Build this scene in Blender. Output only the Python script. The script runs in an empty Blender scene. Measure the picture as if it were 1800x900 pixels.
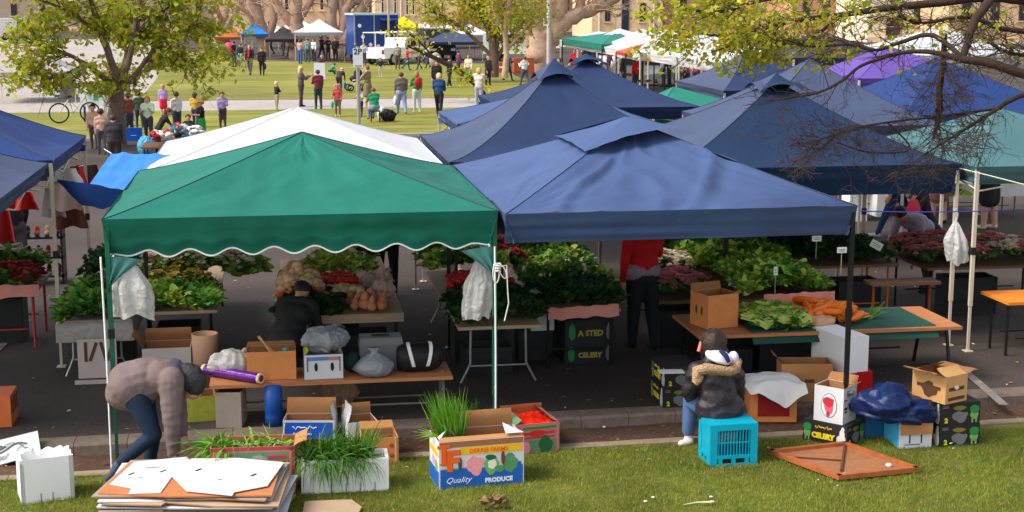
import bpy, bmesh, math, random
import numpy as np
from mathutils import Vector, Matrix, Euler, noise as mnoise
S = bpy.context.scene
C = S.collection
R = random.Random(7)
rad = math.radians
PI = math.pi
# ------------------------------------------------------------------ camera model (photo measured at 1800 x 900)
FPX, CAMH = 2600.0, 4.35
YAW, PITCH = rad(9.07), math.atan(457 / 2600)
FW = Vector((math.sin(YAW) * math.cos(PITCH), math.cos(YAW) * math.cos(PITCH), -math.sin(PITCH)))
RT = Vector((math.cos(YAW), -math.sin(YAW), 0))
UP = RT.cross(FW)
def ray(px, py): return FW + RT * ((px - 900) / FPX) + UP * ((450 - py) / FPX)
def G(px, py, z=0.0):
    d = ray(px, py); t = (z - CAMH) / d.z
    return Vector((d.x * t, d.y * t, z))
def DY(px, py, y):
    d = ray(px, py); t = y / d.y
    return Vector((d.x * t, y, CAMH + d.z * t))
ROAD = 0.12
cam = bpy.data.cameras.new('camera'); camo = bpy.data.objects.new('camera', cam); C.objects.link(camo)
cam.sensor_width = 36; cam.lens = FPX / 1800 * 36; cam.clip_end = 2000; cam.clip_start = 0.1
camo.location = (0, 0, CAMH); camo.rotation_euler = (PI / 2 - PITCH, 0, -YAW)
S.camera = camo
# ------------------------------------------------------------------ light
SUN_DIR = Vector((-0.64, -0.13, 0.74)).normalized()
w = bpy.data.worlds.new('World'); S.world = w; w.use_nodes = True
nt = w.node_tree; bg = nt.nodes['Background']
sk = nt.nodes.new('ShaderNodeTexSky'); sk.sky_type = 'NISHITA'; sk.sun_disc = False
sk.sun_elevation = math.asin(SUN_DIR.z); sk.sun_rotation = math.atan2(SUN_DIR.x, SUN_DIR.y)
sk.dust_density = 2.5; sk.air_density = 1.0
hsv = nt.nodes.new('ShaderNodeHueSaturation'); hsv.inputs['Saturation'].default_value = .38
nt.links.new(sk.outputs[0], hsv.inputs['Color']); nt.links.new(hsv.outputs[0], bg.inputs[0]); bg.inputs[1].default_value = 0.15
sl = bpy.data.lights.new('sun', 'SUN'); sl.energy = 1.8; sl.angle = rad(20); sl.color = (1.0, 0.93, 0.82)
so = bpy.data.objects.new('sun', sl); C.objects.link(so); so.rotation_euler = SUN_DIR.to_track_quat('Z', 'Y').to_euler(); so.location = (-30, 10, 40)
vs = S.view_settings; vs.view_transform = 'Standard'; vs.look = 'None'; vs.gamma = 1; vs.exposure = 1.0; vs.use_curve_mapping = False
S.cycles.max_bounces = 6; S.cycles.diffuse_bounces = 3; S.cycles.transparent_max_bounces = 8
S.cycles.use_denoising = True
# ------------------------------------------------------------------ materials
def lin(c):
    return tuple((x / 255 / 12.92) if x <= 10 else ((x / 255 + .055) / 1.055) ** 2.4 for x in c)
MATS = {}
def mat(key, rgb, rough=.8, var=.12, scale=6, bump=0.0, bscale=40, metal=0, transl=0, rand=0.0, island=0.0, alpha=1, dist=.02, spec=.35, sheen=0):
    """procedural material; rgb is an sRGB 0-255 albedo"""
    if key in MATS: return MATS[key]
    m = bpy.data.materials.new(key); m.use_nodes = True; MATS[key] = m
    n = m.node_tree.nodes; L = m.node_tree.links; b = n['Principled BSDF']; out = n['Material Output']
    b.inputs['Roughness'].default_value = rough; b.inputs['Metallic'].default_value = metal
    b.inputs['Specular IOR Level'].default_value = spec
    col = lin(rgb)
    tc = n.new('ShaderNodeTexCoord')
    nz = n.new('ShaderNodeTexNoise'); nz.inputs['Scale'].default_value = scale; nz.inputs['Detail'].default_value = 6; nz.inputs['Roughness'].default_value = .65
    L.new(tc.outputs['Object'], nz.inputs['Vector'])
    mr = n.new('ShaderNodeMapRange'); mr.inputs[1].default_value = .25; mr.inputs[2].default_value = .75
    mr.inputs[3].default_value = 1 - var; mr.inputs[4].default_value = 1 + var
    L.new(nz.outputs['Fac'], mr.inputs[0])
    v = mr.outputs[0]
    def mul(a, lo, hi, src):
        q = n.new('ShaderNodeMapRange'); q.inputs[3].default_value = lo; q.inputs[4].default_value = hi; L.new(src, q.inputs[0])
        k = n.new('ShaderNodeMath'); k.operation = 'MULTIPLY'; L.new(a, k.inputs[0]); L.new(q.outputs[0], k.inputs[1]); return k.outputs[0]
    hue = None
    if rand:
        oi = n.new('ShaderNodeObjectInfo'); v = mul(v, 1 - rand, 1 + rand, oi.outputs['Random'])
    if island:
        ge = n.new('ShaderNodeNewGeometry'); v = mul(v, 1 - island, 1 + island, ge.outputs['Random Per Island']); hue = ge.outputs['Random Per Island']
    hs = n.new('ShaderNodeHueSaturation'); hs.inputs['Color'].default_value = (*col, 1); L.new(v, hs.inputs['Value'])
    if hue is not None:
        wn = n.new('ShaderNodeTexWhiteNoise'); wn.noise_dimensions = '1D'; L.new(hue, wn.inputs['W'])
        q = n.new('ShaderNodeMapRange'); q.inputs[3].default_value = .5 - .035; q.inputs[4].default_value = .5 + .035
        L.new(wn.outputs['Value'], q.inputs[0]); L.new(q.outputs[0], hs.inputs['Hue'])
    L.new(hs.outputs[0], b.inputs['Base Color'])
    if bump:
        bz = n.new('ShaderNodeTexNoise'); bz.inputs['Scale'].default_value = bscale; bz.inputs['Detail'].default_value = 5
        L.new(tc.outputs['Object'], bz.inputs['Vector'])
        bu = n.new('ShaderNodeBump'); bu.inputs['Strength'].default_value = bump; bu.inputs['Distance'].default_value = dist
        L.new(bz.outputs['Fac'], bu.inputs['Height']); L.new(bu.outputs[0], b.inputs['Normal'])
    if transl:
        t = n.new('ShaderNodeBsdfTranslucent'); L.new(hs.outputs[0], t.inputs['Color'])
        mx = n.new('ShaderNodeMixShader'); mx.inputs[0].default_value = transl
        L.new(b.outputs[0], mx.inputs[1]); L.new(t.outputs[0], mx.inputs[2]); L.new(mx.outputs[0], out.inputs['Surface'])
    if alpha < 1: b.inputs['Alpha'].default_value = alpha
    return m
def wood(key, rgb, scale=3, stretch=(1, 12, 12), rough=.65, var=.3):
    if key in MATS: return MATS[key]
    m = mat(key, rgb, rough, var, scale, .15, 30)
    n = m.node_tree.nodes; L = m.node_tree.links
    tc = [x for x in n if x.type == 'TEX_COORD'][0]; nz = [x for x in n if x.type == 'TEX_NOISE'][0]
    mp = n.new('ShaderNodeMapping'); mp.inputs['Scale'].default_value = stretch
    L.new(tc.outputs['Object'], mp.inputs[0]); L.new(mp.outputs[0], nz.inputs['Vector'])
    return m
def fabric(key, rgb, transl=.12, rough=.75, var=.15):
    return mat(key, rgb, rough, var, 1.3, .55, 2.4, transl=transl, dist=.05, spec=.3)
def leafm(key, rgb, transl=.3, island=.4):
    return mat(key, rgb, .55, .15, 3, 0, transl=transl, island=island, rand=.12, spec=.3)
# common materials
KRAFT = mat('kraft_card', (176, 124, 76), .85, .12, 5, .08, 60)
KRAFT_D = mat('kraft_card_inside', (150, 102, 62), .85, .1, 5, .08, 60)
CARDW = mat('white_card', (204, 205, 208), .6, .04, 4, .06, 30)
FOAM = mat('white_foam', (232, 232, 230), .7, .03, 20, .25, 160, dist=.004)
PLASTIC_BAG = mat('white_bag_film', (220, 219, 217), .28, .05, 8, .8, 26, transl=.4, dist=.03, spec=.5)
GREY_BAG = mat('grey_bag_film', (168, 171, 176), .22, .1, 8, .9, 28, transl=.35, dist=.03, spec=.6)
STEEL = mat('galvanised_steel', (170, 168, 162), .4, .1, 12, .05, 60, metal=.7)
CREAM_METAL = mat('cream_painted_metal', (198, 186, 168), .45, .08, 9, .05, 40)
WHITE_METAL = mat('white_painted_metal', (225, 222, 216), .4, .06, 9)
BLACK_METAL = mat('black_painted_metal', (22, 22, 24), .4, .15, 9)
GREEN_METAL = mat('green_painted_metal', (16, 92, 70), .4, .1, 9)
BLACK = mat('black_print', (18, 18, 20), .6, .1, 8)
WHITE = mat('white_print', (225, 225, 222), .6, .04, 8)
YELLOW = mat('yellow_print', (226, 196, 30), .6, .06, 8)
GREENP = mat('green_print', (40, 130, 62), .6, .15, 30)
LGREENP = mat('pale_green_print', (120, 165, 92), .6, .2, 40)
REDP = mat('red_print', (190, 45, 58), .6, .1, 20)
PINKP = mat('pink_print', (226, 128, 140), .6, .15, 40)
BLUEP = mat('blue_print', (22, 92, 176), .6, .06, 8)
ORANGEP = mat('orange_print', (228, 96, 22), .6, .08, 8)
GREYP = mat('grey_print', (110, 110, 112), .6, .1, 8)
BROWNP = mat('brown_print', (92, 58, 36), .7, .1, 8)
ROPE = mat('white_rope', (225, 222, 214), .8, .08, 40)
RUBBER = mat('dark_rubber', (25, 25, 26), .7, .1, 10)
SKIN = mat('skin', (205, 150, 122), .55, .06, 10, rand=.1)
GLASS = mat('dark_window_glass', (40, 48, 56), .08, .1, 2, spec=.6)
# ------------------------------------------------------------------ mesh builder
class MB:
    def __init__(s): s.v = []; s.f = []; s.mi = []; s.mats = []; s.sm = []
    def mid(s, m):
        if m not in s.mats: s.mats.append(m)
        return s.mats.index(m)
    def add(s, vs, fs, m, M=None, smooth=False):
        o = len(s.v); k = s.mid(m)
        s.v.extend([tuple(M @ Vector(p)) for p in vs] if M is not None else [tuple(p) for p in vs])
        for f in fs: s.f.append(tuple(o + i for i in f)); s.mi.append(k); s.sm.append(smooth)
        return s
    def box(s, c, d, m, M=None, rz=0, ry=0, rx=0, taper=1.0):
        x, y, z = d[0] / 2, d[1] / 2, d[2] / 2; t = taper
        vs = [(-x, -y, -z), (x, -y, -z), (x, y, -z), (-x, y, -z), (-x * t, -y * t, z), (x * t, -y * t, z), (x * t, y * t, z), (-x * t, y * t, z)]
        L = Matrix.Translation(c) @ Euler((rx, ry, rz)).to_matrix().to_4x4()
        if M is not None: L = M @ L
        return s.add(vs, [(0, 3, 2, 1), (4, 5, 6, 7), (0, 1, 5, 4), (1, 2, 6, 5), (2, 3, 7, 6), (3, 0, 4, 7)], m, L)
    def quad(s, a, b, c, d, m, M=None): return s.add([a, b, c, d], [(0, 1, 2, 3)], m, M)
    def tube(s, pts, r, m, n=8, M=None, cap=True):
        pts = [Vector(p) for p in pts]
        if not isinstance(r, (list, tuple)): r = [r] * len(pts)
        vs = []; fs = []; ref = None
        for i, p in enumerate(pts):
            t = (pts[min(i + 1, len(pts) - 1)] - pts[max(i - 1, 0)])
            t = t.normalized() if t.length > 1e-9 else Vector((0, 0, 1))
            if ref is None: ref = Vector((1, 0, 0)) if abs(t.x) < .8 else Vector((0, 1, 0))
            a = (ref - t * ref.dot(t)).normalized(); ref = a; b = t.cross(a)
            for k in range(n):
                q = 2 * PI * k / n; vs.append(p + (a * math.cos(q) + b * math.sin(q)) * r[i])
        for i in range(len(pts) - 1):
            for k in range(n):
                fs.append((i * n + k, i * n + (k + 1) % n, (i + 1) * n + (k + 1) % n, (i + 1) * n + k))
        s.add(vs, fs, m, M, smooth=n > 5)
        if cap and n > 2:
            s.add([vs[k] for k in range(n)], [tuple(range(n - 1, -1, -1))], m, M)
            s.add([vs[(len(pts) - 1) * n + k] for k in range(n)], [tuple(range(n))], m, M)
        return s
    def lathe(s, prof, m, n=20, M=None, jit=0, seed=0):
        vs = []; fs = []
        for i, (r, z) in enumerate(prof):
            for k in range(n):
                q = 2 * PI * k / n
                rr = r * (1 + jit * mnoise.noise(Vector((math.cos(q) * 2 + seed, math.sin(q) * 2, z * 9)))) if jit else r
                vs.append((rr * math.cos(q), rr * math.sin(q), z))
        for i in range(len(prof) - 1):
            for k in range(n): fs.append((i * n + k, i * n + (k + 1) % n, (i + 1) * n + (k + 1) % n, (i + 1) * n + k))
        return s.add(vs, fs, m, M, smooth=True)
    def blob(s, c, r, m, nz=.12, fr=2.0, seed=0, nu=14, nv=9, M=None, rot=None):
        vs = []; fs = []; r = (r, r, r) if isinstance(r, (int, float)) else r
        E = Euler(rot).to_matrix() if rot else None
        for j in range(nv + 1):
            th = PI * j / nv
            for i in range(nu):
                ph = 2 * PI * i / nu
                d = Vector((math.sin(th) * math.cos(ph), math.sin(th) * math.sin(ph), math.cos(th)))
                k = 1 + nz * mnoise.fractal(d * fr + Vector((seed * 3.1, seed, 0)), .8, 2, 3) if nz else 1
                p = Vector((d.x * r[0] * k, d.y * r[1] * k, d.z * r[2] * k))
                if E: p = E @ p
                vs.append(p + Vector(c))
        for j in range(nv):
            for i in range(nu): fs.append((j * nu + i, (j + 1) * nu + i, (j + 1) * nu + (i + 1) % nu, j * nu + (i + 1) % nu))
        return s.add(vs, fs, m, M, smooth=True)
    def grid(s, fn, nu, nv, m, M=None, smooth=True):
        vs = [fn(i / nu, j / nv) for j in range(nv + 1) for i in range(nu + 1)]
        fs = [(j * (nu + 1) + i, j * (nu + 1) + i + 1, (j + 1) * (nu + 1) + i + 1, (j + 1) * (nu + 1) + i) for j in range(nv) for i in range(nu)]
        return s.add(vs, fs, m, M, smooth)
    def poly(s, pts, th, m, M=None):
        """flat outline (x, y) extruded th in z"""
        n = len(pts); vs = [(p[0], p[1], 0) for p in pts] + [(p[0], p[1], th) for p in pts]
        fs = [tuple(range(n - 1, -1, -1)), tuple(range(n, 2 * n))] + [(i, (i + 1) % n, n + (i + 1) % n, n + i) for i in range(n)]
        return s.add(vs, fs, m, M)
    def ell(s, cx, cy, rx, ry, th, m, M=None, n=20, wob=0, seed=0):
        return s.poly([(cx + rx * (1 + wob * mnoise.noise(Vector((math.cos(a) * 1.7 + seed, math.sin(a) * 1.7, seed)))) * math.cos(a),
                        cy + ry * (1 + wob * mnoise.noise(Vector((math.cos(a) * 1.7 + seed, math.sin(a) * 1.7, seed)))) * math.sin(a)) for a in [2 * PI * i / n for i in range(n)]], th, m, M)
    def text(s, body, size, m, M, align='CENTER', shear=0, bold=0, th=.0015, xs=1.0):
        c = bpy.data.curves.new('lettering', 'FONT'); c.body = body; c.size = size; c.align_x = align; c.shear = shear; c.offset = bold; c.extrude = th; c.resolution_u = 2
        o = bpy.data.objects.new('lettering', c); C.objects.link(o)
        bpy.context.view_layer.update()
        me = bpy.data.meshes.new_from_object(o.evaluated_get(bpy.context.evaluated_depsgraph_get()))
        s.add([(v.co.x * xs, v.co.y, v.co.z) for v in me.vertices], [tuple(p.vertices) for p in me.polygons], m, M)
        bpy.data.objects.remove(o); bpy.data.curves.remove(c); bpy.data.meshes.remove(me)
        return s
    def build(s, name, parent=None, origin=None, world=False):
        """one mesh object. parent: thing to hang it under (verts local, or world=True for world verts). origin: base point for a top-level mesh built in world coordinates"""
        vs = s.v
        if parent is not None and world:
            I = parent['_M'] if False else BASE[parent.name].inverted(); vs = [tuple(I @ Vector(p)) for p in vs]
        if origin is not None:
            ox, oy, oz = origin; vs = [(p[0] - ox, p[1] - oy, p[2] - oz) for p in vs]
        me = bpy.data.meshes.new(name); me.from_pydata(vs, [], s.f)
        for m in s.mats: me.materials.append(m)
        me.polygons.foreach_set('material_index', s.mi); me.polygons.foreach_set('use_smooth', s.sm); me.update()
        o = bpy.data.objects.new(name, me); C.objects.link(o)
        if parent is not None:
            o.parent = parent; BASE[o.name] = BASE[parent.name]
        if origin is not None: o.location = origin
        BASE.setdefault(o.name, Matrix.Translation(origin) if origin is not None else Matrix())
        return o
BASE = {}
def thing(name, label, cat, loc=(0, 0, 0), rz=0, group=None):
    o = bpy.data.objects.new(name, None); C.objects.link(o); o.empty_display_size = .2
    o.location = loc; o.rotation_euler = (0, 0, rz)
    BASE[o.name] = Matrix.Translation(Vector(loc)) @ Matrix.Rotation(rz, 4, 'Z')
    return tag(o, label, cat, group)
def tag(o, label, cat, group=None, kind=None):
    if label: o['label'] = label
    if cat: o['category'] = cat
    if group: o['group'] = group
    if kind: o['kind'] = kind
    return o
def struct(mb, name): return tag(mb.build(name), None, None, kind='structure')
def dup(root, loc, rz=0, label=None, group=None, scale=None):
    r = root.copy(); C.objects.link(r); r.location = loc; r.rotation_euler = (0, 0, rz)
    if scale is not None: r.scale = (scale,) * 3 if isinstance(scale, (int, float)) else scale
    if label: r['label'] = label
    if group: r['group'] = group
    for ch in root.children:
        c = ch.copy(); C.objects.link(c); c.parent = r
        for g in ch.children:
            d = g.copy(); C.objects.link(d); d.parent = c
    return r
def PX(q):
    d = Vector(q) - Vector((0, 0, CAMH)); k = d.dot(FW)
    return 900 + FPX * d.dot(RT) / k, 450 - FPX * d.dot(UP) / k
def RZ(a): return Matrix.Rotation(a, 4, 'Z')
def TR(*p): return Matrix.Translation(Vector(p))
def nz3(x, y, z): return mnoise.noise(Vector((x, y, z)))
# ================================================================== setting: ground
def ground_mat(key, cols, scale, detail=8, rough=.95, bump=.4, bscale=60, stretch=None, big=None):
    m = mat(key, (128, 128, 128), rough, 0, 1, bump, bscale, dist=.03)
    n = m.node_tree.nodes; L = m.node_tree.links; b = n['Principled BSDF']
    tc = [x for x in n if x.type == 'TEX_COORD'][0]
    nz = n.new('ShaderNodeTexNoise'); nz.inputs['Scale'].default_value = scale; nz.inputs['Detail'].default_value = detail; nz.inputs['Roughness'].default_value = .7
    src = tc.outputs['Object']
    if stretch:
        mp = n.new('ShaderNodeMapping'); mp.inputs['Scale'].default_value = stretch; L.new(src, mp.inputs[0]); src = mp.outputs[0]
    L.new(src, nz.inputs['Vector'])
    cr = n.new('ShaderNodeValToRGB'); e = cr.color_ramp.elements
    for i, (p, c) in enumerate(cols):
        el = e[i] if i < 2 else e.new(p)
        el.position = p; el.color = (*lin(c), 1)
    L.new(nz.outputs['Fac'], cr.inputs[0]); col = cr.outputs[0]
    if big:
        n2 = n.new('ShaderNodeTexNoise'); n2.inputs['Scale'].default_value = big[0]; n2.inputs['Detail'].default_value = 4
        L.new(tc.outputs['Object'], n2.inputs['Vector'])
        mr = n.new('ShaderNodeMapRange'); mr.inputs[1].default_value = .3; mr.inputs[2].default_value = .7; mr.inputs[3].default_value = big[1]; mr.inputs[4].default_value = big[2]
        L.new(n2.outputs['Fac'], mr.inputs[0])
        hs = n.new('ShaderNodeHueSaturation'); L.new(col, hs.inputs['Color']); L.new(mr.outputs[0], hs.inputs['Value']); col = hs.outputs[0]
    L.new(col, b.inputs['Base Color'])
    return m
ASPHALT = ground_mat('asphalt', [(.2, (46, 39, 37)), (.5, (68, 58, 54)), (.8, (92, 81, 75))], 26, bscale=160, big=(.42, .6, 1.28))
LAWN = ground_mat('lawn_turf', [(.25, (66, 70, 26)), (.5, (98, 100, 36)), (.75, (124, 112, 58))], 5, bscale=90, big=(.9, .65, 1.2))
LAWNF = ground_mat('far_lawn_turf', [(.28, (82, 92, 28)), (.5, (120, 120, 38)), (.72, (154, 136, 78))], 1.6, bscale=60, stretch=(.22, 1, 1), big=(.13, .74, 1.16))
DIRT = ground_mat('bare_dirt', [(.2, (62, 42, 34)), (.5, (86, 62, 48)), (.8, (112, 86, 66))], 14, bscale=70, big=(1.2, .75, 1.2))
KERB = ground_mat('kerb_stone', [(.2, (96, 82, 72)), (.5, (122, 106, 94)), (.8, (142, 126, 112))], 12, bscale=80, big=(.8, .8, 1.15))
CONC = ground_mat('pale_concrete', [(.2, (138, 130, 124)), (.5, (160, 151, 145)), (.8, (176, 168, 161))], 3, bscale=50, big=(.2, .9, 1.08))
CONCE = ground_mat('edging_concrete', [(.2, (112, 98, 82)), (.5, (142, 128, 106)), (.8, (160, 146, 122))], 8, bscale=50)
def sheet(name, pts, z, m):
    mb = MB(); mb.add([(p[0], p[1], z) for p in pts], [tuple(range(len(pts)))], m); return struct(mb, name)
A = rad(-1.6)                      # the kerb line turns slightly away from the tent fronts
def K(t, y): return (t * math.cos(-A) - 0, 13.6 + y + t * 0.028)
sheet('ground', [(-1500, -1500), (1500, -1500), (1500, 1500), (-1500, 1500)], -.03, LAWN)
mb = MB()
def lawn_fn(u, v):
    x = -14 + 28 * u; y = 4 + (9.52 + .028 * x) * v
    return (x, y, .03 * nz3(x * .9, y * .9, 1) * (1 - v) + .008 * nz3(x * 5, y * 5, 3))
mb.grid(lawn_fn, 160, 60, LAWN); struct(mb, 'lawn')
def strip(name, y0, y1, z0, z1, m, bev=0):
    mb = MB(); n = 60
    for i in range(n):
        xa = -15 + 30 * i / n; xb = -15 + 30 * (i + 1) / n - (0.006 if bev else 0)
        a = K(xa, y0); b = K(xb, y0); c = K(xb, y1); d = K(xa, y1)
        if bev:
            q = bev
            mb.add([(a[0], a[1], z0), (b[0], b[1], z0), (b[0], b[1], z1 - q), (a[0], a[1], z1 - q), (a[0], a[1] + q, z1), (b[0], b[1] + q, z1), (c[0], c[1], z1), (d[0], d[1], z1), (c[0], c[1], z0), (d[0], d[1], z0)],
                   [(0, 1, 2, 3), (3, 2, 5, 4), (4, 5, 6, 7), (7, 6, 8, 9), (1, 8, 6, 5, 2), (0, 3, 4, 7, 9)], m)
        else: mb.quad((a[0], a[1], z1), (b[0], b[1], z1), (c[0], c[1], z1), (d[0], d[1], z1), m)
    return struct(mb, name)
strip('edging', -.06, .05, -.02, .022, CONCE, .012)
mb = MB(); mb.grid(lambda u, v: (-15 + 30 * u, 13.6 + .05 + .55 * v + .028 * (-15 + 30 * u), .004 + .02 * nz3(u * 40, v * 3, 2) + .012 * nz3(u * 160, v * 9, 5)), 240, 14, DIRT); struct(mb, 'dirt_strip')
strip('kerb', .6, .86, -.02, ROAD, KERB, .025)
a, b = K(-15, .862), K(15, .862)
sheet('road', [(-220, a[1]), (-15, a[1]), (15, b[1]), (220, b[1]), (220, 420), (-220, 420)], ROAD - .004, ASPHALT)
# far lawns, path, plaza
Y0, Y1, Y2 = 45.4, 55.6, 61.0
def sl_(x): return x * .0
L1 = [(-4.2, Y0), (9.5, Y0), (14.5, Y1), (-9.0, Y1)]
def slab(name, pts, z0, z1, m):
    mb = MB(); n = len(pts)
    mb.add([(p[0], p[1], z1) for p in pts], [tuple(range(n))], m)
    for i in range(n):
        p, q = pts[i], pts[(i + 1) % n]; mb.quad((p[0], p[1], z0), (q[0], q[1], z0), (q[0], q[1], z1), (p[0], p[1], z1), m)
    return struct(mb, name)
slab('footpath_kerb', [(-9.6, Y0 - .25), (12.5, Y0 - .25), (12.5, Y0 - .02), (-9.6, Y0 - .02)], 0, .2, CONC)
slab('front_lawn', [(-9.6, Y0), (12.5, Y0), (12.5, Y1), (-9.6, Y1)], 0, .2, LAWNF)
slab('footpath', [(-60, Y1 + .01), (12.5, Y1 + .01), (12.5, Y2), (-60, Y2)], 0, .205, CONC)
slab('back_lawn', [(-5.4, Y2 + .01), (12.5, Y2 + .01), (12.6, 78), (14.0, 92), (5, 94), (-2, 100), (-7, 118), (-9, 128), (-8, 100), (-6, 80)], 0, .2, LAWNF)
slab('lawn_edge_kerb', [(-5.4, Y2 - .1), (12.5, Y2 - .1), (12.5, Y2 + .005), (-5.4, Y2 + .005)], 0, .24, CONCE)
slab('plaza', [(-60, Y2 + .01), (-5.41, Y2 + .01), (-6.01, 80), (-8.01, 100), (-9.01, 128), (-10, 150), (-60, 150)], 0, .2, CONC)
for (p, q) in [((0, 610), (48, 562)), ((1688, 645), (1765, 712))]:
    a, b = G(*p, ROAD), G(*q, ROAD); d = (b - a).normalized(); nrm = Vector((-d.y, d.x, 0)) * .05
    a = a - d * 1.2 if p[0] == 0 else a
    MBx = MB(); MBx.quad(*[tuple(v + Vector((0, 0, .004))) for v in (a - nrm, b - nrm, b + nrm, a + nrm)], mat('road_paint', (138, 128, 120), .9, .45, 9)); struct(MBx, 'road_marking')
# near grass blades: one uncountable mass
GR1 = mat('grass_blade', (124, 138, 46), .6, .45, .9, 0, transl=.35, island=.35)
GR2 = mat('dry_grass_blade', (176, 160, 78), .7, .1, 4, 0, transl=.3, island=.2)
def grass_mass():
    rg = np.random.default_rng(3); N = 190000
    y = 10.6 + rg.random(N) ** .8 * 3.0; x = -4.2 + (rg.random(N) * 1.06) * (y * .72)
    x = (rg.random(N) - .5) * (y * .84) + y * .17
    y = np.minimum(y, 13.56 + .028 * x + rg.normal(0, .02, N))
    clump = np.array([mnoise.noise(Vector((float(a) * 2.2, float(b) * 2.2, 0))) for a, b in zip(x, y)])
    h = (.016 + .022 * rg.random(N)) * (1 + .55 * clump); wd = .0028 + .0022 * rg.random(N)
    an = rg.random(N) * 2 * np.pi; ln = rg.normal(0, .55, (N, 2)) * h[:, None]
    z0 = -.012 + 0 * x
    v = np.zeros((N, 3, 3)); dx = np.cos(an) * wd; dy = np.sin(an) * wd
    v[:, 0] = np.stack([x - dx, y - dy, z0], 1); v[:, 1] = np.stack([x + dx, y + dy, z0], 1)
    v[:, 2] = np.stack([x + ln[:, 0], y + ln[:, 1], z0 + .012 + h], 1)
    me = bpy.data.meshes.new('grass'); me.vertices.add(N * 3); me.vertices.foreach_set('co', v.reshape(-1))
    me.loops.add(N * 3); me.loops.foreach_set('vertex_index', np.arange(N * 3)); me.polygons.add(N)
    me.polygons.foreach_set('loop_start', np.arange(0, N * 3, 3)); me.polygons.foreach_set('loop_total', np.full(N, 3))
    me.materials.append(GR1); me.materials.append(GR2)
    me.polygons.foreach_set('material_index', (rg.random(N) < .1).astype(np.int32)); me.update(calc_edges=True)
    o = bpy.data.objects.new('grass', me); C.objects.link(o); tag(o, 'short yellow green grass of the near lawn', 'grass', kind='stuff')
grass_mass()
def scatter(name, label, cat, n, zone, cols, size, seed):
    rr = random.Random(seed); mb = MB()
    for _ in range(n):
        x, y, z = zone(rr); a = rr.uniform(0, 6.28); L = size * rr.uniform(.5, 1.4); W = L * rr.uniform(.3, .7); dx, dy = math.cos(a), math.sin(a); q = rr.uniform(.002, .012)
        mb.add([(x - dx * L, y - dy * L, z + q), (x - dy * W, y + dx * W, z + q * rr.uniform(.3, 2)), (x + dx * L, y + dy * L, z + q * rr.uniform(.3, 2)), (x + dy * W, y - dx * W, z + q)], [(0, 1, 2, 3)], rr.choice(cols))
    return tag(mb.build(name), label, cat, kind='stuff')
DL = [mat('fallen_leaf_tan', (150, 112, 66), .8, .2, 9, island=.3), mat('fallen_leaf_brown', (96, 64, 42), .8, .2, 9, island=.3), mat('fallen_leaf_green', (110, 124, 44), .7, .2, 9, island=.3), mat('litter_pale', (196, 188, 176), .7, .1, 9)]
def zg(rr):
    x = rr.uniform(-3.5, 8.0); return x, 13.66 + .028 * x + rr.random() ** 1.5 * .5, .012
scatter('fallen_leaves', 'leaf scraps lying along the bare dirt strip', 'leaf litter', 260, zg, DL[:3], .022, 5)
scatter('debris', 'leaf and paper scraps scattered over the asphalt', 'litter', 420, lambda rr: (rr.uniform(-3.5, 10), 14.5 + 9 * rr.random() ** 1.6, ROAD + .001), DL, .028, 6)
scatter('grass_litter', 'dry leaves scattered over the near lawn', 'leaf litter', 90, lambda rr: (rr.uniform(-2.5, 6.5), rr.uniform(11, 13.5), .03), DL[:2] + DL[3:], .018, 8)
# ================================================================== canopies
F_GREEN = fabric('green_canopy_cloth', (16, 104, 88), .08); F_WHITE = fabric('white_canopy_cloth', (200, 200, 204), .1, var=.05)
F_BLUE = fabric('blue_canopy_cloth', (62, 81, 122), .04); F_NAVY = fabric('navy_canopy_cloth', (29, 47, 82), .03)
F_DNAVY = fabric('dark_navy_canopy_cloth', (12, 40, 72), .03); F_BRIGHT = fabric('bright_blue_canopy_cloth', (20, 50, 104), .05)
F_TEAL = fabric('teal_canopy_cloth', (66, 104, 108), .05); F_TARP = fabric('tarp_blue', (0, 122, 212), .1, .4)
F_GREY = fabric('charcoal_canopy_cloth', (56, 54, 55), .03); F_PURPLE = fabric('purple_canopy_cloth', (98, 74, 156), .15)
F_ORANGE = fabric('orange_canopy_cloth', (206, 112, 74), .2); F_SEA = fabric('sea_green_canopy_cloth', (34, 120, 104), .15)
F_YELL = fabric('yellow_canopy_cloth', (226, 206, 20), .2); F_SLATE = fabric('slate_and_lit_blue_cloth', (60, 71, 98), .04)
SEAM = mat('dark_seam', (30, 40, 56), .8, .1)
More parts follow.
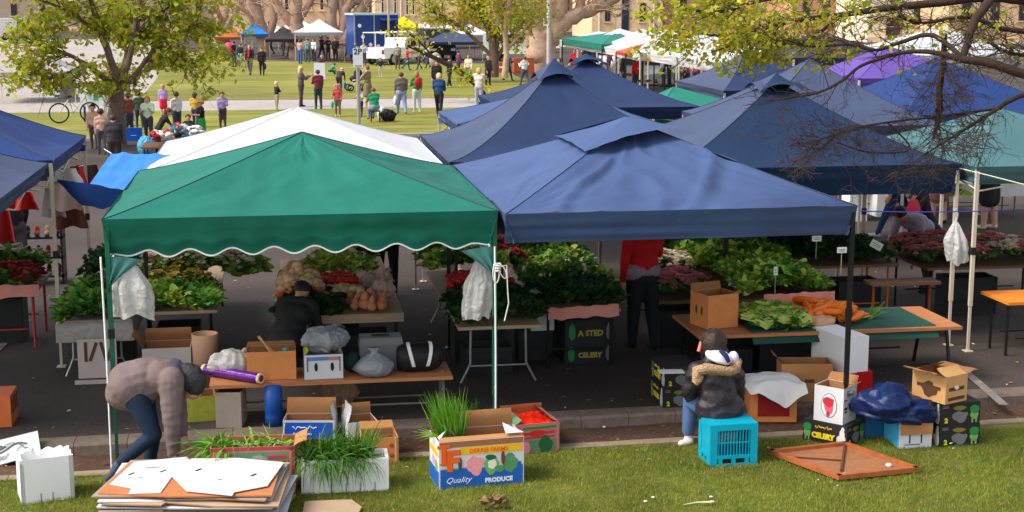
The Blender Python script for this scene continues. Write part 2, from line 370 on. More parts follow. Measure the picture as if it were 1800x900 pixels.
def canopy(name, label, x0, x1, y0, y1, ze, apex, cloth, legm=BLACK_METAL, val=.25, scallop=0, prof=1.25, sag=.05, seed=0, panels=None, legs=(1, 1, 1, 1), trim=None, group=None, wr=.02, res=14, zg=ROAD, vent=0, creases=(), frame=True, corners=None, footz=None):
    cx, cy = (x0 + x1) / 2, (y0 + y1) / 2
    t = thing(name, label, 'canopy', (cx, cy, zg), 0, group); fmt = legm[-1] if isinstance(legm, list) else legm
    Cn = corners or [(x0, y0, ze), (x1, y0, ze), (x1, y1, ze), (x0, y1, ze)]
    Cn = [Vector((c[0] - cx, c[1] - cy, c[2] - zg)) for c in Cn]
    A = Vector((apex[0] - cx, apex[1] - cy, apex[2] - zg))
    mb = MB()
    for k in range(4):
        a, b = Cn[k], Cn[(k + 1) % 4]
        def fn(u, v, a=a, b=b, k=k):
            e = a.lerp(b, u); p = e.lerp(A, v)
            p.z = e.z + (A.z - e.z) * v ** prof
            c = 4 * u * (1 - u)
            p.z -= sag * c * (1 - v) * (0.25 + 1.6 * v) * 1.2
            p.z += wr * c * (1 - v) * (nz3(u * 3 + k * 7 + seed, v * 2.2, seed) + .5 * nz3(u * 9 + k * 3, v * 7, seed + 4))
            n = wr * .5 * (nz3(p.x * 2 + seed, p.y * 2, 7)); p.z += n * (1 - v) * c
            for uu in (u, 1 - u):
                dx, dy = uu * 3.4, v * 2.0; rr_ = math.hypot(dx, dy)
                if rr_ > .02: p.z += wr * .45 * math.exp(-rr_ / .55) * math.sin(math.atan2(dy, dx) * 17 + seed + k) * min(1, dx * 5) * min(1, dy * 4)
            p.z += wr * .35 * c * (1 - v) * v * 4 * (1 - 5 * abs(nz3(u * 5 + seed * 2 + k, v * 3 + u * 2, 8)))
            for (kk, ua, va, ub, vb, am) in creases:
                if kk != k: continue
                W_, H2 = (b - a).length, 2.0
                dx, dy = (ub - ua) * W_, (vb - va) * H2; px_, py_ = (u - ua) * W_, (v - va) * H2; L2 = dx * dx + dy * dy
                tt = (px_ * dx + py_ * dy) / L2; d = (px_ * dy - py_ * dx) / math.sqrt(L2) + .12 * math.sin(PI * max(0, min(1, tt)))
                if -.15 < tt < 1.15: p.z += am * math.exp(-(d / .07) ** 2) * (1 - abs(tt - .5)) - am * .6 * math.exp(-((d - .14) / .09) ** 2)
            return p
        mb.grid(fn, res, res - 2, (panels or {}).get(k, cloth))
    mb.build('roof_fabric', t)
    sb = MB()
    for k in range(4): sb.tube([Cn[k].lerp(A, v) * 1 + Vector((0, 0, (A.z - Cn[k].z) * (v ** prof - v) + .002)) for v in [i / 14 for i in range(15)]], .005, cloth if cloth in (F_WHITE,) else SEAM, 4)
    sb.build('seam', t)
    if vent:
        cb = MB(); q = [Vector((c.x, c.y, 0)).lerp(Vector((A.x, A.y, 0)), 1 - vent) + Vector((0, 0, c.z + (A.z - c.z) * (1 - vent) ** prof + .07)) for c in Cn]
        for k in range(4): cb.grid(lambda u, v, k=k: q[k].lerp(q[(k + 1) % 4], u).lerp(A + Vector((0, 0, .10)), v) + Vector((0, 0, .1 * 4 * u * (1 - u) * (1 - v) ** 2)), 10, 5, (panels or {}).get(k, cloth))
        cb.build('vent_cap', t)
    if val:
        vb = MB(); tb = MB(); nn = max(res * 5, 60 if scallop else 20)
        for k in range(4):
            a, b = Cn[k], Cn[(k + 1) % 4]; d = (b - a); d.z = 0; d.normalize(); o = Vector((d.y, -d.x, 0))
            def fn(u, v, a=a, b=b, o=o, k=k):
                e = a.lerp(b, u); h = val
                if scallop: h += .034 * math.cos(2 * PI * scallop * u + PI) * min(1, 9 * u, 9 * (1 - u))
                dz = h * v
                off = .012 - .09 * v + .016 * v * nz3(u * 6 + seed + k, v * 1.5, 3) + .034 * nz3(u * 2.2, v * 6 + seed, k) * min(1, v * 2)
                return e + o * off + Vector((0, 0, -dz + .004))
            vb.grid(fn, nn, 8, (panels or {}).get(k, cloth))
            if trim: tb.tube([fn(i / nn, 1.0) for i in range(nn + 1)], .009, trim, 5)
        vb.build('valance', t)
        if trim: tb.build('piping', t)
    if frame:
        fb = MB()
        for k in range(4):
            a, b = Cn[k], Cn[(k + 1) % 4]; dn = Vector((0, 0, -.06)); inn = lambda p: Vector((p.x * .94, p.y * .94, p.z))
            a, b = inn(a), inn(b); m_ = (a + b) / 2
            for q, (p1, p2) in enumerate([(a + dn, m_ + dn * 5), (a + dn * 5, m_ + dn), (m_ + dn, b + dn * 5), (m_ + dn * 5, b + dn)]):
                fb.tube([p1, p2], .011, fmt, 6)
            fb.tube([a + dn * 3, a * .5 + A * .5 + Vector((0, 0, -.5 * (A.z - a.z) * .55 - .12)), A + Vector((0, 0, -.35))], .01, fmt, 6)
        fb.build('roof_frame', t)
    for k in range(4):
        if not legs[k]: continue
        p = Cn[k]; lb = MB(); px, py = p.x * .985, p.y * .985
        fz = (footz[k] if footz else zg) - zg
        lm = legm[k] if isinstance(legm, (list, tuple)) else legm
        lb.box((px, py, (p.z - .03 + fz) / 2 + .28), (.042, .042, (p.z - .03 - fz) - .56), lm)
        lb.box((px, py, fz + (p.z - fz) * .29), (.030, .030, (p.z - fz) * .58), lm)
        lb.box((px, py, fz + (p.z - fz) * .55), (.055, .055, .09), BLACK_METAL)
        lb.box((px, py, fz + .006), (.1, .1, .012), lm)
        lb.build('leg', t)
    return t
LEGG = [GREEN_METAL] * 4
t1 = canopy('canopy', 'green canopy with a scalloped white-edged valance, front of the vegetable stall', -1.57, 2.04, 13.64, 17.5, 2.36, (.27, 15.6, 2.95), F_GREEN, [GREEN_METAL, GREEN_METAL, BLACK_METAL, BLACK_METAL], .34, 9.5, 1.12, .05, 1, trim=mat('white_piping', (230, 232, 230), .6, .03), wr=.035, res=40, creases=[(0, .42, .72, .47, .9, .012), (0, .5, .7, .5, .9, .012), (0, .58, .72, .53, .9, .012), (0, .3, .02, .36, .5, .01)], footz=[0, 0, ROAD, ROAD])
# white piping runs down the two front corner posts
for sx in (-1.57, 2.04):
    mb = MB(); mb.tube([(sx - .03, 13.62, 2.02), (sx - .022, 13.63, 1.0), (sx - .024, 13.63, .02)], .009, MATS['white_piping'], 6)
    mb.build('piping', t1, world=True)
    # gathered corner cloth tied back to the post
    mb = MB()
    mb.grid(lambda u, v: Vector((sx + (.0 + .33 * u * (1 - v) ** 1.4 + .02) * (1 if sx < 0 else -1), 13.66 + .05 * math.sin(u * 14) * v, 2.03 - .34 * v - .05 * u * (1 - v))), 12, 8, fabric('pale_green_lining', (70, 128, 124)))
    mb.build('corner_drape', t1, world=True)
canopy('canopy', 'plain white canopy pitched directly behind the green one', -1.52, 1.98, 17.55, 21.2, 2.34, (.27, 19.4, 2.93), F_WHITE, CREAM_METAL, .25, 0, 1.1, .03, 2, legs=(0, 0, 1, 1), wr=.012)
t3 = canopy('canopy', 'mid blue canopy with a loose vent flap, front row beside the green one', 2.08, 5.5, 13.4, 17.5, 2.36, (*DY(1108, 212, 15.4).xy, 3.05), F_BLUE, [WHITE_METAL, BLACK_METAL, BLACK_METAL, BLACK_METAL], .29, 0, 1.06, .03, 3, wr=.05, res=64, creases=[(0, .14, .02, .2, .52, .035), (0, .53, .06, .96, .6, .04), (0, .44, .02, .52, .14, .02)], legs=(0, 1, 1, 1), footz=[0, 0.02, ROAD, ROAD])
# loose vent flap over the peak
mb = MB(); Ah = Vector((*DY(1108, 212, 15.4).xy, 3.05)); hip = lambda c, v, z: Vector(c).lerp(Ah, v) + Vector((0, 0, z))
f0, f1, f2, f3, fa = hip((2.08, 17.5, 2.36), .60, .04), hip((2.08, 13.4, 2.36), .60, .03), hip((5.5, 13.4, 2.36), .76, .07), hip((5.5, 17.5, 2.36), .74, .05), Ah + Vector((-.06, 0, .035))
for q, (a, b) in enumerate([(f0, f1), (f1, f2), (f2, f3), (f3, f0)]):
    mb.grid(lambda u, v, a=a, b=b, q=q: a.lerp(b, u).lerp(fa, v) + Vector((0, 0, (.075 * math.sin(PI * min(1, u * .75)) * (1 - v) if q == 1 else .02 * math.sin(PI * u) * (1 - v)) + .012 * nz3(u * 6 + q * 9, v * 4, 2) * (1 - v) - .02 * math.sin(PI * v) * (q == 0))), 16, 10, F_BLUE)
mb.build('vent_flap', t3, world=True)
def fold(name, pts, r, m, parent, par=.035):
    mb = MB(); mb.tube(pts, r, m, 8); return mb.build(name, parent, world=True)
canopy('canopy', 'navy canopy with an open peak, right of the plain white one', 2.1, 5.75, 18.05, 21.8, 2.33, (3.75, 19.9, 3.42), F_NAVY, CREAM_METAL, .22, 0, 1.6, .06, 4, wr=.04, vent=.16, panels={3: F_SLATE})  # left panel in a paler cloth colour to show it sunlit
canopy('canopy', 'dark navy canopy with hanging black valance on the right, touched by bare twigs', 4.5, 8.12, 16.63, 20.4, 2.36, (6.42, 18.5, 3.27), F_DNAVY, CREAM_METAL, .36, 0, 1.3, .05, 5, wr=.04, vent=.17, legs=(0, 1, 1, 1), panels={3: F_SLATE})  # sunlight from the left is put into the paler left panel colour
canopy('canopy', 'navy canopy with a dark open vent, third row, in front of the red-jacketed person', 3.95, 7.45, 25.4, 29.0, 2.42, (5.75, 27.2, 3.2), F_NAVY, CREAM_METAL, .22, 0, 1.35, .05, 6, wr=.03, vent=.16)
canopy('canopy', 'light blue canopy corner showing between two lawn women and the navy peak', 2.75, 5.9, 22.6, 25.3, 2.4, (4.7, 23.95, 2.92), F_BLUE, CREAM_METAL, .2, 0, 1.2, .04, 7, wr=.03)
canopy('canopy', 'slate blue canopy under the leafy branch, with faces coloured as lit or shaded', 10.2, 14.4, 33.0, 37.2, 2.2, tuple(DY(1310, 92, 35.0)), F_SLATE, CREAM_METAL, .24, 0, 1.3, .05, 8, panels={1: F_BRIGHT, 0: F_NAVY}, wr=.03)  # panel colours carry the light: pale lit left, bluer shaded front and right
canopy('canopy', 'small slate blue canopy peak right behind the dark navy canopy', 6.9, 10.2, 21.4, 24.7, 2.4, (8.54, 23.0, 3.36), F_SLATE, CREAM_METAL, .24, 0, 1.25, .05, 9, wr=.03)
canopy('canopy', 'bright royal blue canopy with dark hem at the right, veiled by twigs', 10.3, 13.6, 23.2, 27.0, 2.4, (11.73, 25.2, 3.26), F_BRIGHT, CREAM_METAL, .3, 0, 1.15, .05, 10, wr=.04)
canopy('canopy', 'teal canopy at the right edge with a guy rope', 8.16, 11.3, 16.3, 19.7, 2.36, (9.25, 18.0, 2.93), F_TEAL, CREAM_METAL, .22, 0, 1.15, .05, 11, wr=.03)
canopy('canopy', 'sea green canopy slope showing in the gap between two navy roofs', 7.6, 10.6, 29.4, 32.2, 1.95, tuple(DY(1185, 152, 30.8)), F_SEA, CREAM_METAL, .2, 0, 1.2, .04, 12)
tb = canopy('canopy', 'bright blue canopy with drooping edge on the left, its near post tied with black', -6.0, -2.5, 17.25, 20.3, 2.52, (-4.4, 18.8, 3.45), F_BRIGHT, CREAM_METAL, .2, 0, 1.2, .1, 13, wr=.05, legs=(0, 1, 1, 0))
canopy('canopy', 'greyish blue canopy cut by the left edge, nearest of the left row', -6.0, -2.55, 13.9, 17.2, 2.5, (-4.3, 15.6, 3.3), F_SLATE, CREAM_METAL, .2, 0, 1.2, .1, 14, wr=.05, legs=(0, 0, 0, 0))
# bright blue tarpaulin slung between the left row and the green canopy
ta, tb_, tc_, td, te = DY(195, 270, 19.0), DY(300, 271, 19.0), DY(238, 339, 16.8), DY(158, 323, 17.1), DY(100, 316, 17.4)
mb = MB()
mb.grid(lambda u, v: (td.lerp(tc_, u)).lerp(ta.lerp(tb_, u), v) + Vector((0, 0, -.02 * math.sin(PI * u) * math.sin(PI * v) + .016 * nz3(u * 6, v * 5, 1) + .02 * math.exp(-((u - .2) / .06) ** 2) * v)), 24, 18, F_TARP)
edge = lambda u: te.lerp(td, u / .45) if u < .45 else td.lerp(tc_, (u - .45) / .55)
mb.grid(lambda u, v: edge(u) + Vector((.0, -.01 + .05 * v, .004 - v * (.03 + .24 * min(1, u * 3.2) * min(1, (1 - u) * 2.2 + .12)) + .012 * nz3(u * 8, v * 4, 5))), 22, 6, fabric('tarp_shaded_front', (8, 44, 104)))  # hanging front of the same tarp, its shade put into a darker blue
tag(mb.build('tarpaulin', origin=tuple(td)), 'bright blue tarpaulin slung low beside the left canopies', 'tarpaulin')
def cord(label, pts, r=.006, m=ROPE, name='rope'):
    mb = MB(); mb.tube(pts, r, m, 6); return tag(mb.build(name, origin=tuple(pts[0])), label, 'rope')
cord('thin guy line from the left canopy post to the blue tarpaulin', [DY(183, 262, 19.9), DY(196, 270, 19.0)])
cord('pale guy rope running down the front of the teal canopy', [DY(1687, 296, 16.2), DY(1740, 309, 16.1), DY(1806, 326, 16.0)], .008)
cord('blue and white twisted line strung level from the front blue canopy to the right', [DY(1512, 371, 14.2), DY(1600, 373, 15), DY(1690, 372, 16), DY(1810, 369, 17)], .007, mat('blue_white_twine', (70, 70, 190), .7, .6, 60))
rp = []
cx, cyy = 2.03, 13.6
mb = MB()
mb.tube([(cx + .03 * math.cos(a), cyy + .03 * math.sin(a), 1.86 - .012 * a / PI) for a in [i * .5 for i in range(40)]], .009, ROPE, 6)
p0 = DY(872, 470, 13.58)
for dx, hh in ((.0, .19), (.1, .15)):
    mb.tube([p0 + Vector((.18 * dx * 8 * math.sin(a / 2) * .6 + .03 * math.sin(a), 0, .04 - hh * (1 - math.cos(a)) / 2)) for a in [i * 2 * PI / 14 for i in range(15)]], .006, ROPE, 6)
mb.tube([p0 + Vector((.02, 0, .0)), p0 + Vector((.1, 0, .02)), p0 + Vector((.11, 0, -.2)), p0 + Vector((.12, 0, -.35)), p0 + Vector((.08, 0, -.52))], .006, ROPE, 6)
tag(mb.build('rope', origin=(cx, cyy, 1.9)), 'white cord knotted with loops round the post between the green and blue canopies', 'rope')
# plastic bags hung from posts
def bag_hung(label, top, w, h, name='plastic_bag', m=PLASTIC_BAG, seed=0, depth=.22):
    mb = MB()
    def fn(u, v):
        a = 2 * PI * u
        r = (.08 + .92 * min(1, (v * 2.0)) ** .8) * (1 - .12 * max(0, v - .75) * 4)
        fo = 1 + .3 * nz3(math.cos(a) * 2 + seed, math.sin(a) * 2, v * 1.2 + seed) + .12 * math.sin(a * 7 + seed + v * 2)
        fo += .07 * (1 - 4 * abs(nz3(math.cos(a) * 3 + seed, math.sin(a) * 3, v * 5))) * min(1, v * 3)
        zz = -h * v * (1 + .12 * nz3(math.cos(a) * 1.5, math.sin(a) * 1.5, seed + 3))
        return Vector((math.cos(a) * w / 2 * r * fo + .06 * v * math.sin(seed), math.sin(a) * depth / 2 * r * fo, zz))
    mb.grid(fn, 72, 34, m)
    mb.tube([(0, 0, .0), (.015, 0, .08), (-.01, 0, .14)], .02, m, 6)
    return tag(mb.build(name, origin=None), label, 'plastic bag')
o = bag_hung('bunched white plastic bag hanging from the left front post of the green canopy', None, .36, .56, seed=1); o.location = DY(222, 452, 13.75)
o = bag_hung('long white plastic bag hanging beside the post between the green and blue canopies', None, .27, .62, seed=4); o.location = DY(845, 446, 13.9)
o = bag_hung('white cloth bag tied to the cream post of the dark navy canopy', None, .26, .50, seed=7); o.location = DY(1680, 388, 16.5)
# ================================================================== tables and produce
WOODT = wood('orange_brown_board', (178, 116, 74)); WOODD = wood('dark_board', (104, 74, 54)); WOODP = wood('pale_board', (176, 150, 118))
LEAF_D = leafm('dark_green_leaf', (78, 126, 44)); LEAF_M = leafm('mid_green_leaf', (126, 164, 58)); LEAF_L = leafm('lettuce_leaf', (176, 196, 84)); LEAF_K = leafm('kale_leaf', (46, 80, 38))
STEM = mat('pale_stem', (196, 200, 150), .6, .1, 12, transl=.15); ONION = leafm('onion_blade', (98, 148, 40), .25, .3)
CELERY_M = mat('celery_stalk', (192, 208, 108), .5, .15, 10)
PAPERP = mat('pink_paper', (214, 140, 128), .8, .08, 6, .2, 20); PETAL_W = leafm('white_petal', (238, 226, 200), .3, .15); PETAL_P = leafm('pink_petal', (222, 136, 138), .3, .25); PETAL_Y = leafm('yellow_petal', (232, 206, 110), .3, .25); PETAL_R = leafm('red_petal', (176, 22, 30), .25, .3)
def leaves(mb, n, m, rad_, size, rr, z0=0, squash=.8, up=.5, curl=.35):
    for _ in range(n):
        a = rr.uniform(0, 2 * PI); el = math.asin(rr.uniform(0, 1)); k = rr.uniform(.45, 1) * rad_
        c = Vector((math.cos(a) * math.cos(el) * k, math.sin(a) * math.cos(el) * k, z0 + math.sin(el) * k * squash))
        d = (c - Vector((0, 0, z0 - up * rad_))).normalized()
        d = (d + Vector((rr.gauss(0, .35), rr.gauss(0, .35), rr.gauss(0, .25)))).normalized()
        s = d.cross(Vector((0, 0, 1)));
        if s.length < .05: s = Vector((1, 0, 0))
        s.normalize(); q = rr.uniform(-.9, .9); nrm = s.cross(d); s = s * math.cos(q) + nrm * math.sin(q); nrm = s.cross(d)
        L = size * rr.uniform(.7, 1.25); W = L * rr.uniform(.32, .5)
        p0 = c; p1 = c + d * L * .5 + nrm * L * .06; p2 = c + d * L - nrm * L * curl * rr.uniform(.2, 1)
        mb.add([p0, p1 - s * W + nrm * L * .1, p1, p1 + s * W + nrm * L * .1, p2 - s * W * .55, p2 + s * W * .55, p2 + d * L * .12 - nrm * L * .1],
               [(0, 2, 1), (0, 3, 2), (1, 2, 6, 4), (2, 3, 5, 6)], m, smooth=False)
def blades(mb, n, m, base_r, L, rr, droop=.5, wd=.006, dirv=None, spread=.5, z0=0):
    for _ in range(n):
        a = rr.uniform(0, 2 * PI); p = Vector((math.cos(a) * base_r * rr.random() ** .5, math.sin(a) * base_r * rr.random() ** .5, z0))
        d = Vector((rr.gauss(0, spread), rr.gauss(0, spread), 1))
        if dirv is not None: d = d * .6 + Vector(dirv)
        d.normalize(); l = L * rr.uniform(.6, 1.15); w = wd * rr.uniform(.7, 1.3); dr = droop * rr.uniform(.3, 1.6)
        s = d.cross(Vector((rr.gauss(0, 1), rr.gauss(0, 1), .1))).normalized(); pts = []
        for k in range(6):
            pts.append((p, w * (1 - (k / 5) ** 2) + .0006)); d = (d + Vector((rr.gauss(0, .06), rr.gauss(0, .06), -dr * .28))).normalized(); p = p + d * l / 5
        vs = []
        for q, ww in pts: vs += [q - s * ww, q + s * ww]
        mb.add(vs, [(2 * k, 2 * k + 1, 2 * k + 3, 2 * k + 2) for k in range(5)], m)
PROTO = {}
def bunch(kind, k):
    key = (kind, k)
    if key in PROTO: return PROTO[key]
    rr = random.Random(hash(kind) % 1000 * 0 + sum(map(ord, kind)) * 7 + k); mb = MB()
    if kind == 'greens': mb.blob((0, 0, .03), (.08, .08, .05), LEAF_K, .3, 3, k, 8, 5); leaves(mb, 46, LEAF_D, .14, .085, rr); leaves(mb, 16, LEAF_M, .14, .08, rr)
    elif kind == 'kale': mb.blob((0, 0, .03), (.09, .09, .05), LEAF_K, .3, 3, k, 8, 5); leaves(mb, 70, LEAF_K, .15, .07, rr)
    elif kind == 'lettuce': mb.blob((0, 0, .04), (.08, .08, .06), LEAF_M, .3, 3, k, 8, 5); leaves(mb, 46, LEAF_L, .13, .08, rr); leaves(mb, 20, LEAF_M, .13, .09, rr)
    elif kind == 'chard': mb.blob((0, 0, .03), (.08, .08, .05), LEAF_K, .3, 3, k, 8, 5); leaves(mb, 40, LEAF_D, .14, .09, rr); leaves(mb, 20, LEAF_M, .14, .09, rr)
    elif kind == 'white_stem':
        leaves(mb, 50, LEAF_D, .14, .085, rr)
        for _ in range(5):
            a = rr.uniform(0, 6.28); mb.blob((.09 * math.cos(a), .09 * math.sin(a) - .03, .08 + .05 * rr.random()), (.022, .022, .03), PETAL_W, .3, 3, rr.random() * 9, 7, 5)
    elif kind in ('cream_flower', 'pink_flower', 'yellow_flower', 'red_flower'):
        pm = {'cream_flower': PETAL_W, 'pink_flower': PETAL_P, 'yellow_flower': PETAL_Y, 'red_flower': PETAL_R}[kind]
        leaves(mb, 12, LEAF_M, .11, .08, rr, squash=.7); mb.blob((0, 0, .05), (.08, .08, .07), LEAF_K, .3, 3, k, 8, 5)
        for _ in range(26):
            a = rr.uniform(0, 6.28); el = rr.uniform(.1, 1.5); c = Vector((math.cos(a) * math.cos(el) * .12, math.sin(a) * math.cos(el) * .12, .03 + math.sin(el) * .11))
            for q in range(6):
                b = q * PI / 3 + rr.random(); d = (Vector((math.cos(b), math.sin(b), .3)) + c * 4).normalized() * .042; s = d.cross(Vector((0, 0, 1))).normalized() * .022
                mb.add([c, c + d * .7 - s, c + d, c + d * .7 + s], [(0, 1, 2, 3)], pm)
    elif kind == 'spring_onion':
        blades(mb, 46, ONION, .05, .34, rr, .35, .005, (0, .9, .25), .3)
        for _ in range(12): mb.tube([(rr.gauss(0, .03), -.10, .03 + .03 * rr.random()), (rr.gauss(0, .03), .06, .04)], .007, STEM, 5)
    elif kind == 'celery':
        for q in range(8):
            x = (q % 4 - 1.5) * .028; z = .03 + .03 * (q // 4)
            mb.tube([(x, -.16, z), (x * 1.1, .0, z + .03), (x * 1.5, .14, z + .02)], [.02, .017, .012], CELERY_M, 7)
        leaves(mb, 20, LEAF_M, .08, .07, rr, z0=.03); 
    elif kind == 'potato': mb.blob((0, 0, .04), (.055, .045, .04), mat('potato_skin', (222, 180, 136), .8, .15, 14, .15, 60, rand=.2), .12, 1.6, k, 12, 8)
    elif kind == 'orange_pepper': mb.blob((0, 0, .03), (.105, .024, .024), mat('orange_carrot', (228, 112, 26), .45, .12, 10, rand=.1), .15, 1.6, k, 10, 7)
    elif kind == 'tomato': mb.blob((0, 0, .035), (.04, .04, .036), mat('red_tomato', (176, 26, 26), .3, .1, 8, rand=.15), .08, 1.6, k, 10, 7)
    elif kind == 'squash':
        pm = mat('pumpkin_skin', (206, 128, 92), .55, .15, 8, .1, 40, rand=.15)
        for z_, r_ in ((.07, .09), (.16, .055)): mb.blob((0, 0, z_), (r_, r_, .08), pm, .1, 1.4, k, 14, 10)
        mb.tube([(0, 0, .22), (.01, 0, .255)], [.014, .009], STEM, 6)
    elif kind == 'zucchini': mb.tube([(-.15, 0, .03), (-.1, 0, .035), (.1, .01, .035), (.15, .015, .03)], [.012, .03, .033, .012], mat('dark_zucchini', (28, 52, 26), .4, .25, 14), 9)
    elif kind == 'cauli':
        mb.blob((0, 0, .08), (.08, .08, .07), PETAL_W, .25, 4, k, 14, 9); leaves(mb, 18, LEAF_M, .1, .1, rr, z0=.0, squash=.6)
    me_o = mb.build('seed'); me = me_o.data; bpy.data.objects.remove(me_o)
    PROTO[key] = me
    return me
NAMES = dict(greens='leafy_bunch', kale='kale_bunch', lettuce='lettuce', chard='chard_bunch', white_stem='flowering_greens', cream_flower='flower_bunch', pink_flower='flower_bunch', yellow_flower='flower_bunch', red_flower='flower_bunch', spring_onion='spring_onion_bunch', celery='celery_bunch', potato='potato', orange_pepper='carrot', tomato='tomato', squash='pumpkin', zucchini='zucchini', cauli='cauliflower')
CATS = dict(greens='leafy greens', kale='leafy greens', lettuce='lettuce', chard='leafy greens', white_stem='leafy greens', cream_flower='flowers', pink_flower='flowers', yellow_flower='flowers', red_flower='flowers', spring_onion='spring onions', celery='celery', potato='potato', orange_pepper='carrot', tomato='tomato', squash='pumpkin', zucchini='zucchini', cauli='cauliflower')
def put(kind, p, label, group=None, s=1.0, rz=None, k=None, tilt=.25):
    o = bpy.data.objects.new(NAMES[kind], bunch(kind, R.randrange(3) if k is None else k)); C.objects.link(o)
    o.location = p; o.rotation_euler = (R.gauss(0, tilt * .5), R.gauss(0, tilt * .5), R.uniform(0, 6.28) if rz is None else rz); o.scale = (s,) * 3
    return tag(o, label, CATS[kind], group)
def heap(kind, x0, x1, y0, y1, z, nx, ny, label, group, s=1.0, lift=.12, slope=0, k=None, rz=None):
    if kind not in ('squash', 'orange_pepper', 'celery', 'zucchini'): nx, ny = round(nx * 1.3), round(ny * 1.25)
    for j in range(ny):
        for i in range(nx):
            u = (i + .5 + R.uniform(-.25, .25)) / nx; v = (j + .5 + R.uniform(-.25, .25)) / ny
            put(R.choice(kind) if isinstance(kind, (list, tuple)) else kind, (x0 + (x1 - x0) * u, y0 + (y1 - y0) * v, z + slope * v + lift * .7 * R.uniform(.2, 1.4) * (1 - (2 * u - 1) ** 2)), label, group, s * R.uniform(.85, 1.15), k=k, rz=rz)
def trestle(label, x0, x1, y0, y1, z, top=WOODP, legm=BLACK_METAL, th=.035, style='bar', name='trestle_table', slope=0, cloth=None):
    cx, cy = (x0 + x1) / 2, (y0 + y1) / 2
    t = thing(name, label, 'table', (cx, cy, ROAD))
    w, d, h = x1 - x0, y1 - y0, z - ROAD; mb = MB()
    hw, hd = w / 2, d / 2
    mb.add([(-hw, -hd, h - th), (hw, -hd, h - th), (hw, hd, h - th + slope), (-hw, hd, h - th + slope), (-hw, -hd, h), (hw, -hd, h), (hw, hd, h + slope), (-hw, hd, h + slope)],
           [(0, 3, 2, 1), (4, 5, 6, 7), (0, 1, 5, 4), (1, 2, 6, 5), (2, 3, 7, 6), (3, 0, 4, 7)], top)
    mb.build('tabletop', t)
    for sx in (-1, 1):
        for sy in (-1, 1):
            mb = MB(); x = sx * (hw - .08); y = sy * (hd - .15); zt = h - th + (slope if sy > 0 else 0)
            if style == 'curve': mb.tube([(x * .8, y, zt), (x * .82, y, zt * .35), (x * 1.1, y, .015)], .014, legm, 8)
            elif style == 'cross': mb.box((x, y, zt / 2), (.03, .03, math.hypot(zt, .3)), legm, rx=sy * .28)
            else: mb.tube([(x, y, zt), (x, y, 0)], .018, legm, 8)
            mb.build('leg', t)
    for sy in (-1, 1):
        mb = MB(); y = sy * (hd - .15); mb.tube([(-(hw - .08) * .85, y, h * .3), ((hw - .08) * .85, y, h * .3)], .011, legm, 6)
        mb.build('stretcher', t)
    if cloth:
        dr, m = cloth; mb = MB()
        def fn(u, v):
            uu = (u * 2 - 1) * (hw + dr); x = max(-hw - .02, min(hw + .02, uu)); zz = h + .006
            if abs(uu) > hw: zz -= (abs(uu) - hw)
            yy = -hd - dr + v * (2 * hd + dr); y = max(-hd - .02, yy)
            if yy < -hd: zz = min(zz, h + .006 - (-hd - yy))
            wv = .02 * nz3(x * 6, y * 6, zz * 4)
            return Vector((x + (wv if abs(uu) > hw else 0), y - (.02 + wv if yy < -hd else 0), zz))
        mb.grid(fn, 40, 30, m); mb.build('table_cover', t)
    return t
# --- left end table with plastic cover
trestle('short trestle table wrapped in clear plastic beside the left green post', -2.45, -1.65, 16.6, 18.4, .80, WOODP, STEEL, style='curve', slope=.0, cloth=(.24, mat('clear_plastic_sheet', (172, 164, 158), .3, .12, 6, .5, 14, transl=.15, dist=.04)))
heap(['greens', 'greens', 'chard', 'kale'], -2.4, -1.62, 16.5, 18.3, .84, 4, 6, 'bunch of leafy greens heaped on the plastic-wrapped table', 'greens on the plastic-wrapped table', 1.05, .12)
heap('kale', -2.3, -1.7, 18.2, 19.4, 1.0, 3, 3, 'bunch of very dark greens at the far end of the plastic-wrapped table', 'dark greens behind the plastic-wrapped table', 1.1, .12)
mb = MB(); mb.box((0, 0, .28), (.42, .02, .44), mat('spray_painted_card', (190, 176, 170), .8, .1, 6))
for (x, a) in ((-.12, 0), (-.04, .35), (.07, -.25), (.14, .3)): mb.box((x, -.013, .36), (.035, .006, .22), BROWNP, ry=a)
mb.box((0, -.02, .02), (.5, .05, .04), mat('spray_painted_card', (190, 176, 170)))
tag(mb.build('price_board', origin=None), 'grey card sign with brown brush strokes under the plastic-wrapped table', 'sign').location = (-2.02, 16.45, ROAD)
# --- second table: flowers and chard
trestle('long pale trestle table of flowers and greens behind the bending person', -1.56, -.72, 16.85, 20.6, .82, WOODP, BLACK_METAL)
heap(['chard', 'lettuce', 'chard', 'spring_onion'], -1.5, -.76, 16.88, 17.5, .84, 5, 4, 'leafy green bunch at the near end of the flower table', 'chard on the flower table', 1.05, .04, .08)
heap('yellow_flower', -1.5, -.85, 17.4, 17.7, .98, 4, 2, 'bunch of yellowish blooms halfway along the flower table', 'yellow blooms on the flower table', 1.0)
heap('cream_flower', -1.55, -.4, 17.65, 18.7, 1.10, 7, 4, 'bunch of cream blooms at the far end of the flower table', 'cream blooms on the flower table', 1.1, .15)
heap('lettuce', -.6, -.25, 17.9, 18.6, .98, 2, 3, 'loose green lettuce hanging off the far right corner of the flower table', 'lettuces by the flower table', 1.0)
mb = MB(); mb.grid(lambda u, v: Vector((.34 * u - .05, .12 * v, .16 - .2 * u * u + .02 * nz3(u * 5, v * 5, 1))), 10, 6, mat('yellow_paper', (214, 188, 128), .8, .08))
tag(mb.build('wrapping_paper', origin=None), 'sheet of yellow wrapping paper curling over the flower table edge', 'paper').location = (-.98, 17.6, .98)
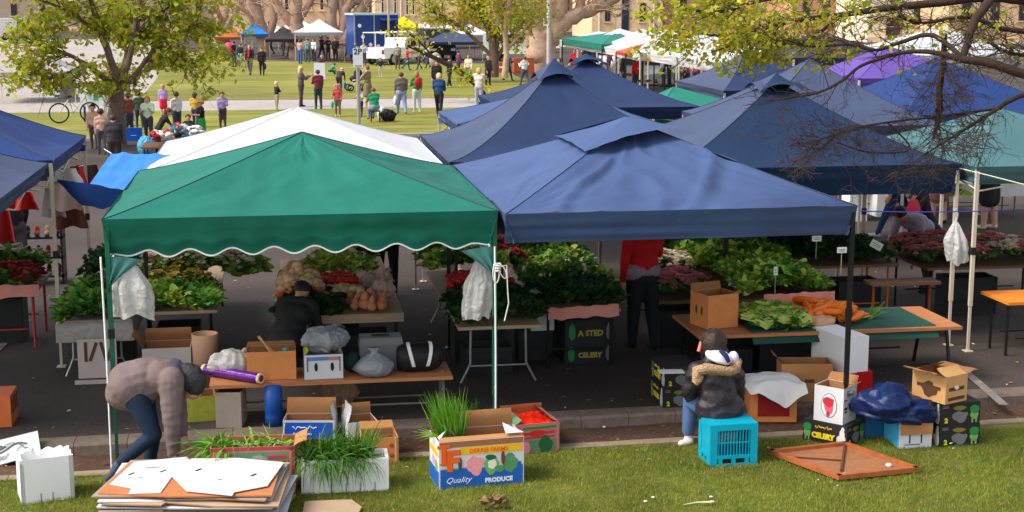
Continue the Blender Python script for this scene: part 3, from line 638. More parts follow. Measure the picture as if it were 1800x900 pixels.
# --- third table: roots and pumpkins
trestle('wide wooden table of potatoes, pumpkins and bagged roots', .0, 1.38, 16.45, 20.2, .80, WOODP, BLACK_METAL, th=.1)
heap('potato', .0, .5, 17.1, 18.2, .92, 6, 8, 'pale brown potato piled at the left of the root table', 'potatoes on the root table', 1.25, .16)
heap('orange_pepper', .02, .5, 16.8, 17.05, .92, 6, 3, 'bright orange carrot below the potatoes', 'carrots below the potatoes', 1.2, .05)
heap('squash', .78, 1.18, 16.52, 16.95, .81, 4, 3, 'brown bell-shaped pumpkin at the front corner of the root table', 'pumpkins on the root table', .72, .05)
heap('tomato', .5, .9, 17.3, 17.75, .97, 7, 4, 'red tomato in the middle of the root table', 'tomatoes on the root table', 1.1, .04)
heap('zucchini', .5, .9, 16.95, 17.35, .86, 2, 5, 'dark green zucchini in the middle of the root table', 'zucchini on the root table', 1.0, .05)
heap(['lettuce', 'cauli', 'lettuce'], .4, 1.1, 17.8, 18.7, 1.0, 4, 3, 'green or white headed vegetable at the far end of the root table', 'headed vegetables on the root table', 1.1, .15)
heap('kale', .05, .6, 16.45, 16.75, .8, 4, 2, 'dark bunch beside the crouching vendor', 'dark bunches beside the crouching vendor', 1.1, .1)
def fold_bag(mb, s, seed):
    c = Vector((s[0] * .12, 0, s[2]))
    for i, p in enumerate(mb.v):
        q = Vector(p); d = q - c; a = math.atan2(d.y, d.x); k = .07 * math.sin(a * 11 + seed + 3 * nz3(q.x * 6, q.y * 6, seed)) * min(1, d.length / (s[0] * .4)); n = (q - Vector((0, 0, s[2] * .4))); k += .05 * (1 - 4 * abs(nz3(q.x * 9 + seed, q.y * 9, q.z * 9)))
        mb.v[i] = tuple(q + n * k * 1.3)
def sack(label, loc, s, m=PLASTIC_BAG, seed=0, name='plastic_bag', ears=True, cat='plastic bag', rz=0):
    mb = MB(); mb.blob((0, 0, s[2] * .46), (s[0] / 2, s[1] / 2, s[2] / 2), m, .14, 1.5, seed, 54, 36); fold_bag(mb, s, seed)
    if ears:
        for q in (0, 1): mb.grid(lambda u, v, q=q: Vector((s[0] * (.18 + .26 * u * (.6 + q * .6)) + .01 * math.sin(v * 9), s[1] * (-.1 + .25 * v + q * .1), s[2] * (.80 + .18 * math.sin(u * 2.6) - .1 * u * q + .05 * v))), 8, 4, m)
    o = mb.build(name); o.location = loc; o.rotation_euler[2] = rz
    return tag(o, label, cat)
for i, (x, y, dx) in enumerate([(.2, 18.5, 0), (.42, 18.3, 1), (1.0, 17.6, 0), (1.2, 17.1, 1), (.8, 17.75, 1), (1.22, 17.8, 2)]):
    sack(['tied clear bag of pale roots behind the potatoes', 'tied clear bag next to the dark jar on the root table', 'pinkish knotted bag of roots at the right of the root table', 'clear bag of beige roots nearest the right edge of the root table', 'white paper bag among the roots', 'pink knotted bag at the far right corner of the root table'][i], (x, y, .84), (.26, .22, .24), mat('pink_bag_film', (214, 176, 168), .4, .15, 9, .5, 20, transl=.2, dist=.03) if i in (2, 3, 5) else PLASTIC_BAG, i + 3)
# --- fourth table (under the middle post)
trestle('pale narrow table on curved grey legs beside the middle post', 1.9, 2.82, 15.6, 19.0, .80, WOODP, STEEL, style='curve')
heap('kale', 1.95, 2.8, 15.65, 17.0, .82, 4, 4, 'very dark bunch at the near end of the curved-leg table', 'dark bunches on the curved-leg table', 1.15, .12)
heap(['lettuce', 'cauli', 'greens'], 1.8, 2.7, 17.5, 18.5, 1.06, 5, 4, 'pale green or white headed vegetable at the far end of the curved-leg table', 'pale green bunches on the curved-leg table', 1.05, .16)
heap('tomato', 1.95, 2.4, 17.0, 17.4, .98, 6, 3, 'red radish in the middle of the curved-leg table', 'radishes on the curved-leg table', 1.2, .05)
heap('red_flower', 2.55, 2.95, 17.8, 18.6, 1.06, 2, 3, 'red and white bloom bunch near the middle post', 'red blooms near the middle post', 1.0, .1)
# --- fifth: sloping rack of herbs
trestle('sloping rack of herbs rising away from the pink paper', 2.95, 3.85, 16.2, 20.0, .82, WOODP, BLACK_METAL, slope=.18)
heap('kale', 3.0, 3.85, 16.25, 17.2, .86, 4, 3, 'near-black bunch at the foot of the herb rack', 'dark bunches on the herb rack', 1.15, .08)
heap(['white_stem', 'white_stem', 'lettuce'], 3.0, 3.85, 17.0, 18.2, .94, 5, 4, 'green bunch among the white flower heads on the herb rack', 'white-flowered greens on the herb rack', 1.0, .1)
heap(['lettuce', 'chard'], 2.95, 3.85, 18.1, 19.2, .98, 5, 4, 'mid green herb bunch halfway up the herb rack', 'herbs on the herb rack', 1.0, .12)
heap('greens', 2.9, 3.8, 19.2, 20.4, 1.02, 5, 4, 'dark leafy bunch at the far top of the herb rack', 'dark leaves on the herb rack', 1.0, .12)
heap('pink_flower', 2.6, 2.95, 19.3, 20.6, 1.1, 2, 3, 'coral bloom bunch left of the herb rack', 'coral blooms by the herb rack', 1.1, .1)
def paper(label, a, b, drop, m=PAPERP, seed=0):
    mb = MB(); a, b = Vector(a), Vector(b)
    mb.grid(lambda u, v: a.lerp(b, u) + Vector((0, -.03 - .03 * v - .03 * nz3(u * 7 + seed, v, 1), .02 + .02 * nz3(u * 8, seed, 0) - drop * v * (1 + .25 * nz3(u * 4 + seed, 0, 2)))), 24, 6, m)
    return tag(mb.build('wrapping_paper', origin=tuple(a)), label, 'paper')
paper('pink paper hanging off the front of the herb rack', (2.98, 16.12, .85), (3.8, 16.12, .88), .13)
# crates under the herb rack
# --- flowers and boxes in the middle
trestle('low bench of wrapped flowers behind the cardboard box', 4.52, 5.1, 17.0, 18.6, .72, WOODD, BLACK_METAL)
heap('cream_flower', 4.48, 5.1, 17.6, 18.4, .92, 4, 3, 'cream bloom bunch beside the red-topped person', 'cream blooms beside the red-topped person', 1.15, .15)
heap('pink_flower', 4.5, 5.1, 16.95, 17.5, .80, 4, 3, 'dusky pink bloom bunch behind the cardboard box', 'dusky pink blooms behind the cardboard box', 1.15, .1)
# --- main right table of greens
trestle('sloping stand of bright greens ending in pink paper', 5.15, 6.25, 16.0, 20.0, .92, WOODD, BLACK_METAL, slope=.12)
heap(['lettuce', 'lettuce', 'chard'], 5.3, 6.2, 16.05, 17.6, .98, 6, 6, 'bright green leafy bunch at the front of the greens stand', 'bright greens on the greens stand', 1.05, .14)
heap(['greens', 'lettuce'], 5.2, 6.25, 17.6, 18.8, 1.04, 6, 4, 'mid green leafy bunch halfway back on the greens stand', 'mid greens on the greens stand', 1.1, .14)
heap('greens', 5.15, 6.2, 18.8, 20.2, 1.08, 6, 4, 'darker leafy bunch at the back of the greens stand', 'dark greens on the greens stand', 1.1, .14)
paper('large pink paper hanging off the front of the greens stand', (5.45, 15.93, .97), (6.3, 15.93, .99), .2, seed=5)
# --- green-cloth table in front
GCL = mat('dark_green_cloth', (34, 74, 64), .9, .1, 5, .2, 30)
t = trestle('long wooden table under dark green cloth with celery and oranges', 4.42, 7.42, 14.95, 16.05, .76, WOODT, BLACK_METAL, style='cross')
mb = MB(); mb.grid(lambda u, v: Vector((5.02 + 2.12 * u, 14.93 + 1.06 * v, .772 - (.12 * (1 - v * 12) if v < 1 / 12 else 0) + .004 * nz3(u * 12, v * 8, 1))), 30, 24, GCL); mb.build('table_cloth', t, world=True)
heap('celery', 5.1, 5.62, 15.05, 15.7, .79, 3, 3, 'green celery bunch lying on the dark green cloth', 'celery on the green cloth', 1.25, .08, rz=.5)
heap('greens', 5.15, 5.6, 14.98, 15.3, .78, 3, 1, 'flat dark bunch in front of the celery', 'bunches in front of the celery', .9, .03)
heap('orange_pepper', 5.7, 6.35, 15.2, 15.85, .80, 5, 7, 'bright orange carrot bagged on the dark green cloth', 'carrots on the green cloth', 1.7, .10)
sack('clear bag of pale carrots on the dark green cloth', (5.78, 15.2, .77), (.5, .25, .13), mat('peach_bag_film', (222, 170, 138), .35, .2, 9, .5, 20, transl=.2, dist=.03), 12, ears=False)
sack('clear bag of orange carrots beside the black post', (6.2, 15.35, .78), (.26, .24, .22), mat('orange_bag_film', (232, 132, 52), .35, .25, 9, .5, 20, transl=.2, dist=.03), 13)
put('spring_onion', (6.5, 15.4, .78), 'feathery carrot tops trailing onto the green cloth beside the bag', None, .8, -1.3)
# --- tables further right
trestle('dark table of greens served by the person in the pale shirt', 6.35, 8.0, 18.0, 19.0, .9, WOODD, mat('orange_table_leg', (206, 104, 40), .5, .1))
heap('kale', 6.4, 7.9, 18.1, 19.2, .95, 7, 4, 'dark leafy bunch on the table in front of the pale-shirted person', 'greens before the pale-shirted person', 1.1, .12)
trestle('small dark side table on orange legs left of the cream post', 7.2, 8.1, 16.95, 17.25, .86, WOODD, MATS['orange_table_leg'], name='side_table')
trestle('brown table of pink dried flowers right of the cream post', 8.35, 10.4, 17.9, 19.2, .85, WOODD, BLACK_METAL)
heap('pink_flower', 8.35, 9.3, 18.0, 19.2, .9, 6, 4, 'dusty pink dried bloom bunch right of the cream post', 'dried pink blooms right of the cream post', 1.05, .12)
trestle('bright orange trestle at the right edge', 8.45, 10.2, 15.9, 16.6, .8, mat('orange_plank', (226, 128, 34), .6, .12, 5), BLACK_METAL)
# --- left stall flowers at the frame edge
trestle('red-legged table of red blooms at the left edge', -4.1, -2.9, 18.2, 19.4, .86, WOODD, mat('red_table_leg', (178, 58, 44), .5, .1))
heap('red_flower', -3.95, -2.95, 18.1, 18.7, .92, 6, 2, 'red bloom bunch in pink paper on the left edge table', 'red blooms on the left edge table', 1.2, .08)
heap('greens', -3.7, -2.95, 18.7, 19.3, 1.0, 4, 2, 'dark leaf bunch behind the red blooms', 'leaves behind the red blooms', 1.1, .08)
heap('pink_flower', -4.1, -3.6, 18.3, 19.3, .98, 3, 3, 'pink bloom bunch left of the red blooms', 'pink blooms on the left edge table', 1.2, .1)
paper('pink paper skirt in front of the red blooms on the left edge table', (-4.05, 18.08, .93), (-2.85, 18.08, .93), .14, seed=9)

heap('cream_flower', -4.0, -3.0, 18.9, 19.4, 1.02, 5, 2, 'white bloom bunch at the back of the left edge table', 'white blooms on the left edge table', 1.1, .08)
heap(['cream_flower', 'pink_flower'], -1.5, -.9, 17.7, 18.2, 1.12, 4, 2, 'pale bloom bunch behind the yellowish blooms on the flower table', 'pale blooms on the flower table', 1.15, .06)
heap('tomato', 1.95, 2.75, 16.95, 17.2, .95, 7, 2, 'red radish at the front of the pale heads on the curved-leg table', 'front radishes on the curved-leg table', 1.3, .05)
heap(['yellow_flower', 'cream_flower'], .55, 1.2, 18.5, 19.0, 1.12, 4, 2, 'yellow or cream bloom bunch at the far end of the root table', 'blooms behind the root table', 1.1, .06)
heap(['potato'], .62, .95, 17.0, 17.25, .90, 4, 3, 'pale brown potato in the middle of the root table beside the pumpkins', 'middle potatoes on the root table', 1.1, .04)
heap(['pink_flower', 'cream_flower'], 2.0, 2.9, 18.5, 19.1, 1.1, 5, 2, 'pink or cream bloom bunch behind the middle post', 'mixed blooms behind the middle post', 1.15, .06)
heap(['pink_flower', 'cream_flower'], 9.0, 10.3, 18.0, 19.1, .9, 6, 3, 'brownish pink dried bloom bunch at the far right table', 'dried blooms on the far right table', 1.05, .08)
# ================================================================== cartons and goods
def face_m(face, w, d, h):
    """maps (u, v, out) on a side of a carton to its local space; u from the left edge seen from outside, v up from the base"""
    if face == 'front': return Matrix(((1, 0, 0, -w / 2), (0, 0, -1, -d / 2), (0, 1, 0, 0), (0, 0, 0, 1)))
    if face == 'right': return Matrix(((0, 0, 1, w / 2), (1, 0, 0, -d / 2), (0, 1, 0, 0), (0, 0, 0, 1)))
    if face == 'left': return Matrix(((0, 0, -1, -w / 2), (-1, 0, 0, d / 2), (0, 1, 0, 0), (0, 0, 0, 1)))
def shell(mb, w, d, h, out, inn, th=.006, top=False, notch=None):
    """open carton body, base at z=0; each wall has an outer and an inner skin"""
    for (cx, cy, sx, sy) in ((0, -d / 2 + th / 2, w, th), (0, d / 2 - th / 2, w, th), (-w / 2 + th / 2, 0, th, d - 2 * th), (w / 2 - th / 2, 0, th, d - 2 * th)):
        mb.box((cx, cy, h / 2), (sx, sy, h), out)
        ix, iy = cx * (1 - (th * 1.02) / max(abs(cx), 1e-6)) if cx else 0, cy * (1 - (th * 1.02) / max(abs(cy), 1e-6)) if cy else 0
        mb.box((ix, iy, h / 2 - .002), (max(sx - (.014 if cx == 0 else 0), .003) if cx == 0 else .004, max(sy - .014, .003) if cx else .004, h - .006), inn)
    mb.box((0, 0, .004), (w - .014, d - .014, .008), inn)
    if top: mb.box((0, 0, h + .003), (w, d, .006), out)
def flap(t, w, L, loc, rz, ang, m_out, m_in, name='flap', bend=.15):
    """a lid flap hinged on its u axis, ang measured from straight up, positive = folded outwards"""
    mb = MB(); n = 5
    def fn(u, v, off=0):
        a = ang + bend * v * v + .08 * nz3(u * 3 + loc[0] * 7, v, loc[1] * 5); r = L * v
        return Vector(((u - .5) * w * (1 - .05 * v), -(math.sin(a) * r + math.cos(a) * off), math.cos(a) * r - math.sin(a) * off))
    mb.grid(lambda u, v: fn(u, v, .003), 6, n, m_out); mb.grid(lambda u, v: fn(u, v, -.003), 6, n, m_in)
    mb2 = MB(); M = TR(*loc) @ RZ(rz)
    for v, f, k, s in zip([None], [None], [None], [None]): pass
    mb2.v = [tuple(M @ Vector(p)) for p in mb.v]; mb2.f = mb.f; mb2.mi = mb.mi; mb2.mats = mb.mats; mb2.sm = mb.sm
    return mb2.build(name, t)
def carton(name, label, base, rz, w, d, h, out, inn=KRAFT_D, prints=None, flaps=(), top=False, cat='box', group=None, th=.006):
    t = thing(name, label, cat, base, rz, group); mb = MB()
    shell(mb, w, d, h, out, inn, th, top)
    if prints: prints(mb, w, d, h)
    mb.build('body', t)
    for f in flaps:
        side, L, ang = f[:3]; fo = f[3] if len(f) > 3 else out; fi = f[4] if len(f) > 4 else inn
        if side == 'front': flap(t, w, L, (0, -d / 2 + .004, h), 0, ang, fo, fi)
        if side == 'back': flap(t, w, L, (0, d / 2 - .004, h), PI, ang, fo, fi)
        if side == 'right': flap(t, d, L, (w / 2 - .004, 0, h), PI / 2, ang, fo, fi)
        if side == 'left': flap(t, d, L, (-w / 2 + .004, 0, h), -PI / 2, ang, fo, fi)
    return t
def place(a, b, topy, z=0.0, depth=.35, side=None):
    """front-left and front-right base corners in photo pixels -> base centre, turn, width, height"""
    A_, B_ = G(*a, z), G(*b, z); v = B_ - A_; w = v.length; rz = math.atan2(v.y, v.x)
    n = Vector((-v.y, v.x, 0)).normalized(); c = (A_ + B_) / 2 + n * depth / 2
    h = DY(a[0], topy, A_.y).z - z
    return tuple(c), rz, w, depth, h
OFF = .0035
# --- broken foam box
p, rz, w, d, h = place((27, 884), (119, 882), 806, 0, .34)
rz += .35; t = thing('foam_box', 'white polystyrene box with jagged broken rim on the grass at the left', 'foam box', p, rz)
mb = MB(); th = .035
def rim(u, k): return h * (1 - .22 * max(0, nz3(u * 5 + k * 3.3, k, 2) + .25)) if k in (1, 2, 3) else h * (1 - .03 * abs(nz3(u * 9, k, 1)))
for k, (sx, sy, L, a) in enumerate([(0, -d / 2 + th / 2, w, 0), (w / 2 - th / 2, 0, d, PI / 2), (0, d / 2 - th / 2, w, PI), (-w / 2 + th / 2, 0, d, -PI / 2)]):
    n = 24; M = TR(sx, sy, 0) @ RZ(a)
    for i in range(n):
        u0, u1 = i / n, (i + 1) / n; x0, x1 = (u0 - .5) * L, (u1 - .5) * L; h0, h1 = rim(u0, k), rim(u1, k); y = th / 2
        mb.add([(x0, -y, 0), (x1, -y, 0), (x1, y, 0), (x0, y, 0), (x0, -y, h0), (x1, -y, h1), (x1, y, h1 - .01), (x0, y, h0 - .01)], [(0, 1, 5, 4), (4, 5, 6, 7), (7, 6, 2, 3)] + ([(3, 0, 4, 7)] if i == 0 else []) + ([(1, 2, 6, 5)] if i == n - 1 else []), FOAM, M)
mb.box((0, 0, h * .55), (w - .06, d - .06, .02), FOAM)
for x in (-.06, .04): mb.box((x, -d / 2 - .001, .04), (.008, .004, .09), mat('foam_groove', (120, 120, 120), .8))
for y in (-.02, .03, .08): mb.box((w / 2 + .001, y, .05), (.004, .007, .08), MATS['foam_groove'])
mb.build('body', t)
# --- white placard
c0, c1, c2, c3 = DY(-40, 783, 14.3), DY(66, 757, 14.25), DY(72, 796, 13.95), DY(-40, 828, 13.9)
mb = MB(); nn = (c1 - c0).cross(c3 - c0).normalized() * .01
mb.add([c0, c1, c2, c3, c0 + nn, c1 + nn, c2 + nn, c3 + nn], [(0, 1, 2, 3), (7, 6, 5, 4), (0, 4, 5, 1), (1, 5, 6, 2), (2, 6, 7, 3), (3, 7, 4, 0)], CARDW)
def onp(u, v): return c0.lerp(c1, u).lerp(c3.lerp(c2, u), v) - nn * .3 * (1 if nn.z < 0 else -1) + Vector((0, -.004, .004))
for k, (u0, v0, L) in enumerate([(.2, .45, .6), (.25, .38, .5), (.6, .62, .25), (.75, .72, .14), (.3, .75, .2), (.15, .85, .3)]):
    mb.tube([onp(u0 + L * i / 9, v0 + .12 * math.sin(i * .7 + k)) for i in range(10)], .004 if k else .008, GREYP, 4)
tag(mb.build('placard', origin=tuple(c3)), 'white card placard with grey scribbled lines resting against the kerb', 'sign')
# --- stack of flattened cartons
ZT = .36
f_, b_ = G(338, 874, ZT), G(360, 806, ZT); sc = (f_ + b_) / 2; sdep = (b_.y - f_.y) / 2
def flat_sheet(pts, th, m1, m2):
    mb = MB(); n = len(pts)
    mb.poly(pts, th * .5, m2); mb.poly([(x, y) for x, y in pts], th * .5, m1, TR(0, 0, th * .5 + .0005)); return mb
SHEET = [(x * .92, y / .33 * sdep) for x, y in [(-.78, -.33), (-.22, -.33), (-.2, -.31), (.3, -.33), (.78, -.32), (.8, .31), (.2, .34), (.18, .32), (-.55, .34), (-.8, .3)]]
KR2 = mat('orange_kraft', (180, 112, 68), .85, .12, 7)
for k in range(15):
    m1, m2 = [(mat('faded_kraft', (168, 142, 116), .85), KRAFT_D), (CARDW, mat('grey_card', (150, 138, 126), .85)), (mat('grey_card', (150, 138, 126), .85), KRAFT_D), (CARDW, BROWNP)][k * 7 % 4]
    mb = flat_sheet([(x * R.uniform(.92, 1.04) + (.02 * nz3(x * 9, k, 1)), y * R.uniform(.92, 1.04)) for x, y in SHEET], .014, m1, m2)
    for v_i, p_ in enumerate(mb.v): mb.v[v_i] = (p_[0], p_[1], p_[2] + .010 * nz3(p_[0] * 2 + k, p_[1] * 2, k))
    o = mb.build('flat_carton'); o.location = (sc.x + R.uniform(-.05, .06), sc.y + R.uniform(-.03, .05), .012 + k * .0222); o.rotation_euler = (R.gauss(0, .006), R.gauss(0, .006), R.gauss(-.14, .035))
    tag(o, 'flattened cardboard carton inside the stack on the grass', 'flattened box', 'flattened cartons stacked on the grass')
zt = .345
gq = lambda px, py, z=zt + .02: G(px, py, z)
def poly_px(name, label, pts, z, th, m, cat, slots=()):
    P = [gq(*p, z) for p in pts]; o0 = P[0]; mb = MB()
    mb.poly([(p.x - o0.x, p.y - o0.y) for p in P], th, m)
    for (px, py, L, a, wd) in slots:
        q = gq(px, py, z + th) - o0; mb.box((q.x, q.y, th + .001), (L, wd, .002), BLACK, rz=a)
    o = mb.build(name); o.location = (o0.x, o0.y, z); return tag(o, label, cat)
poly_px('flat_carton', 'orange brown flattened carton right below the white sheets on the stack', [(172, 869), (228, 815), (330, 808), (496, 813), (478, 873), (300, 875)], zt, .012, KR2, 'flattened box')
poly_px('flat_carton', 'white flattened carton with dark slots on the left top of the stack', [(193, 852), (236, 813), (328, 804), (336, 812), (300, 842), (282, 867), (226, 869), (231, 859)], zt + .016, .006, CARDW, 'flattened box', [(231, 833, .07, .9, .02), (287, 828, .07, .9, .02), (268, 822, .12, .1, .012), (247, 840, .03, .2, .012)])
poly_px('flat_carton', 'larger white flattened carton with dark slots on the right top of the stack', [(303, 839), (337, 807), (420, 806), (499, 814), (470, 855), (412, 866), (408, 872), (328, 864)], zt + .024, .006, CARDW, 'flattened box', [(349, 826, .07, .9, .025), (446, 835, .07, .9, .025), (387, 843, .03, .1, .012)])
# --- red and green fruit carton with leeks
PINKC = mat('dusty_pink_card', (190, 118, 112), .75, .1, 6)
def pr_red(mb, w, d, h):
    M = face_m('front', w, d, h)
    mb.box((w / 2, h * .965, OFF / 2), (w * .98, h * .07, OFF), mat('dull_red_print', (168, 56, 62), .7), M)
    mb.box((w / 2, h * .72, OFF / 2), (w * .84, h * .34, OFF), mat('sage_print', (92, 132, 100), .7, .1), M)
    for y in (.78, .66): 
        mb.box((w * .2, h * y, OFF), (w * .2, h * .07, OFF), PINKP, M); mb.box((w * .79, h * y, OFF), (w * .22, h * .07, OFF), REDP, M)
    mb.ell(w * .57, h * .66, w * .12, h * .16, OFF * 2, mat('pale_sage', (150, 162, 140), .7), M); mb.box((w * .15, h * .78, OFF * 1.5), (w * .09, h * .12, OFF), REDP, M)
    for q in range(5): mb.ell(w * (.74 + .04 * q), h * (.2 + .04 * (q % 2)), w * .025, h * .05, OFF, GREENP, M, 10)
    for x in (.02, .975): mb.box((w * x, h / 2, OFF / 2), (w * .03, h * .96, OFF), MATS['dull_red_print'], M)
p, rz, w, d, h = place((372, 872), (520, 867), 788, 0, .36)
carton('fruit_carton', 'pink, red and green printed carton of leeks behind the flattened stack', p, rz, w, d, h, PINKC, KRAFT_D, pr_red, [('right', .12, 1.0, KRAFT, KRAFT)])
def grass_bundle(label, loc, n, L, rr, base=.12, droop=.5, dirv=None, spread=.5, name='spring_onion_bunch', m=ONION, wd=.007, group=None, white=0, cat='spring onions'):
    mb = MB(); blades(mb, n, m, base, L, rr, droop, wd, dirv, spread)
    for _ in range(white): 
        x, y = rr.gauss(0, base * .5), rr.gauss(0, base * .5); mb.tube([(x, y, -.05), (x + rr.gauss(0, .02), y, .08)], .009, STEM, 5)
    o = mb.build(name); o.location = loc; return tag(o, label, cat, group)
rr = random.Random(11)
M = TR(*p) @ RZ(rz)
grass_bundle('leeks flopping over the left corner of the pink carton', M @ Vector((-w * .36, .0, h - .08)), 130, .44, rr, .09, 2.2, (-.35, -.15, .1), .55, 'leek_bunch', wd=.012, white=6, cat='leeks')
grass_bundle('leeks lying in the middle of the pink carton', M @ Vector((-w * .05, .03, h - .1)), 100, .36, rr, .1, 2.0, (.1, 0, 0), .7, 'leek_bunch', wd=.012, white=8, cat='leeks')
grass_bundle('pale leeks at the right end of the pink carton', M @ Vector((w * .22, .05, h - .1)), 80, .36, rr, .09, 2.0, (.1, 0, 0), .6, 'leek_bunch', leafm('pale_leek', (140, 170, 70), .25), .009, white=10, cat='leeks')
# --- blue carton, white cartons on the kerb
def scribble(mb, M, x, y, L, a, m, seed, th=.006):
    mb.tube([M @ Vector((x + L * i / 14, y + a * math.sin(i * 1.9 + seed) * (.5 + .5 * math.sin(i * .8)), OFF + .001)) for i in range(15)], th, m, 4)
def pr_blue2(mb, w, d, h):
    M = face_m('front', w, d, h)
    mb.box((w / 2, h * .46, OFF / 2), (w * .94, h * .86, OFF), mat('royal_blue_print', (20, 84, 190), .6), M)
    scribble(mb, M, w * .18, h * .62, w * .48, h * .1, WHITE, 1); scribble(mb, M, w * .16, h * .26, w * .4, h * .08, WHITE, 4)
p, rz, w, d, h = place((498, 772), (588, 772), 739, .12, .26)
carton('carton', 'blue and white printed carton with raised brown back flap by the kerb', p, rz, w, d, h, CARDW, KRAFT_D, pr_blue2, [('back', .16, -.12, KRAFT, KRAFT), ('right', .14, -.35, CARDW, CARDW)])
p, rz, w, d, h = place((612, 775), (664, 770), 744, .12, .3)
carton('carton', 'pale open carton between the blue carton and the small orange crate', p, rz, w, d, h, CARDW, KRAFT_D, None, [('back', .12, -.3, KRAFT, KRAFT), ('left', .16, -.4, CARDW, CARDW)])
# --- foam box of drooping greens
p, rz, w, d, h = place((530, 869), (684, 862), 812, 0, .3)
t = carton('foam_box', 'white polystyrene box with long green blades drooping over its front', p, rz, w, d, h, FOAM, FOAM, lambda mb, w, d, h: [mb.box((w * x, h * .15, OFF / 2), (.008, h * .28, OFF), mat('foam_groove', (120, 120, 120)), face_m('front', w, d, h)) for x in (.34, .51, .67, .84)], cat='foam box', th=.03)
M = TR(*p) @ RZ(rz)
for i, (x, nb, L, dr) in enumerate([(-.3, 130, .42, 1.5), (-.14, 150, .44, 1.5), (.02, 150, .42, 1.4), (.16, 120, .40, 1.5)]):
    grass_bundle('long garlic chive bunch drooping from the white polystyrene box', M @ Vector((x * w / .8, -.02, h - .06)), nb, L, rr, .08, dr, (0, -.35, .35), .5, 'chive_bunch', leafm('chive_blade', (74, 122, 38), .25, .35), .007, 'chives in the white polystyrene box', cat='chives')
grass_bundle('upright lighter chives at the back right of the polystyrene box', M @ Vector((.14, .06, h - .04)), 120, .3, rr, .1, .5, None, .35, 'chive_bunch', ONION, .006, cat='chives')
grass_bundle('pale stemmed chives at the back left of the polystyrene box', M @ Vector((-.16, .06, h - .06)), 60, .26, rr, .09, .6, None, .4, 'chive_bunch', MATS['pale_leek'], .007, white=8, cat='chives')
# --- small orange crate
p, rz, w, d, h = place((640, 818), (701, 814), 772, 0, .34)
def pr_or(mb, w, d, h):
    M = face_m('front', w, d, h)
    for x, y in ((.8, .7), (.8, .32), (.3, .7)): mb.ell(w * x, h * y, .018, .018, OFF, BROWNP, M, 14); mb.ell(w * x, h * y, .010, .010, OFF * 1.6, ORANGEP, M, 12)
    mb.box((w * .92, h / 2, OFF / 2), (.012, h, OFF), mat('pale_edge', (226, 190, 150)), M)
carton('carton', 'small orange brown carton with round dots on the grass edge', p, rz, w, d, h, mat('orange_card', (214, 136, 78), .8, .1, 6), KRAFT_D, pr_or, [('back', .1, .9, mat('orange_card', (214, 136, 78)), KRAFT)])
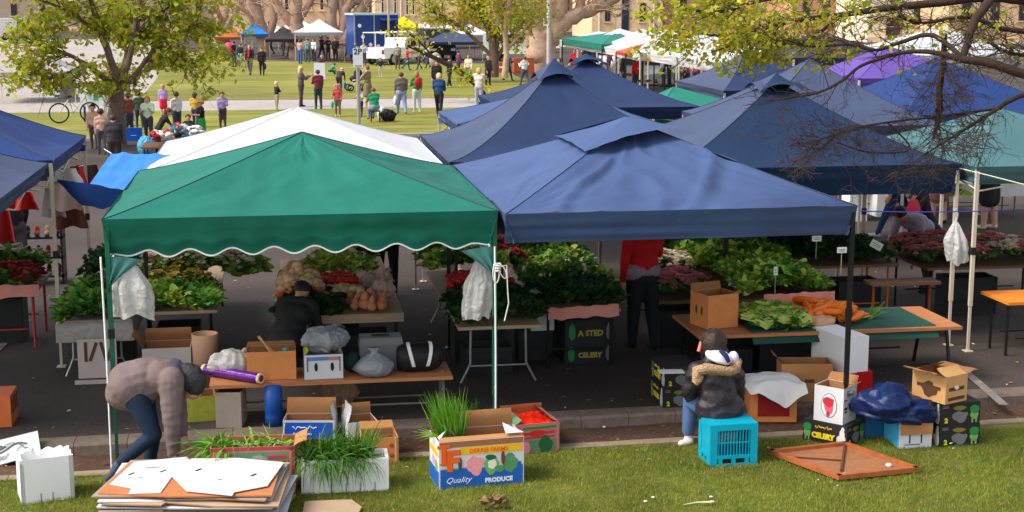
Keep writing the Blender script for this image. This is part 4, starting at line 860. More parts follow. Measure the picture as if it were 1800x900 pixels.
# --- the printed produce carton
def pr_prod(mb, w, d, h):
    M = face_m('front', w, d, h)
    mb.box((w / 2, h * .93, OFF / 2), (w * .98, h * .12, OFF), KRAFT_D, M)
    mb.box((w * .61, h * .78, OFF / 2), (w * .74, h * .15, OFF), mat('golden_print', (232, 180, 20), .6), M)
    mb.box((w * .5, h * .21, OFF / 2), (w * .97, h * .40, OFF), BLUEP, M)
    mb.box((w * .89, h * .44, OFF * .5), (w * .15, h * .07, OFF), BLUEP, M); mb.box((w * .2, h * .425, OFF * .7), (w * .36, h * .008, OFF), mat('navy_print', (20, 30, 70)), M)
    mb.text('DERREI FARMS', h * .125, ORANGEP, M @ TR(w * .58, h * .735, OFF + .001), bold=.001, xs=1.0)
    for (x, y) in ((.075, .52), (.185, .38)): pass
    D = mat('dark_orange_print', (176, 60, 14), .6)
    for m_, o in ((D, .005), (ORANGEP, 0)):
        mb.text('I', h * .5, m_, M @ TR(w * .055 + o, h * .54 - o, OFF * (1 if o else 1.7)), bold=.012); mb.box((w * .055 + o, h * .9 - o, OFF * (1.2 if o else 1.9)), (w * .15, h * .06, .003), m_, M); mb.box((w * .055 + o, h * .54 - o, OFF * (1.2 if o else 1.9)), (w * .09, h * .03, .003), m_, M)
        mb.text('F', h * .58, m_, M @ TR(w * .16 + o, h * .40 - o, OFF * (1.2 if o else 2.1)), bold=.012)
    mb.ell(w * .42, h * .47, w * .105, h * .2, OFF * 1.2, mat('lettuce_pink_print', (232, 150, 158), .6, .2, 40), M, 28, .35, 3)
    mb.poly([(w * .37, h * .36), (w * .48, h * .36), (w * .46, h * .24)], OFF * 1.1, mat('lettuce_pink_print', (232, 150, 158)), M)
    mb.ell(w * .61, h * .45, w * .085, h * .19, OFF * 1.25, LGREENP, M, 28, .3, 5); mb.ell(w * .62, h * .47, w * .05, h * .11, OFF * 1.6, mat('cauli_print', (214, 224, 200), .6), M, 20, .3, 8)
    mb.ell(w * .61, h * .61, w * .06, h * .06, OFF * 1.7, mat('deep_green_print', (36, 92, 56), .6), M, 20, .3, 9)
    mb.ell(w * .83, h * .48, w * .09, h * .2, OFF * 1.3, mat('leaf_print', (84, 142, 92), .6, .25, 50), M, 28, .35, 2)
    mb.ell(w * .71, h * .36, w * .06, h * .07, OFF * 1.4, mat('leaf_print', (84, 142, 92)), M, 20, .3, 4)
    mb.ell(w * .245, h * .52, w * .022, h * .14, OFF * 2.2, mat('slot_shadow', (70, 70, 72)), M, 16); mb.ell(w * .75, h * .58, w * .022, h * .15, OFF * 2.2, mat('slot_brown', (112, 60, 44)), M, 16)
    mb.text('Quality', h * .17, WHITE, M @ TR(w * .22, h * .13, OFF + .001), shear=.45, bold=-.0005, xs=1.05)
    mb.text('PRODUCE', h * .125, WHITE, M @ TR(w * .70, h * .09, OFF + .001), bold=.003)
    M = face_m('left', w, d, h)
    mb.box((d / 2, h * .72, OFF / 2), (d * .9, h * .12, OFF), MATS['golden_print'], M); mb.box((d / 2, h * .2, OFF / 2), (d * .95, h * .34, OFF), BLUEP, M)
    mb.ell(d * .5, h * .5, d * .2, h * .1, OFF, mat('mauve_print', (190, 150, 190)), M); mb.ell(d * .75, h * .46, d * .12, h * .12, OFF * 1.3, LGREENP, M)
p, rz, w, d, h = place((772, 862), (921, 849), 778, 0, .40)
t = carton('produce_carton', 'white produce carton with IF, yellow band and blue QUALITY PRODUCE print, holding long grass-like greens', p, rz, w, d, h, CARDW, KRAFT_D, pr_prod, [('back', .16, -.2, KRAFT, KRAFT), ('front', .05, -1.2, KRAFT, KRAFT_D)])
M = TR(*p) @ RZ(rz)
mb = MB(); mb.grid(lambda u, v: Vector((-w / 2 + .02 + .16 * u, -d / 2 + .05 + .1 * v, h + .0 + .10 * math.sin(PI * u) * (1 - .5 * v))), 8, 4, CARDW); mb.build('torn_flap', t)
mb = MB(); mb.grid(lambda u, v: Vector((w / 2 - .17 + .17 * u, -d / 2 + .12 * v * (1 - u) + .005, h + .035 + .07 * (1 - u) * v)), 6, 4, CARDW); mb.build('torn_flap', t)
for i, (x, y, nb) in enumerate([(-.27, .1, 120), (-.2, .02, 120), (-.14, .12, 90)]):
    grass_bundle('upright tuft of long grass-like greens in the left of the produce carton', M @ Vector((x, y, h - .12)), nb, .46, rr, .06, .25, (-.1, 0, .3), .2, 'chive_bunch', ONION, .006, 'long greens in the produce carton', cat='chives')
grass_bundle('few long blades sticking out left of the produce carton', M @ Vector((-.33, .0, h - .02)), 9, .32, rr, .02, .35, (-1.0, -.2, .0), .25, 'chive_bunch', MATS['pale_leek'], .006, cat='chives')
mb = MB(); blades(mb, 420, leafm('dark_moss_blade', (44, 84, 22), .2), .17, .26, rr, .7, .006, None, .7); o = mb.build('herb_tray'); o.location = G(818, 768, .12) + Vector((0, .15, .08))
tag(o, 'mound of dark green fine herbs behind the produce carton', 'herbs')
# --- tomato carton with red plastic
def pr_tom(mb, w, d, h):
    for f, L in (('front', w), ('right', d)):
        M = face_m(f, w, d, h)
        mb.box((L * .55, h * .86, OFF / 2), (L * .75, h * .08, OFF), GREENP, M); mb.box((L * .5, h * .68, OFF / 2), (L * .8, h * .08, OFF), REDP, M); mb.box((L * .5, h * .54, OFF / 2), (L * .8, h * .05, OFF), REDP, M)
        mb.ell(L * .5, h * .68, L * .2, h * .1, OFF * 1.5, mat('bright_red_print', (200, 40, 34)), M); mb.box((L * .5, h * .25, OFF / 2), (L * .84, h * .42, OFF), mat('sage_print', (92, 132, 100)), M)
        mb.ell(L * .68, h * .3, L * .16, h * .3, OFF * 1.5, mat('deep_green_print', (36, 92, 56)), M, 22, .3, 2); mb.ell(L * .25, h * .22, L * .1, h * .2, OFF * 1.5, PINKP, M, 18, .2, 4)
p, rz, w, d, h = place((905, 801), (983, 793), 748, 0, .52)
t = carton('tomato_carton', 'dusty pink and green printed carton full of bright red plastic', p, rz, w, d, h, PINKC, KRAFT_D, pr_tom, [('right', .1, -1.25, PINKC, PINKC), ('left', .08, -1.2, mat('sage_print', (92, 132, 100)), KRAFT), ('back', .07, -.6, KRAFT, KRAFT)])
M = TR(*p) @ RZ(rz); mb = MB()
mb.grid(lambda u, v: M @ Vector(((u - .5) * w * .9, (v - .5) * d * .9, h - .03 + .05 * nz3(u * 5, v * 6, 3) + .03 * nz3(u * 11, v * 12, 5) + .03 * math.sin(PI * u) * math.sin(PI * v))), 18, 22, mat('red_plastic_film', (232, 44, 22), .3, .2, 12, .4, 30))
tag(mb.build('plastic_sheet', origin=p), 'crumpled bright red plastic lining inside the tomato carton', 'plastic sheet')
# --- scraps on the grass
poly_px('card_scrap', 'pale brown card scrap at the bottom edge of the grass', [(530, 912), (536, 883), (618, 880), (636, 893), (625, 912)], .02, .012, mat('faded_kraft', (168, 142, 116)), 'card scrap')
mb = MB(); leaves(mb, 26, mat('dried_leaf', (120, 92, 60), .8, .25, 20, island=.3), .1, .07, random.Random(2), squash=.4)
o = mb.build('dried_leaves'); o.location = G(866, 886, .02); tag(o, 'small heap of dried brown leaves in the grass below the produce carton', 'dried leaves')
mb = MB(); mb.tube([(0, 0, 0), (.12, .01, .01), (.24, -.01, .012)], [.004, .007, .013], STEM, 6); mb.blob((.25, -.01, .015), (.03, .015, .012), STEM, .3, 3, 1, 8, 5)
o = mb.build('vegetable_stalk'); o.location = G(1202, 887, .02); tag(o, 'pale cut vegetable stalk lying on the grass', 'stalk')
for i, (x, y) in enumerate([(1135, 883), (1148, 876), (1250, 875), (1062, 752)]):
    mb = MB(); mb.blob((0, 0, .01), (.018, .012, .008), WHITE, .4, 3, i, 8, 5); o = mb.build('paper_scrap'); o.location = G(x, y, .015)
    tag(o, 'tiny white scrap of litter on the grass', 'litter', 'litter scraps on the grass') if i < 3 else tag(o, 'tiny white scrap on the dirt beside the kerb', 'litter')
# --- blue milk crate
CRATE = mat('cyan_crate_plastic', (0, 158, 186), .38, .06, 5)
p, rz, w, d, h = place((1246, 821), (1330, 817), 748, 0, .36); rz = .03
t = thing('plastic_crate', 'cyan blue slatted plastic crate used as a stool on the grass', 'crate', p, rz); mb = MB()
T = .016
for (cx, cy, L, a) in ((0, -d / 2 + T / 2, w, 0), (w / 2 - T / 2, 0, d - 2 * T, PI / 2), (0, d / 2 - T / 2, w, PI), (-w / 2 + T / 2, 0, d - 2 * T, -PI / 2)):
    M = TR(cx, cy, 0) @ RZ(a); solid = a == -PI / 2
    mb.box((0, 0, h - .03), (L, T, .06), CRATE, M); mb.box((0, 0, h * .22), (L, T, .035), CRATE, M); mb.box((0, 0, .012), (L, T, .024), CRATE, M)
    for sx in (-1, 1): mb.box((sx * (L / 2 - .035), 0, h / 2), (.07, T * 1.02, h - .01), CRATE, M)
    for q in range(3): mb.box(((q - 1) * L * .28, 0, h * .11), (.04, T * .96, h * .2), CRATE, M)
    if solid: mb.box((0, .003, h * .58), (L - .1, T * .6, h * .7), CRATE, M)
    else:
        for q in range(11): mb.box(((q - 5) * (L - .14) / 11, 0, h * .58), (.009, T * .6, h * .72), CRATE, M)
        mb.box((0, 0, h * .56), (L * .62, T * .5, .014), CRATE, M)
mb.box((0, 0, h - .006), (w - .03, d - .03, .01), CRATE); mb.box((0, 0, h * .2), (w - .04, d - .04, .008), CRATE); mb.build('body', t)
# --- wooden framed tray lying on the grass
tp = [G(1357, 797, .03), G(1485, 783, .03), G(1610, 827, .03), G(1475, 841, .03)]
tc_ = sum(tp, Vector()) / 4
t = thing('wooden_tray', 'orange brown framed wooden panel lying on the grass', 'wooden panel', (tc_.x, tc_.y, 0))
FR = wood('varnished_frame', (158, 88, 46), 4, (3, 3, 3)); mb = MB()
for k in range(4):
    a, b = tp[k] - tc_, tp[(k + 1) % 4] - tc_; v = b - a; mb.box(tuple((a + b) / 2 + Vector((0, 0, .045))), (v.length + .04, .048, .045), FR, rz=math.atan2(v.y, v.x))
mb.build('frame', t)
mb = MB(); mb.add([tuple((p_ - tc_) * .97 + Vector((0, 0, .035))) for p_ in tp], [(0, 3, 2, 1)], wood('brown_panel', (150, 100, 66), 5, (2, 6, 2))); mb.build('panel', t)
mb = MB(); a = tp[1] - tc_; b = G(1478, 832, .03) - tc_; v = b - a; mb.box(tuple((a + b) / 2 + Vector((0, 0, .05))), (v.length * .95, .02, .02), BROWNP, rz=math.atan2(v.y, v.x))
a = G(1396, 806, .03) - tc_; b = G(1480, 812, .03) - tc_; v = b - a; mb.box(tuple((a + b) / 2 + Vector((0, 0, .045))), (v.length, .012, .012), BROWNP, rz=math.atan2(v.y, v.x)); mb.build('brace', t)
for (x, y) in ((1485, 829), (1563, 812)):
    mb = MB(); q = G(x, y, .08) - tc_; mb.blob(tuple(q), (.03, .02, .018), WHITE, .4, 3, x, 8, 5); mb.build('bracket', t)
# --- black celery cartons
BLKC = mat('black_card', (34, 33, 34), .6, .12, 6)
def pr_cel(mb, w, d, h):
    def veg(M, x, s, hd=GREENP):
        mb.ell(x, h * .68, s * .5, h * .2, OFF * 1.2, hd, M, 18, .15, 3); mb.ell(x, h * .42, s * .42, h * .2, OFF, LGREENP, M, 16, .2, 6)
        for q in (-1, 1): mb.box((x + q * s * .2, h * .2, OFF / 2), (s * .16, h * .28, OFF), LGREENP, M, ry=0)
    def chef(M, x, s):
        mb.ell(x, h * .3, s * .5, h * .26, OFF, mat('pale_figure', (200, 198, 200), .6), M, 18, .3, 4); mb.ell(x + s * .05, h * .62, s * .26, h * .22, OFF * 1.2, mat('pale_figure', (200, 198, 200)), M, 16, .25, 7); mb.ell(x + s * .1, h * .84, s * .16, h * .12, OFF * 1.3, mat('pale_figure', (200, 198, 200)), M, 12)
    for f, L, word in (('left', d, 1), ('front', w, 0)):
        M = face_m(f, w, d, h)
        if word:
            veg(M, L * .1, .09); mb.text('CELERY', h * .34, YELLOW, M @ TR(L * .46, h * .24, OFF), bold=.005); scribble(mb, M, L * .28, h * .76, L * .38, h * .09, mat('gold_script', (200, 160, 30), .6), 2, .007); chef(M, L * .88, .11)
        else:
            veg(M, L * .86, .1); mb.ell(L * .5, h * .36, L * .2, h * .26, OFF, GREYP, M, 18, .4, 3); mb.ell(L * .48, h * .76, L * .16, h * .1, OFF, mat('olive_print', (120, 110, 40)), M, 16, .3, 5)
            mb.text('2', h * .3, mat('lime_print', (200, 200, 30)), M @ TR(L * .16, h * .1, OFF), bold=.004); mb.box((L * .14, h * .8, OFF / 2), (L * .14, h * .05, OFF), GREYP, M); mb.box((L * .14, h * .88, OFF / 2), (L * .14, h * .03, OFF), GREYP, M)
def cel(label, base, rz, w=.40, d=.50, h=.21, group=None): return carton('celery_carton', label, base, rz, w, d, h, BLKC, BLKC, pr_cel, top=True, group=group)
A_, B_ = G(1411, 772), G(1488, 788); 
v = A_ - B_; dd = v.length; ang = math.atan2(v.y, v.x) - PI / 2
cel('black celery carton with yellow lettering under the white tomato carton on the grass', tuple(B_ + Vector((math.cos(ang), math.sin(ang), 0)) * .19 + v / 2), ang, .38, dd, .21)
cb = tuple(B_ + Vector((math.cos(ang), math.sin(ang), 0)) * .16 + v * .46)
def pr_white(mb, w, d, h):
    M = face_m('left', w, d, h)
    mb.ell(d * .52, h * .48, d * .27, h * .34, OFF, GREYP, M, 28); mb.ell(d * .52, h * .48, d * .25, h * .32, OFF * 1.3, WHITE, M, 28)
    mb.ell(d * .5, h * .58, d * .2, h * .14, OFF * 1.7, REDP, M, 22, .25, 3); mb.ell(d * .53, h * .45, d * .16, h * .2, OFF * 1.6, mat('hot_pink_print', (232, 92, 120), .6), M, 22, .25, 6); mb.ell(d * .5, h * .24, d * .07, h * .08, OFF * 1.7, REDP, M, 16); mb.ell(d * .56, h * .56, d * .07, h * .07, OFF * 2, REDP, M, 16)
    M = face_m('front', w, d, h)
    mb.box((w * .5, h * .82, OFF / 2), (w * .5, h * .16, OFF), GREYP, M); mb.poly([(w * .3, h * .86), (w * .8, h * .92), (w * .62, h * .78)], OFF * 1.5, WHITE, M)
    mb.ell(w * .58, h * .42, w * .17, h * .14, OFF, PINKP, M, 20, .2, 2); mb.ell(w * .5, h * .44, w * .08, h * .08, OFF * 1.4, REDP, M, 16, .2, 4); mb.box((w * .6, h * .2, OFF / 2), (w * .34, h * .1, OFF), mat('lilac_print', (190, 180, 200)), M)
    mb.box((w * .2, h * .42, OFF / 2), (w * .2, h * .07, OFF), BLACK, M); mb.box((w * .2, h * .33, OFF / 2), (w * .16, h * .04, OFF), BLACK, M); mb.box((w * .16, h * .66, OFF / 2), (w * .16, h * .035, OFF), BLACK, M); mb.box((w * .84, h * .3, OFF / 2), (w * .16, h * .05, OFF), GREYP, M)
carton('tomato_carton', 'white carton printed with a round pink and red emblem on the black celery carton', (cb[0], cb[1], .217), ang, .28, dd * .66, .36, CARDW, KRAFT, pr_white, [('front', .06, .9, CARDW, KRAFT), ('right', .09, .5, CARDW, KRAFT)])
p, rz, w, d, h = place((1650, 786), (1721, 782), 744, 0, .42)
cel('lower black celery carton of the pair under the brown packing carton', p, rz, w, d, .215)
cel('upper black celery carton of the pair under the brown packing carton', (p[0] - .01, p[1], .222), rz + .02, w, d, .215)
def pr_kraft(mb, w, d, h):
    for f, L in (('left', d), ('front', w)):
        M = face_m(f, w, d, h)
        mb.box((L * .5, h * .52, OFF / 2), (L * .7, h * .13, OFF), BROWNP, M); 
        if f == 'left': mb.ell(L * .5, h * .45, L * .24, h * .3, OFF * 1.3, BROWNP, M, 12, .5, 2)
        else: mb.box((L * .5, h * .16, OFF / 2), (L * .76, h * .12, OFF), BROWNP, M); mb.ell(L * .5, h * .56, .03, .02, OFF * 2, WHITE, M, 10)
A_, B_ = G(1566, 690, .44), G(1634, 701, .44); v = A_ - B_; ang2 = math.atan2(v.y, v.x) - PI / 2; dd = v.length
B2 = Vector((p[0], p[1], 0))
cbx = (p[0] - .14, p[1] - .02, .444)
carton('packing_carton', 'light brown packing carton with open lid flaps on the pair of celery cartons', cbx, .42, .31, .42, .27, mat('light_kraft', (206, 156, 100), .8, .1, 6), KRAFT, pr_kraft, [('left', .17, 1.1), ('front', .14, -1.25), ('back', .15, -1.3), ('right', .17, 1.35)])
p, rz, w, d, h = place((1580, 789), (1637, 786), 735, 0, .36)
t = carton('carton', 'white carton with blue side and torn brown flap hanging over its front', p, rz, w, d, h, CARDW, KRAFT, lambda mb, w, d, h: [mb.box((d / 2, h / 2, OFF / 2), (d * .96, h * .94, OFF), mat('sky_blue_print', (70, 176, 220), .6), face_m('left', w, d, h)), mb.box((w * .4, h * .12, OFF / 2), (w * .5, .006, OFF), BLACK, face_m('front', w, d, h)), mb.box((w * .32, h * .3, OFF / 2), (.012, h * .28, OFF), BLACK, face_m('front', w, d, h)), mb.box((w * .68, h * .3, OFF / 2), (.012, h * .28, OFF), BLACK, face_m('front', w, d, h))], [('front', h * .55, 2.85, KRAFT_D, KRAFT), ('left', .1, .4, CARDW, KRAFT)])
mb = MB(); mb.blob((0, 0, .12), (.34, .25, .17), mat('navy_tarp', (11, 34, 82), .4, .15, 6, .5, 12, dist=.05), .22, 1.4, 5, 44, 28); mb.blob((.24, -.1, .06), (.22, .15, .13), MATS['navy_tarp'], .25, 1.5, 8, 30, 20)
for i, q in enumerate(mb.v):
    q = Vector(q); k = .035 * (1 - abs(nz3(q.x * 5 + q.z * 3, q.y * 4, q.z * 7)) * 4); mb.v[i] = tuple(q + (q - Vector((.06, 0, -.05))).normalized() * k)
o = mb.build('tarpaulin'); o.location = G(1572, 745, .28) + Vector((0, .22, .02)); tag(o, 'crumpled navy tarpaulin heaped between the tomato carton and the brown carton', 'tarpaulin')
mb = MB(); mb.box((0, 0, .15), (.22, .3, .28), mat('deep_blue_box', (24, 92, 140), .5, .1, 5)); mb.box((0, 0, .3), (.25, .33, .03), MATS['deep_blue_box']); o = mb.build('cool_box'); o.location = G(1545, 778) + Vector((.02, .3, 0)); tag(o, 'deep blue plastic tub between the celery carton and the white carton', 'tub')
# --- goods behind, under the green-cloth table
def kr(name, label, px0, px1, pyb, pyt, z, depth, out=KRAFT, inn=KRAFT_D, prints=None, flaps=(), top=False, turn=0, cat='box'):
    p, rz, w, d, h = place((px0, pyb), (px1, pyb), pyt, z, depth)
    return carton(name, label, p, rz + turn, w, d, h, out, inn, prints, flaps, top, cat)
t = kr('carton', 'brown open-fronted carton draped with a white cloth beside the seated person', 1318, 1400, 742, 683, .02, .38, mat('orange_card', (214, 136, 78)), KRAFT_D, lambda mb, w, d, h: mb.box((w / 2, h * .52, OFF / 2), (w * .68, h * .7, OFF), mat('red_mesh', (150, 26, 16), .6, .3, 20), face_m('front', w, d, h)))
pcl = BASE[t.name].translation
mb = MB(); mb.grid(lambda u, v: Vector(((u - .5) * .6, (v - .5) * .58, .40 + .05 * math.sin(PI * u) * math.sin(PI * v) + .03 * nz3(u * 4, v * 4, 2) - (.22 * max(0, .16 - v) / .16 * (1 - abs(u - .6) * 1.6)) - .06 * max(0, .12 - u) / .12)), 26, 26, mat('white_cloth', (214, 212, 208), .8, .05, 6, .3, 20))
o = mb.build('cloth'); o.location = (pcl.x, pcl.y, .02); tag(o, 'crumpled white cloth over the brown carton beside the seated person', 'cloth')
kr('carton', 'wide brown carton behind the white tomato carton', 1372, 1462, 706, 640, ROAD, .3, KRAFT, KRAFT_D, lambda mb, w, d, h: (mb.box((w * .55, h * .55, OFF / 2), (.1, .035, OFF), BROWNP, face_m('front', w, d, h))), [('left', .12, .6)])
kr('tub', 'red plastic tub under the tall white foam box', 1462, 1532, 700, 655, ROAD, .3, mat('red_plastic', (176, 14, 22), .4, .1), mat('red_plastic', (176, 14, 22)), top=True, cat='tub')
p, rz, w, d, h = place((1476, 657), (1524, 655), 595, .40, .62); carton('foam_box', 'tall white foam box stacked on the red tub by the black post', (p[0] - .04, p[1], p[2]), rz + .22, w, d, h, FOAM, FOAM, None, (), True, 'foam box', th=.02)
# dark cartons behind the seated person and under the rack
cel('black celery carton on the road left of the seated person', tuple(G(1200, 718, ROAD) + Vector((-.02, .3, 0))), .0, .36, .5, .21)
cel('black celery carton stacked higher left of the seated person', tuple(G(1200, 718, ROAD) + Vector((-.01, .3, .217))), .03, .36, .5, .21)
mb = MB(); mb.box((0, 0, .002), (.26, .16, .004), WHITE, rz=-.1); o = mb.build('paper_sheet'); o.location = G(1194, 657, .56) + Vector((-.06, .1, -.0)); tag(o, 'white sheet of paper on the dark celery cartons left of the seated person', 'paper')
def pr_dark(word):
    def f(mb, w, d, h):
        M = face_m('front', w, d, h)
        mb.text(word, h * .34, mat('dim_gold_print', (170, 150, 60), .7), M @ TR(w * .52, h * .32, OFF), bold=.004); mb.ell(w * .14, h * .5, w * .07, h * .36, OFF, GREENP, M, 14, .2); mb.ell(w * .9, h * .5, w * .06, h * .36, OFF, GREYP, M, 14, .2)
    return f
carton('celery_carton', 'dark CELERY carton at the bottom under the herb rack', tuple(G(1036, 640, ROAD) + Vector((0, .25, 0))), 0, .58, .45, .24, BLKC, BLKC, pr_dark('CELERY'), top=True)
carton('celery_carton', 'dark carton with dim lettering resting on the CELERY carton under the herb rack', tuple(G(1036, 640, ROAD) + Vector((.0, .25, .248))), .03, .58, .45, .27, BLKC, BLKC, pr_dark('A STED'), top=True)
carton('carton', 'grey white carton with a dark hole left of the herb rack', tuple(DY(950, 590, 16.75).xy) + (.5,), 0, .27, .3, .46, CARDW, CARDW, lambda mb, w, d, h: mb.ell(w * .3, h * .75, .03, .02, OFF, BLACK, face_m('front', w, d, h)), top=True)
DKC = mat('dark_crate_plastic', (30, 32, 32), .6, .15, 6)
def dark_crate(label, x, y, w=.5, d=.4, h=.3, z=ROAD, m=None):
    t = thing('plastic_crate', label, 'crate', (x, y, z)); mb = MB(); m = m or DKC
    shell(mb, w, d, h, m, m, .015)
    for q in range(4): mb.box((0, -d / 2 - .004, h * (.16 + .22 * q)), (w * .96, .012, .02), m)
    for q in (-1, 1): mb.box((q * w * .47, -d / 2 - .005, h / 2), (.03, .014, h), m)
    mb.build('body', t)
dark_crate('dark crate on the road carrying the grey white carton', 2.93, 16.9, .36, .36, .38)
for i, (x, y, w, h, lb) in enumerate([(.3, 17.0, .55, .34, 'added dark crate under the left half of the root table'), (.95, 17.0, .55, .36, 'added dark crate under the right half of the root table'), (.62, 17.6, .6, .5, 'added taller dark crate deep under the root table'), (-1.2, 17.6, .5, .4, 'added dark crate under the flower table'),
   (2.3, 16.3, .55, .32, 'added dark crate between the curved grey legs'), (2.3, 17.0, .6, .55, 'added taller dark crate behind the curved grey legs'), (3.5, 17.2, .6, .5, 'added dark crate deep under the herb rack'), (4.8, 17.3, .5, .45, 'added dark crate under the flower bench'), (5.5, 16.6, .55, .5, 'added dark crate under the greens stand on its left'), (6.1, 16.6, .5, .5, 'added dark crate under the greens stand on its right'),
   (4.95, 15.7, .5, .34, 'added dark crate under the wooden end of the green-cloth table'), (5.55, 15.75, .5, .4, 'added dark crate under the middle of the green-cloth table'), (6.9, 18.5, .6, .55, 'added dark crate under the dark greens table'), (7.6, 18.5, .6, .5, 'added dark crate beside the orange legs of the dark greens table'), (9.2, 18.5, .7, .5, 'added dark crate under the dried flower table'), (-2.0, 17.4, .6, .5, 'added dark crate under the plastic-wrapped table'), (-3.5, 18.8, .7, .55, 'added dark crate under the red-legged table')]):
    dark_crate(lb, x, y, w, .4, h)  # crates added to deepen the darkness under the tables
# the cardboard box on the green-cloth table
p, rz, w, d, h = place((1229, 579), (1290, 577), 520, .762, .36)
carton('cardboard_box', 'brown cardboard box standing open on the wooden end of the green-cloth table', (p[0] + .02, p[1] - .0, p[2] + .004), rz + .3, w, d, h, mat('orange_card', (214, 136, 78)), KRAFT_D, lambda mb, w, d, h: [mb.ell(d * x, h * .5, .018, .05, OFF, BROWNP, face_m('left', w, d, h), 14) for x in (.35, .65)], [('back', .08, .05)])
# --- low bench with bags
t = trestle('low brown bench crowded with boxes and bags inside the green canopy', -.72, 1.70, 14.45, 15.05, .56, WOODT, wood('grey_wood_leg', (120, 108, 96)), style='cross', name='bench')
BZ = .565
mb = MB(); a, b = DY(362, 645, 14.86), DY(455, 664, 14.44); a.z = BZ + .06; b.z = BZ + .056
mb.tube([a, b], .052, mat('purple_foil', (104, 46, 140), .18, .25, 14, .25, 30, metal=.35), 18)
v = (b - a).normalized()
o = mb.build('foil_roll', origin=tuple(a)); tag(o, 'shiny purple foil roll lying across the left end of the bench', 'foil roll')
for q in (0, 1):
    mb = MB()
    if q: mb.tube([b + v * .002, b + v * .03], .053, mat('cream_paper_core', (222, 196, 164), .8), 18); mb.tube([b + v * .0285, b + v * .032], .035, BROWNP, 14)
    else: mb.tube([a - v * .03, a - v * .002], .053, mat('cream_paper_core', (222, 196, 164), .8), 18)
    mb.v = [tuple(Vector(p_) - a) for p_ in mb.v]; k_ = mb.build('core'); k_.parent = o
sack('white plastic bag slumped behind the purple roll', DY(408, 648, 14.8) * 1, (.46, .3, .27), PLASTIC_BAG, 21, ears=True).location.z = BZ
def on_bench(px0, px1, y): a = DY(px0, 660, y); b = DY(px1, 660, y); return (a.x + b.x) / 2, b.x - a.x
cx, w = on_bench(434, 521, 14.55)
t = carton('cardboard_box', 'plain orange brown box with bamboo sticks on the bench', (cx, 14.72, BZ), .0, w, .3, .29, mat('orange_card', (214, 136, 78)), KRAFT_D, None, [('back', .04, 0.02)])
for i in range(5):
    mb = MB(); mb.tube([(.0, 0, 0), (-.12 - .02 * i, .0, .2 + .01 * (i % 3)), ], .006, mat('bamboo_stick', (222, 180, 130), .6), 6); o = mb.build('bamboo_stick'); o.location = (cx + .02 + .012 * i, 14.7 + .012 * i, BZ + .2); tag(o, 'thin bamboo stick standing out of the bench box', 'stick', 'bamboo sticks in the bench box')
mb = MB(); mb.blob((0, 0, .02), (.03, .025, .025), mat('teal_pouch', (60, 150, 160), .5), .3); o = mb.build('pouch'); o.location = (cx + .14, 14.62, BZ + .275); tag(o, 'small teal and white pouch on the rim of the bench box', 'pouch')
cx, w = on_bench(535, 603, 14.5)
def pr_fb(mb, w, d, h):
    M = face_m('front', w, d, h)
    for x in (.3, .72): mb.ell(w * x, h * .5, w * .045, h * .18, OFF, BLACK, M, 16)
    mb.box((w * .5, h * .84, OFF / 2), (w * .8, h * .15, OFF), mat('slate_blue_print', (92, 124, 180), .6), M); mb.box((w * .75, h * .84, OFF), (w * .25, h * .14, OFF), PINKC, M)
    for x in (.08, .92): mb.box((w * x, h * .62, OFF / 2), (w * .04, h * .6, OFF), GREYP, M)
carton('fruit_carton', 'white fruit carton with two oval hand holes on the bench', (cx, 14.68, BZ), .02, w, .32, .25, CARDW, CARDW, pr_fb, [('left', .06, -.9, mat('lime_card', (190, 190, 40)), CARDW), ('right', .06, -.9, mat('lime_card', (190, 190, 40)), CARDW)])
sack('grey plastic bag resting on top of the white fruit carton', (cx + .03, 14.68, BZ + .245), (.46, .34, .27), GREY_BAG, 31, rz=.4)
cx, w = on_bench(622, 696, 14.55)
mb = MB(); mb.lathe([(.02, 0), (.15, .01), (.2, .06), (.19, .12), (.13, .18), (.045, .225), (.03, .24), (.06, .275), (.03, .28)], GREY_BAG, 30, jit=.28, seed=4)
o = mb.build('plastic_bag'); o.location = (cx, 14.62, BZ); tag(o, 'grey tied rubbish bag sitting low on the bench', 'plastic bag')
t = thing('tool_box', 'grey lidded plastic tool box at the back of the bench', 'tool box', ((on_bench(630, 708, 14.95))[0], 14.9, BZ)); mb = MB()
TB = mat('grey_box_plastic', (112, 112, 116), .5, .06); mb.box((0, 0, .13), (.43, .24, .26), TB, taper=1.02); mb.build('body', t); mb = MB(); mb.box((0, 0, .30), (.45, .25, .08), TB, taper=.94); mb.box((0, 0, .262), (.46, .26, .012), GREYP); mb.build('lid', t); mb = MB(); mb.box((0, 0, .345), (.18, .03, .018), BLACK); mb.build('handle', t)
mb = MB(); mb.blob((0, 0, .1), (.09, .08, .1), mat('bottle_green_cloth', (20, 60, 48), .8), .25); o = mb.build('cloth'); o.location = ((on_bench(605, 635, 14.75))[0], 14.8, BZ); tag(o, 'bundle of bottle green cloth between the fruit carton and the tool box', 'cloth')
cx, w = on_bench(698, 778, 14.6)
t = thing('sports_bag', 'black barrel bag with white straps at the right end of the bench', 'bag', (cx, 14.72, BZ), .05)
mb = MB(); BN = mat('black_nylon', (24, 24, 26), .6, .15, 8, .3, 20); 
mb.grid(lambda u, v: Vector(((v - .5) * .44, .15 * math.cos(2 * PI * u) * (1 - .45 * abs(2 * v - 1) ** 4), .14 + .15 * math.sin(2 * PI * u) * (1 - .3 * abs(2 * v - 1) ** 4) + .012 * nz3(u * 9, v * 7, 2))), 26, 16, BN)
for sx in (-1, 1): mb.ell(0, 0, .085, .1, .01, BN, TR(sx * .22, 0, .14) @ Matrix.Rotation(PI / 2, 4, 'Y'), 20)
mb.build('body', t)
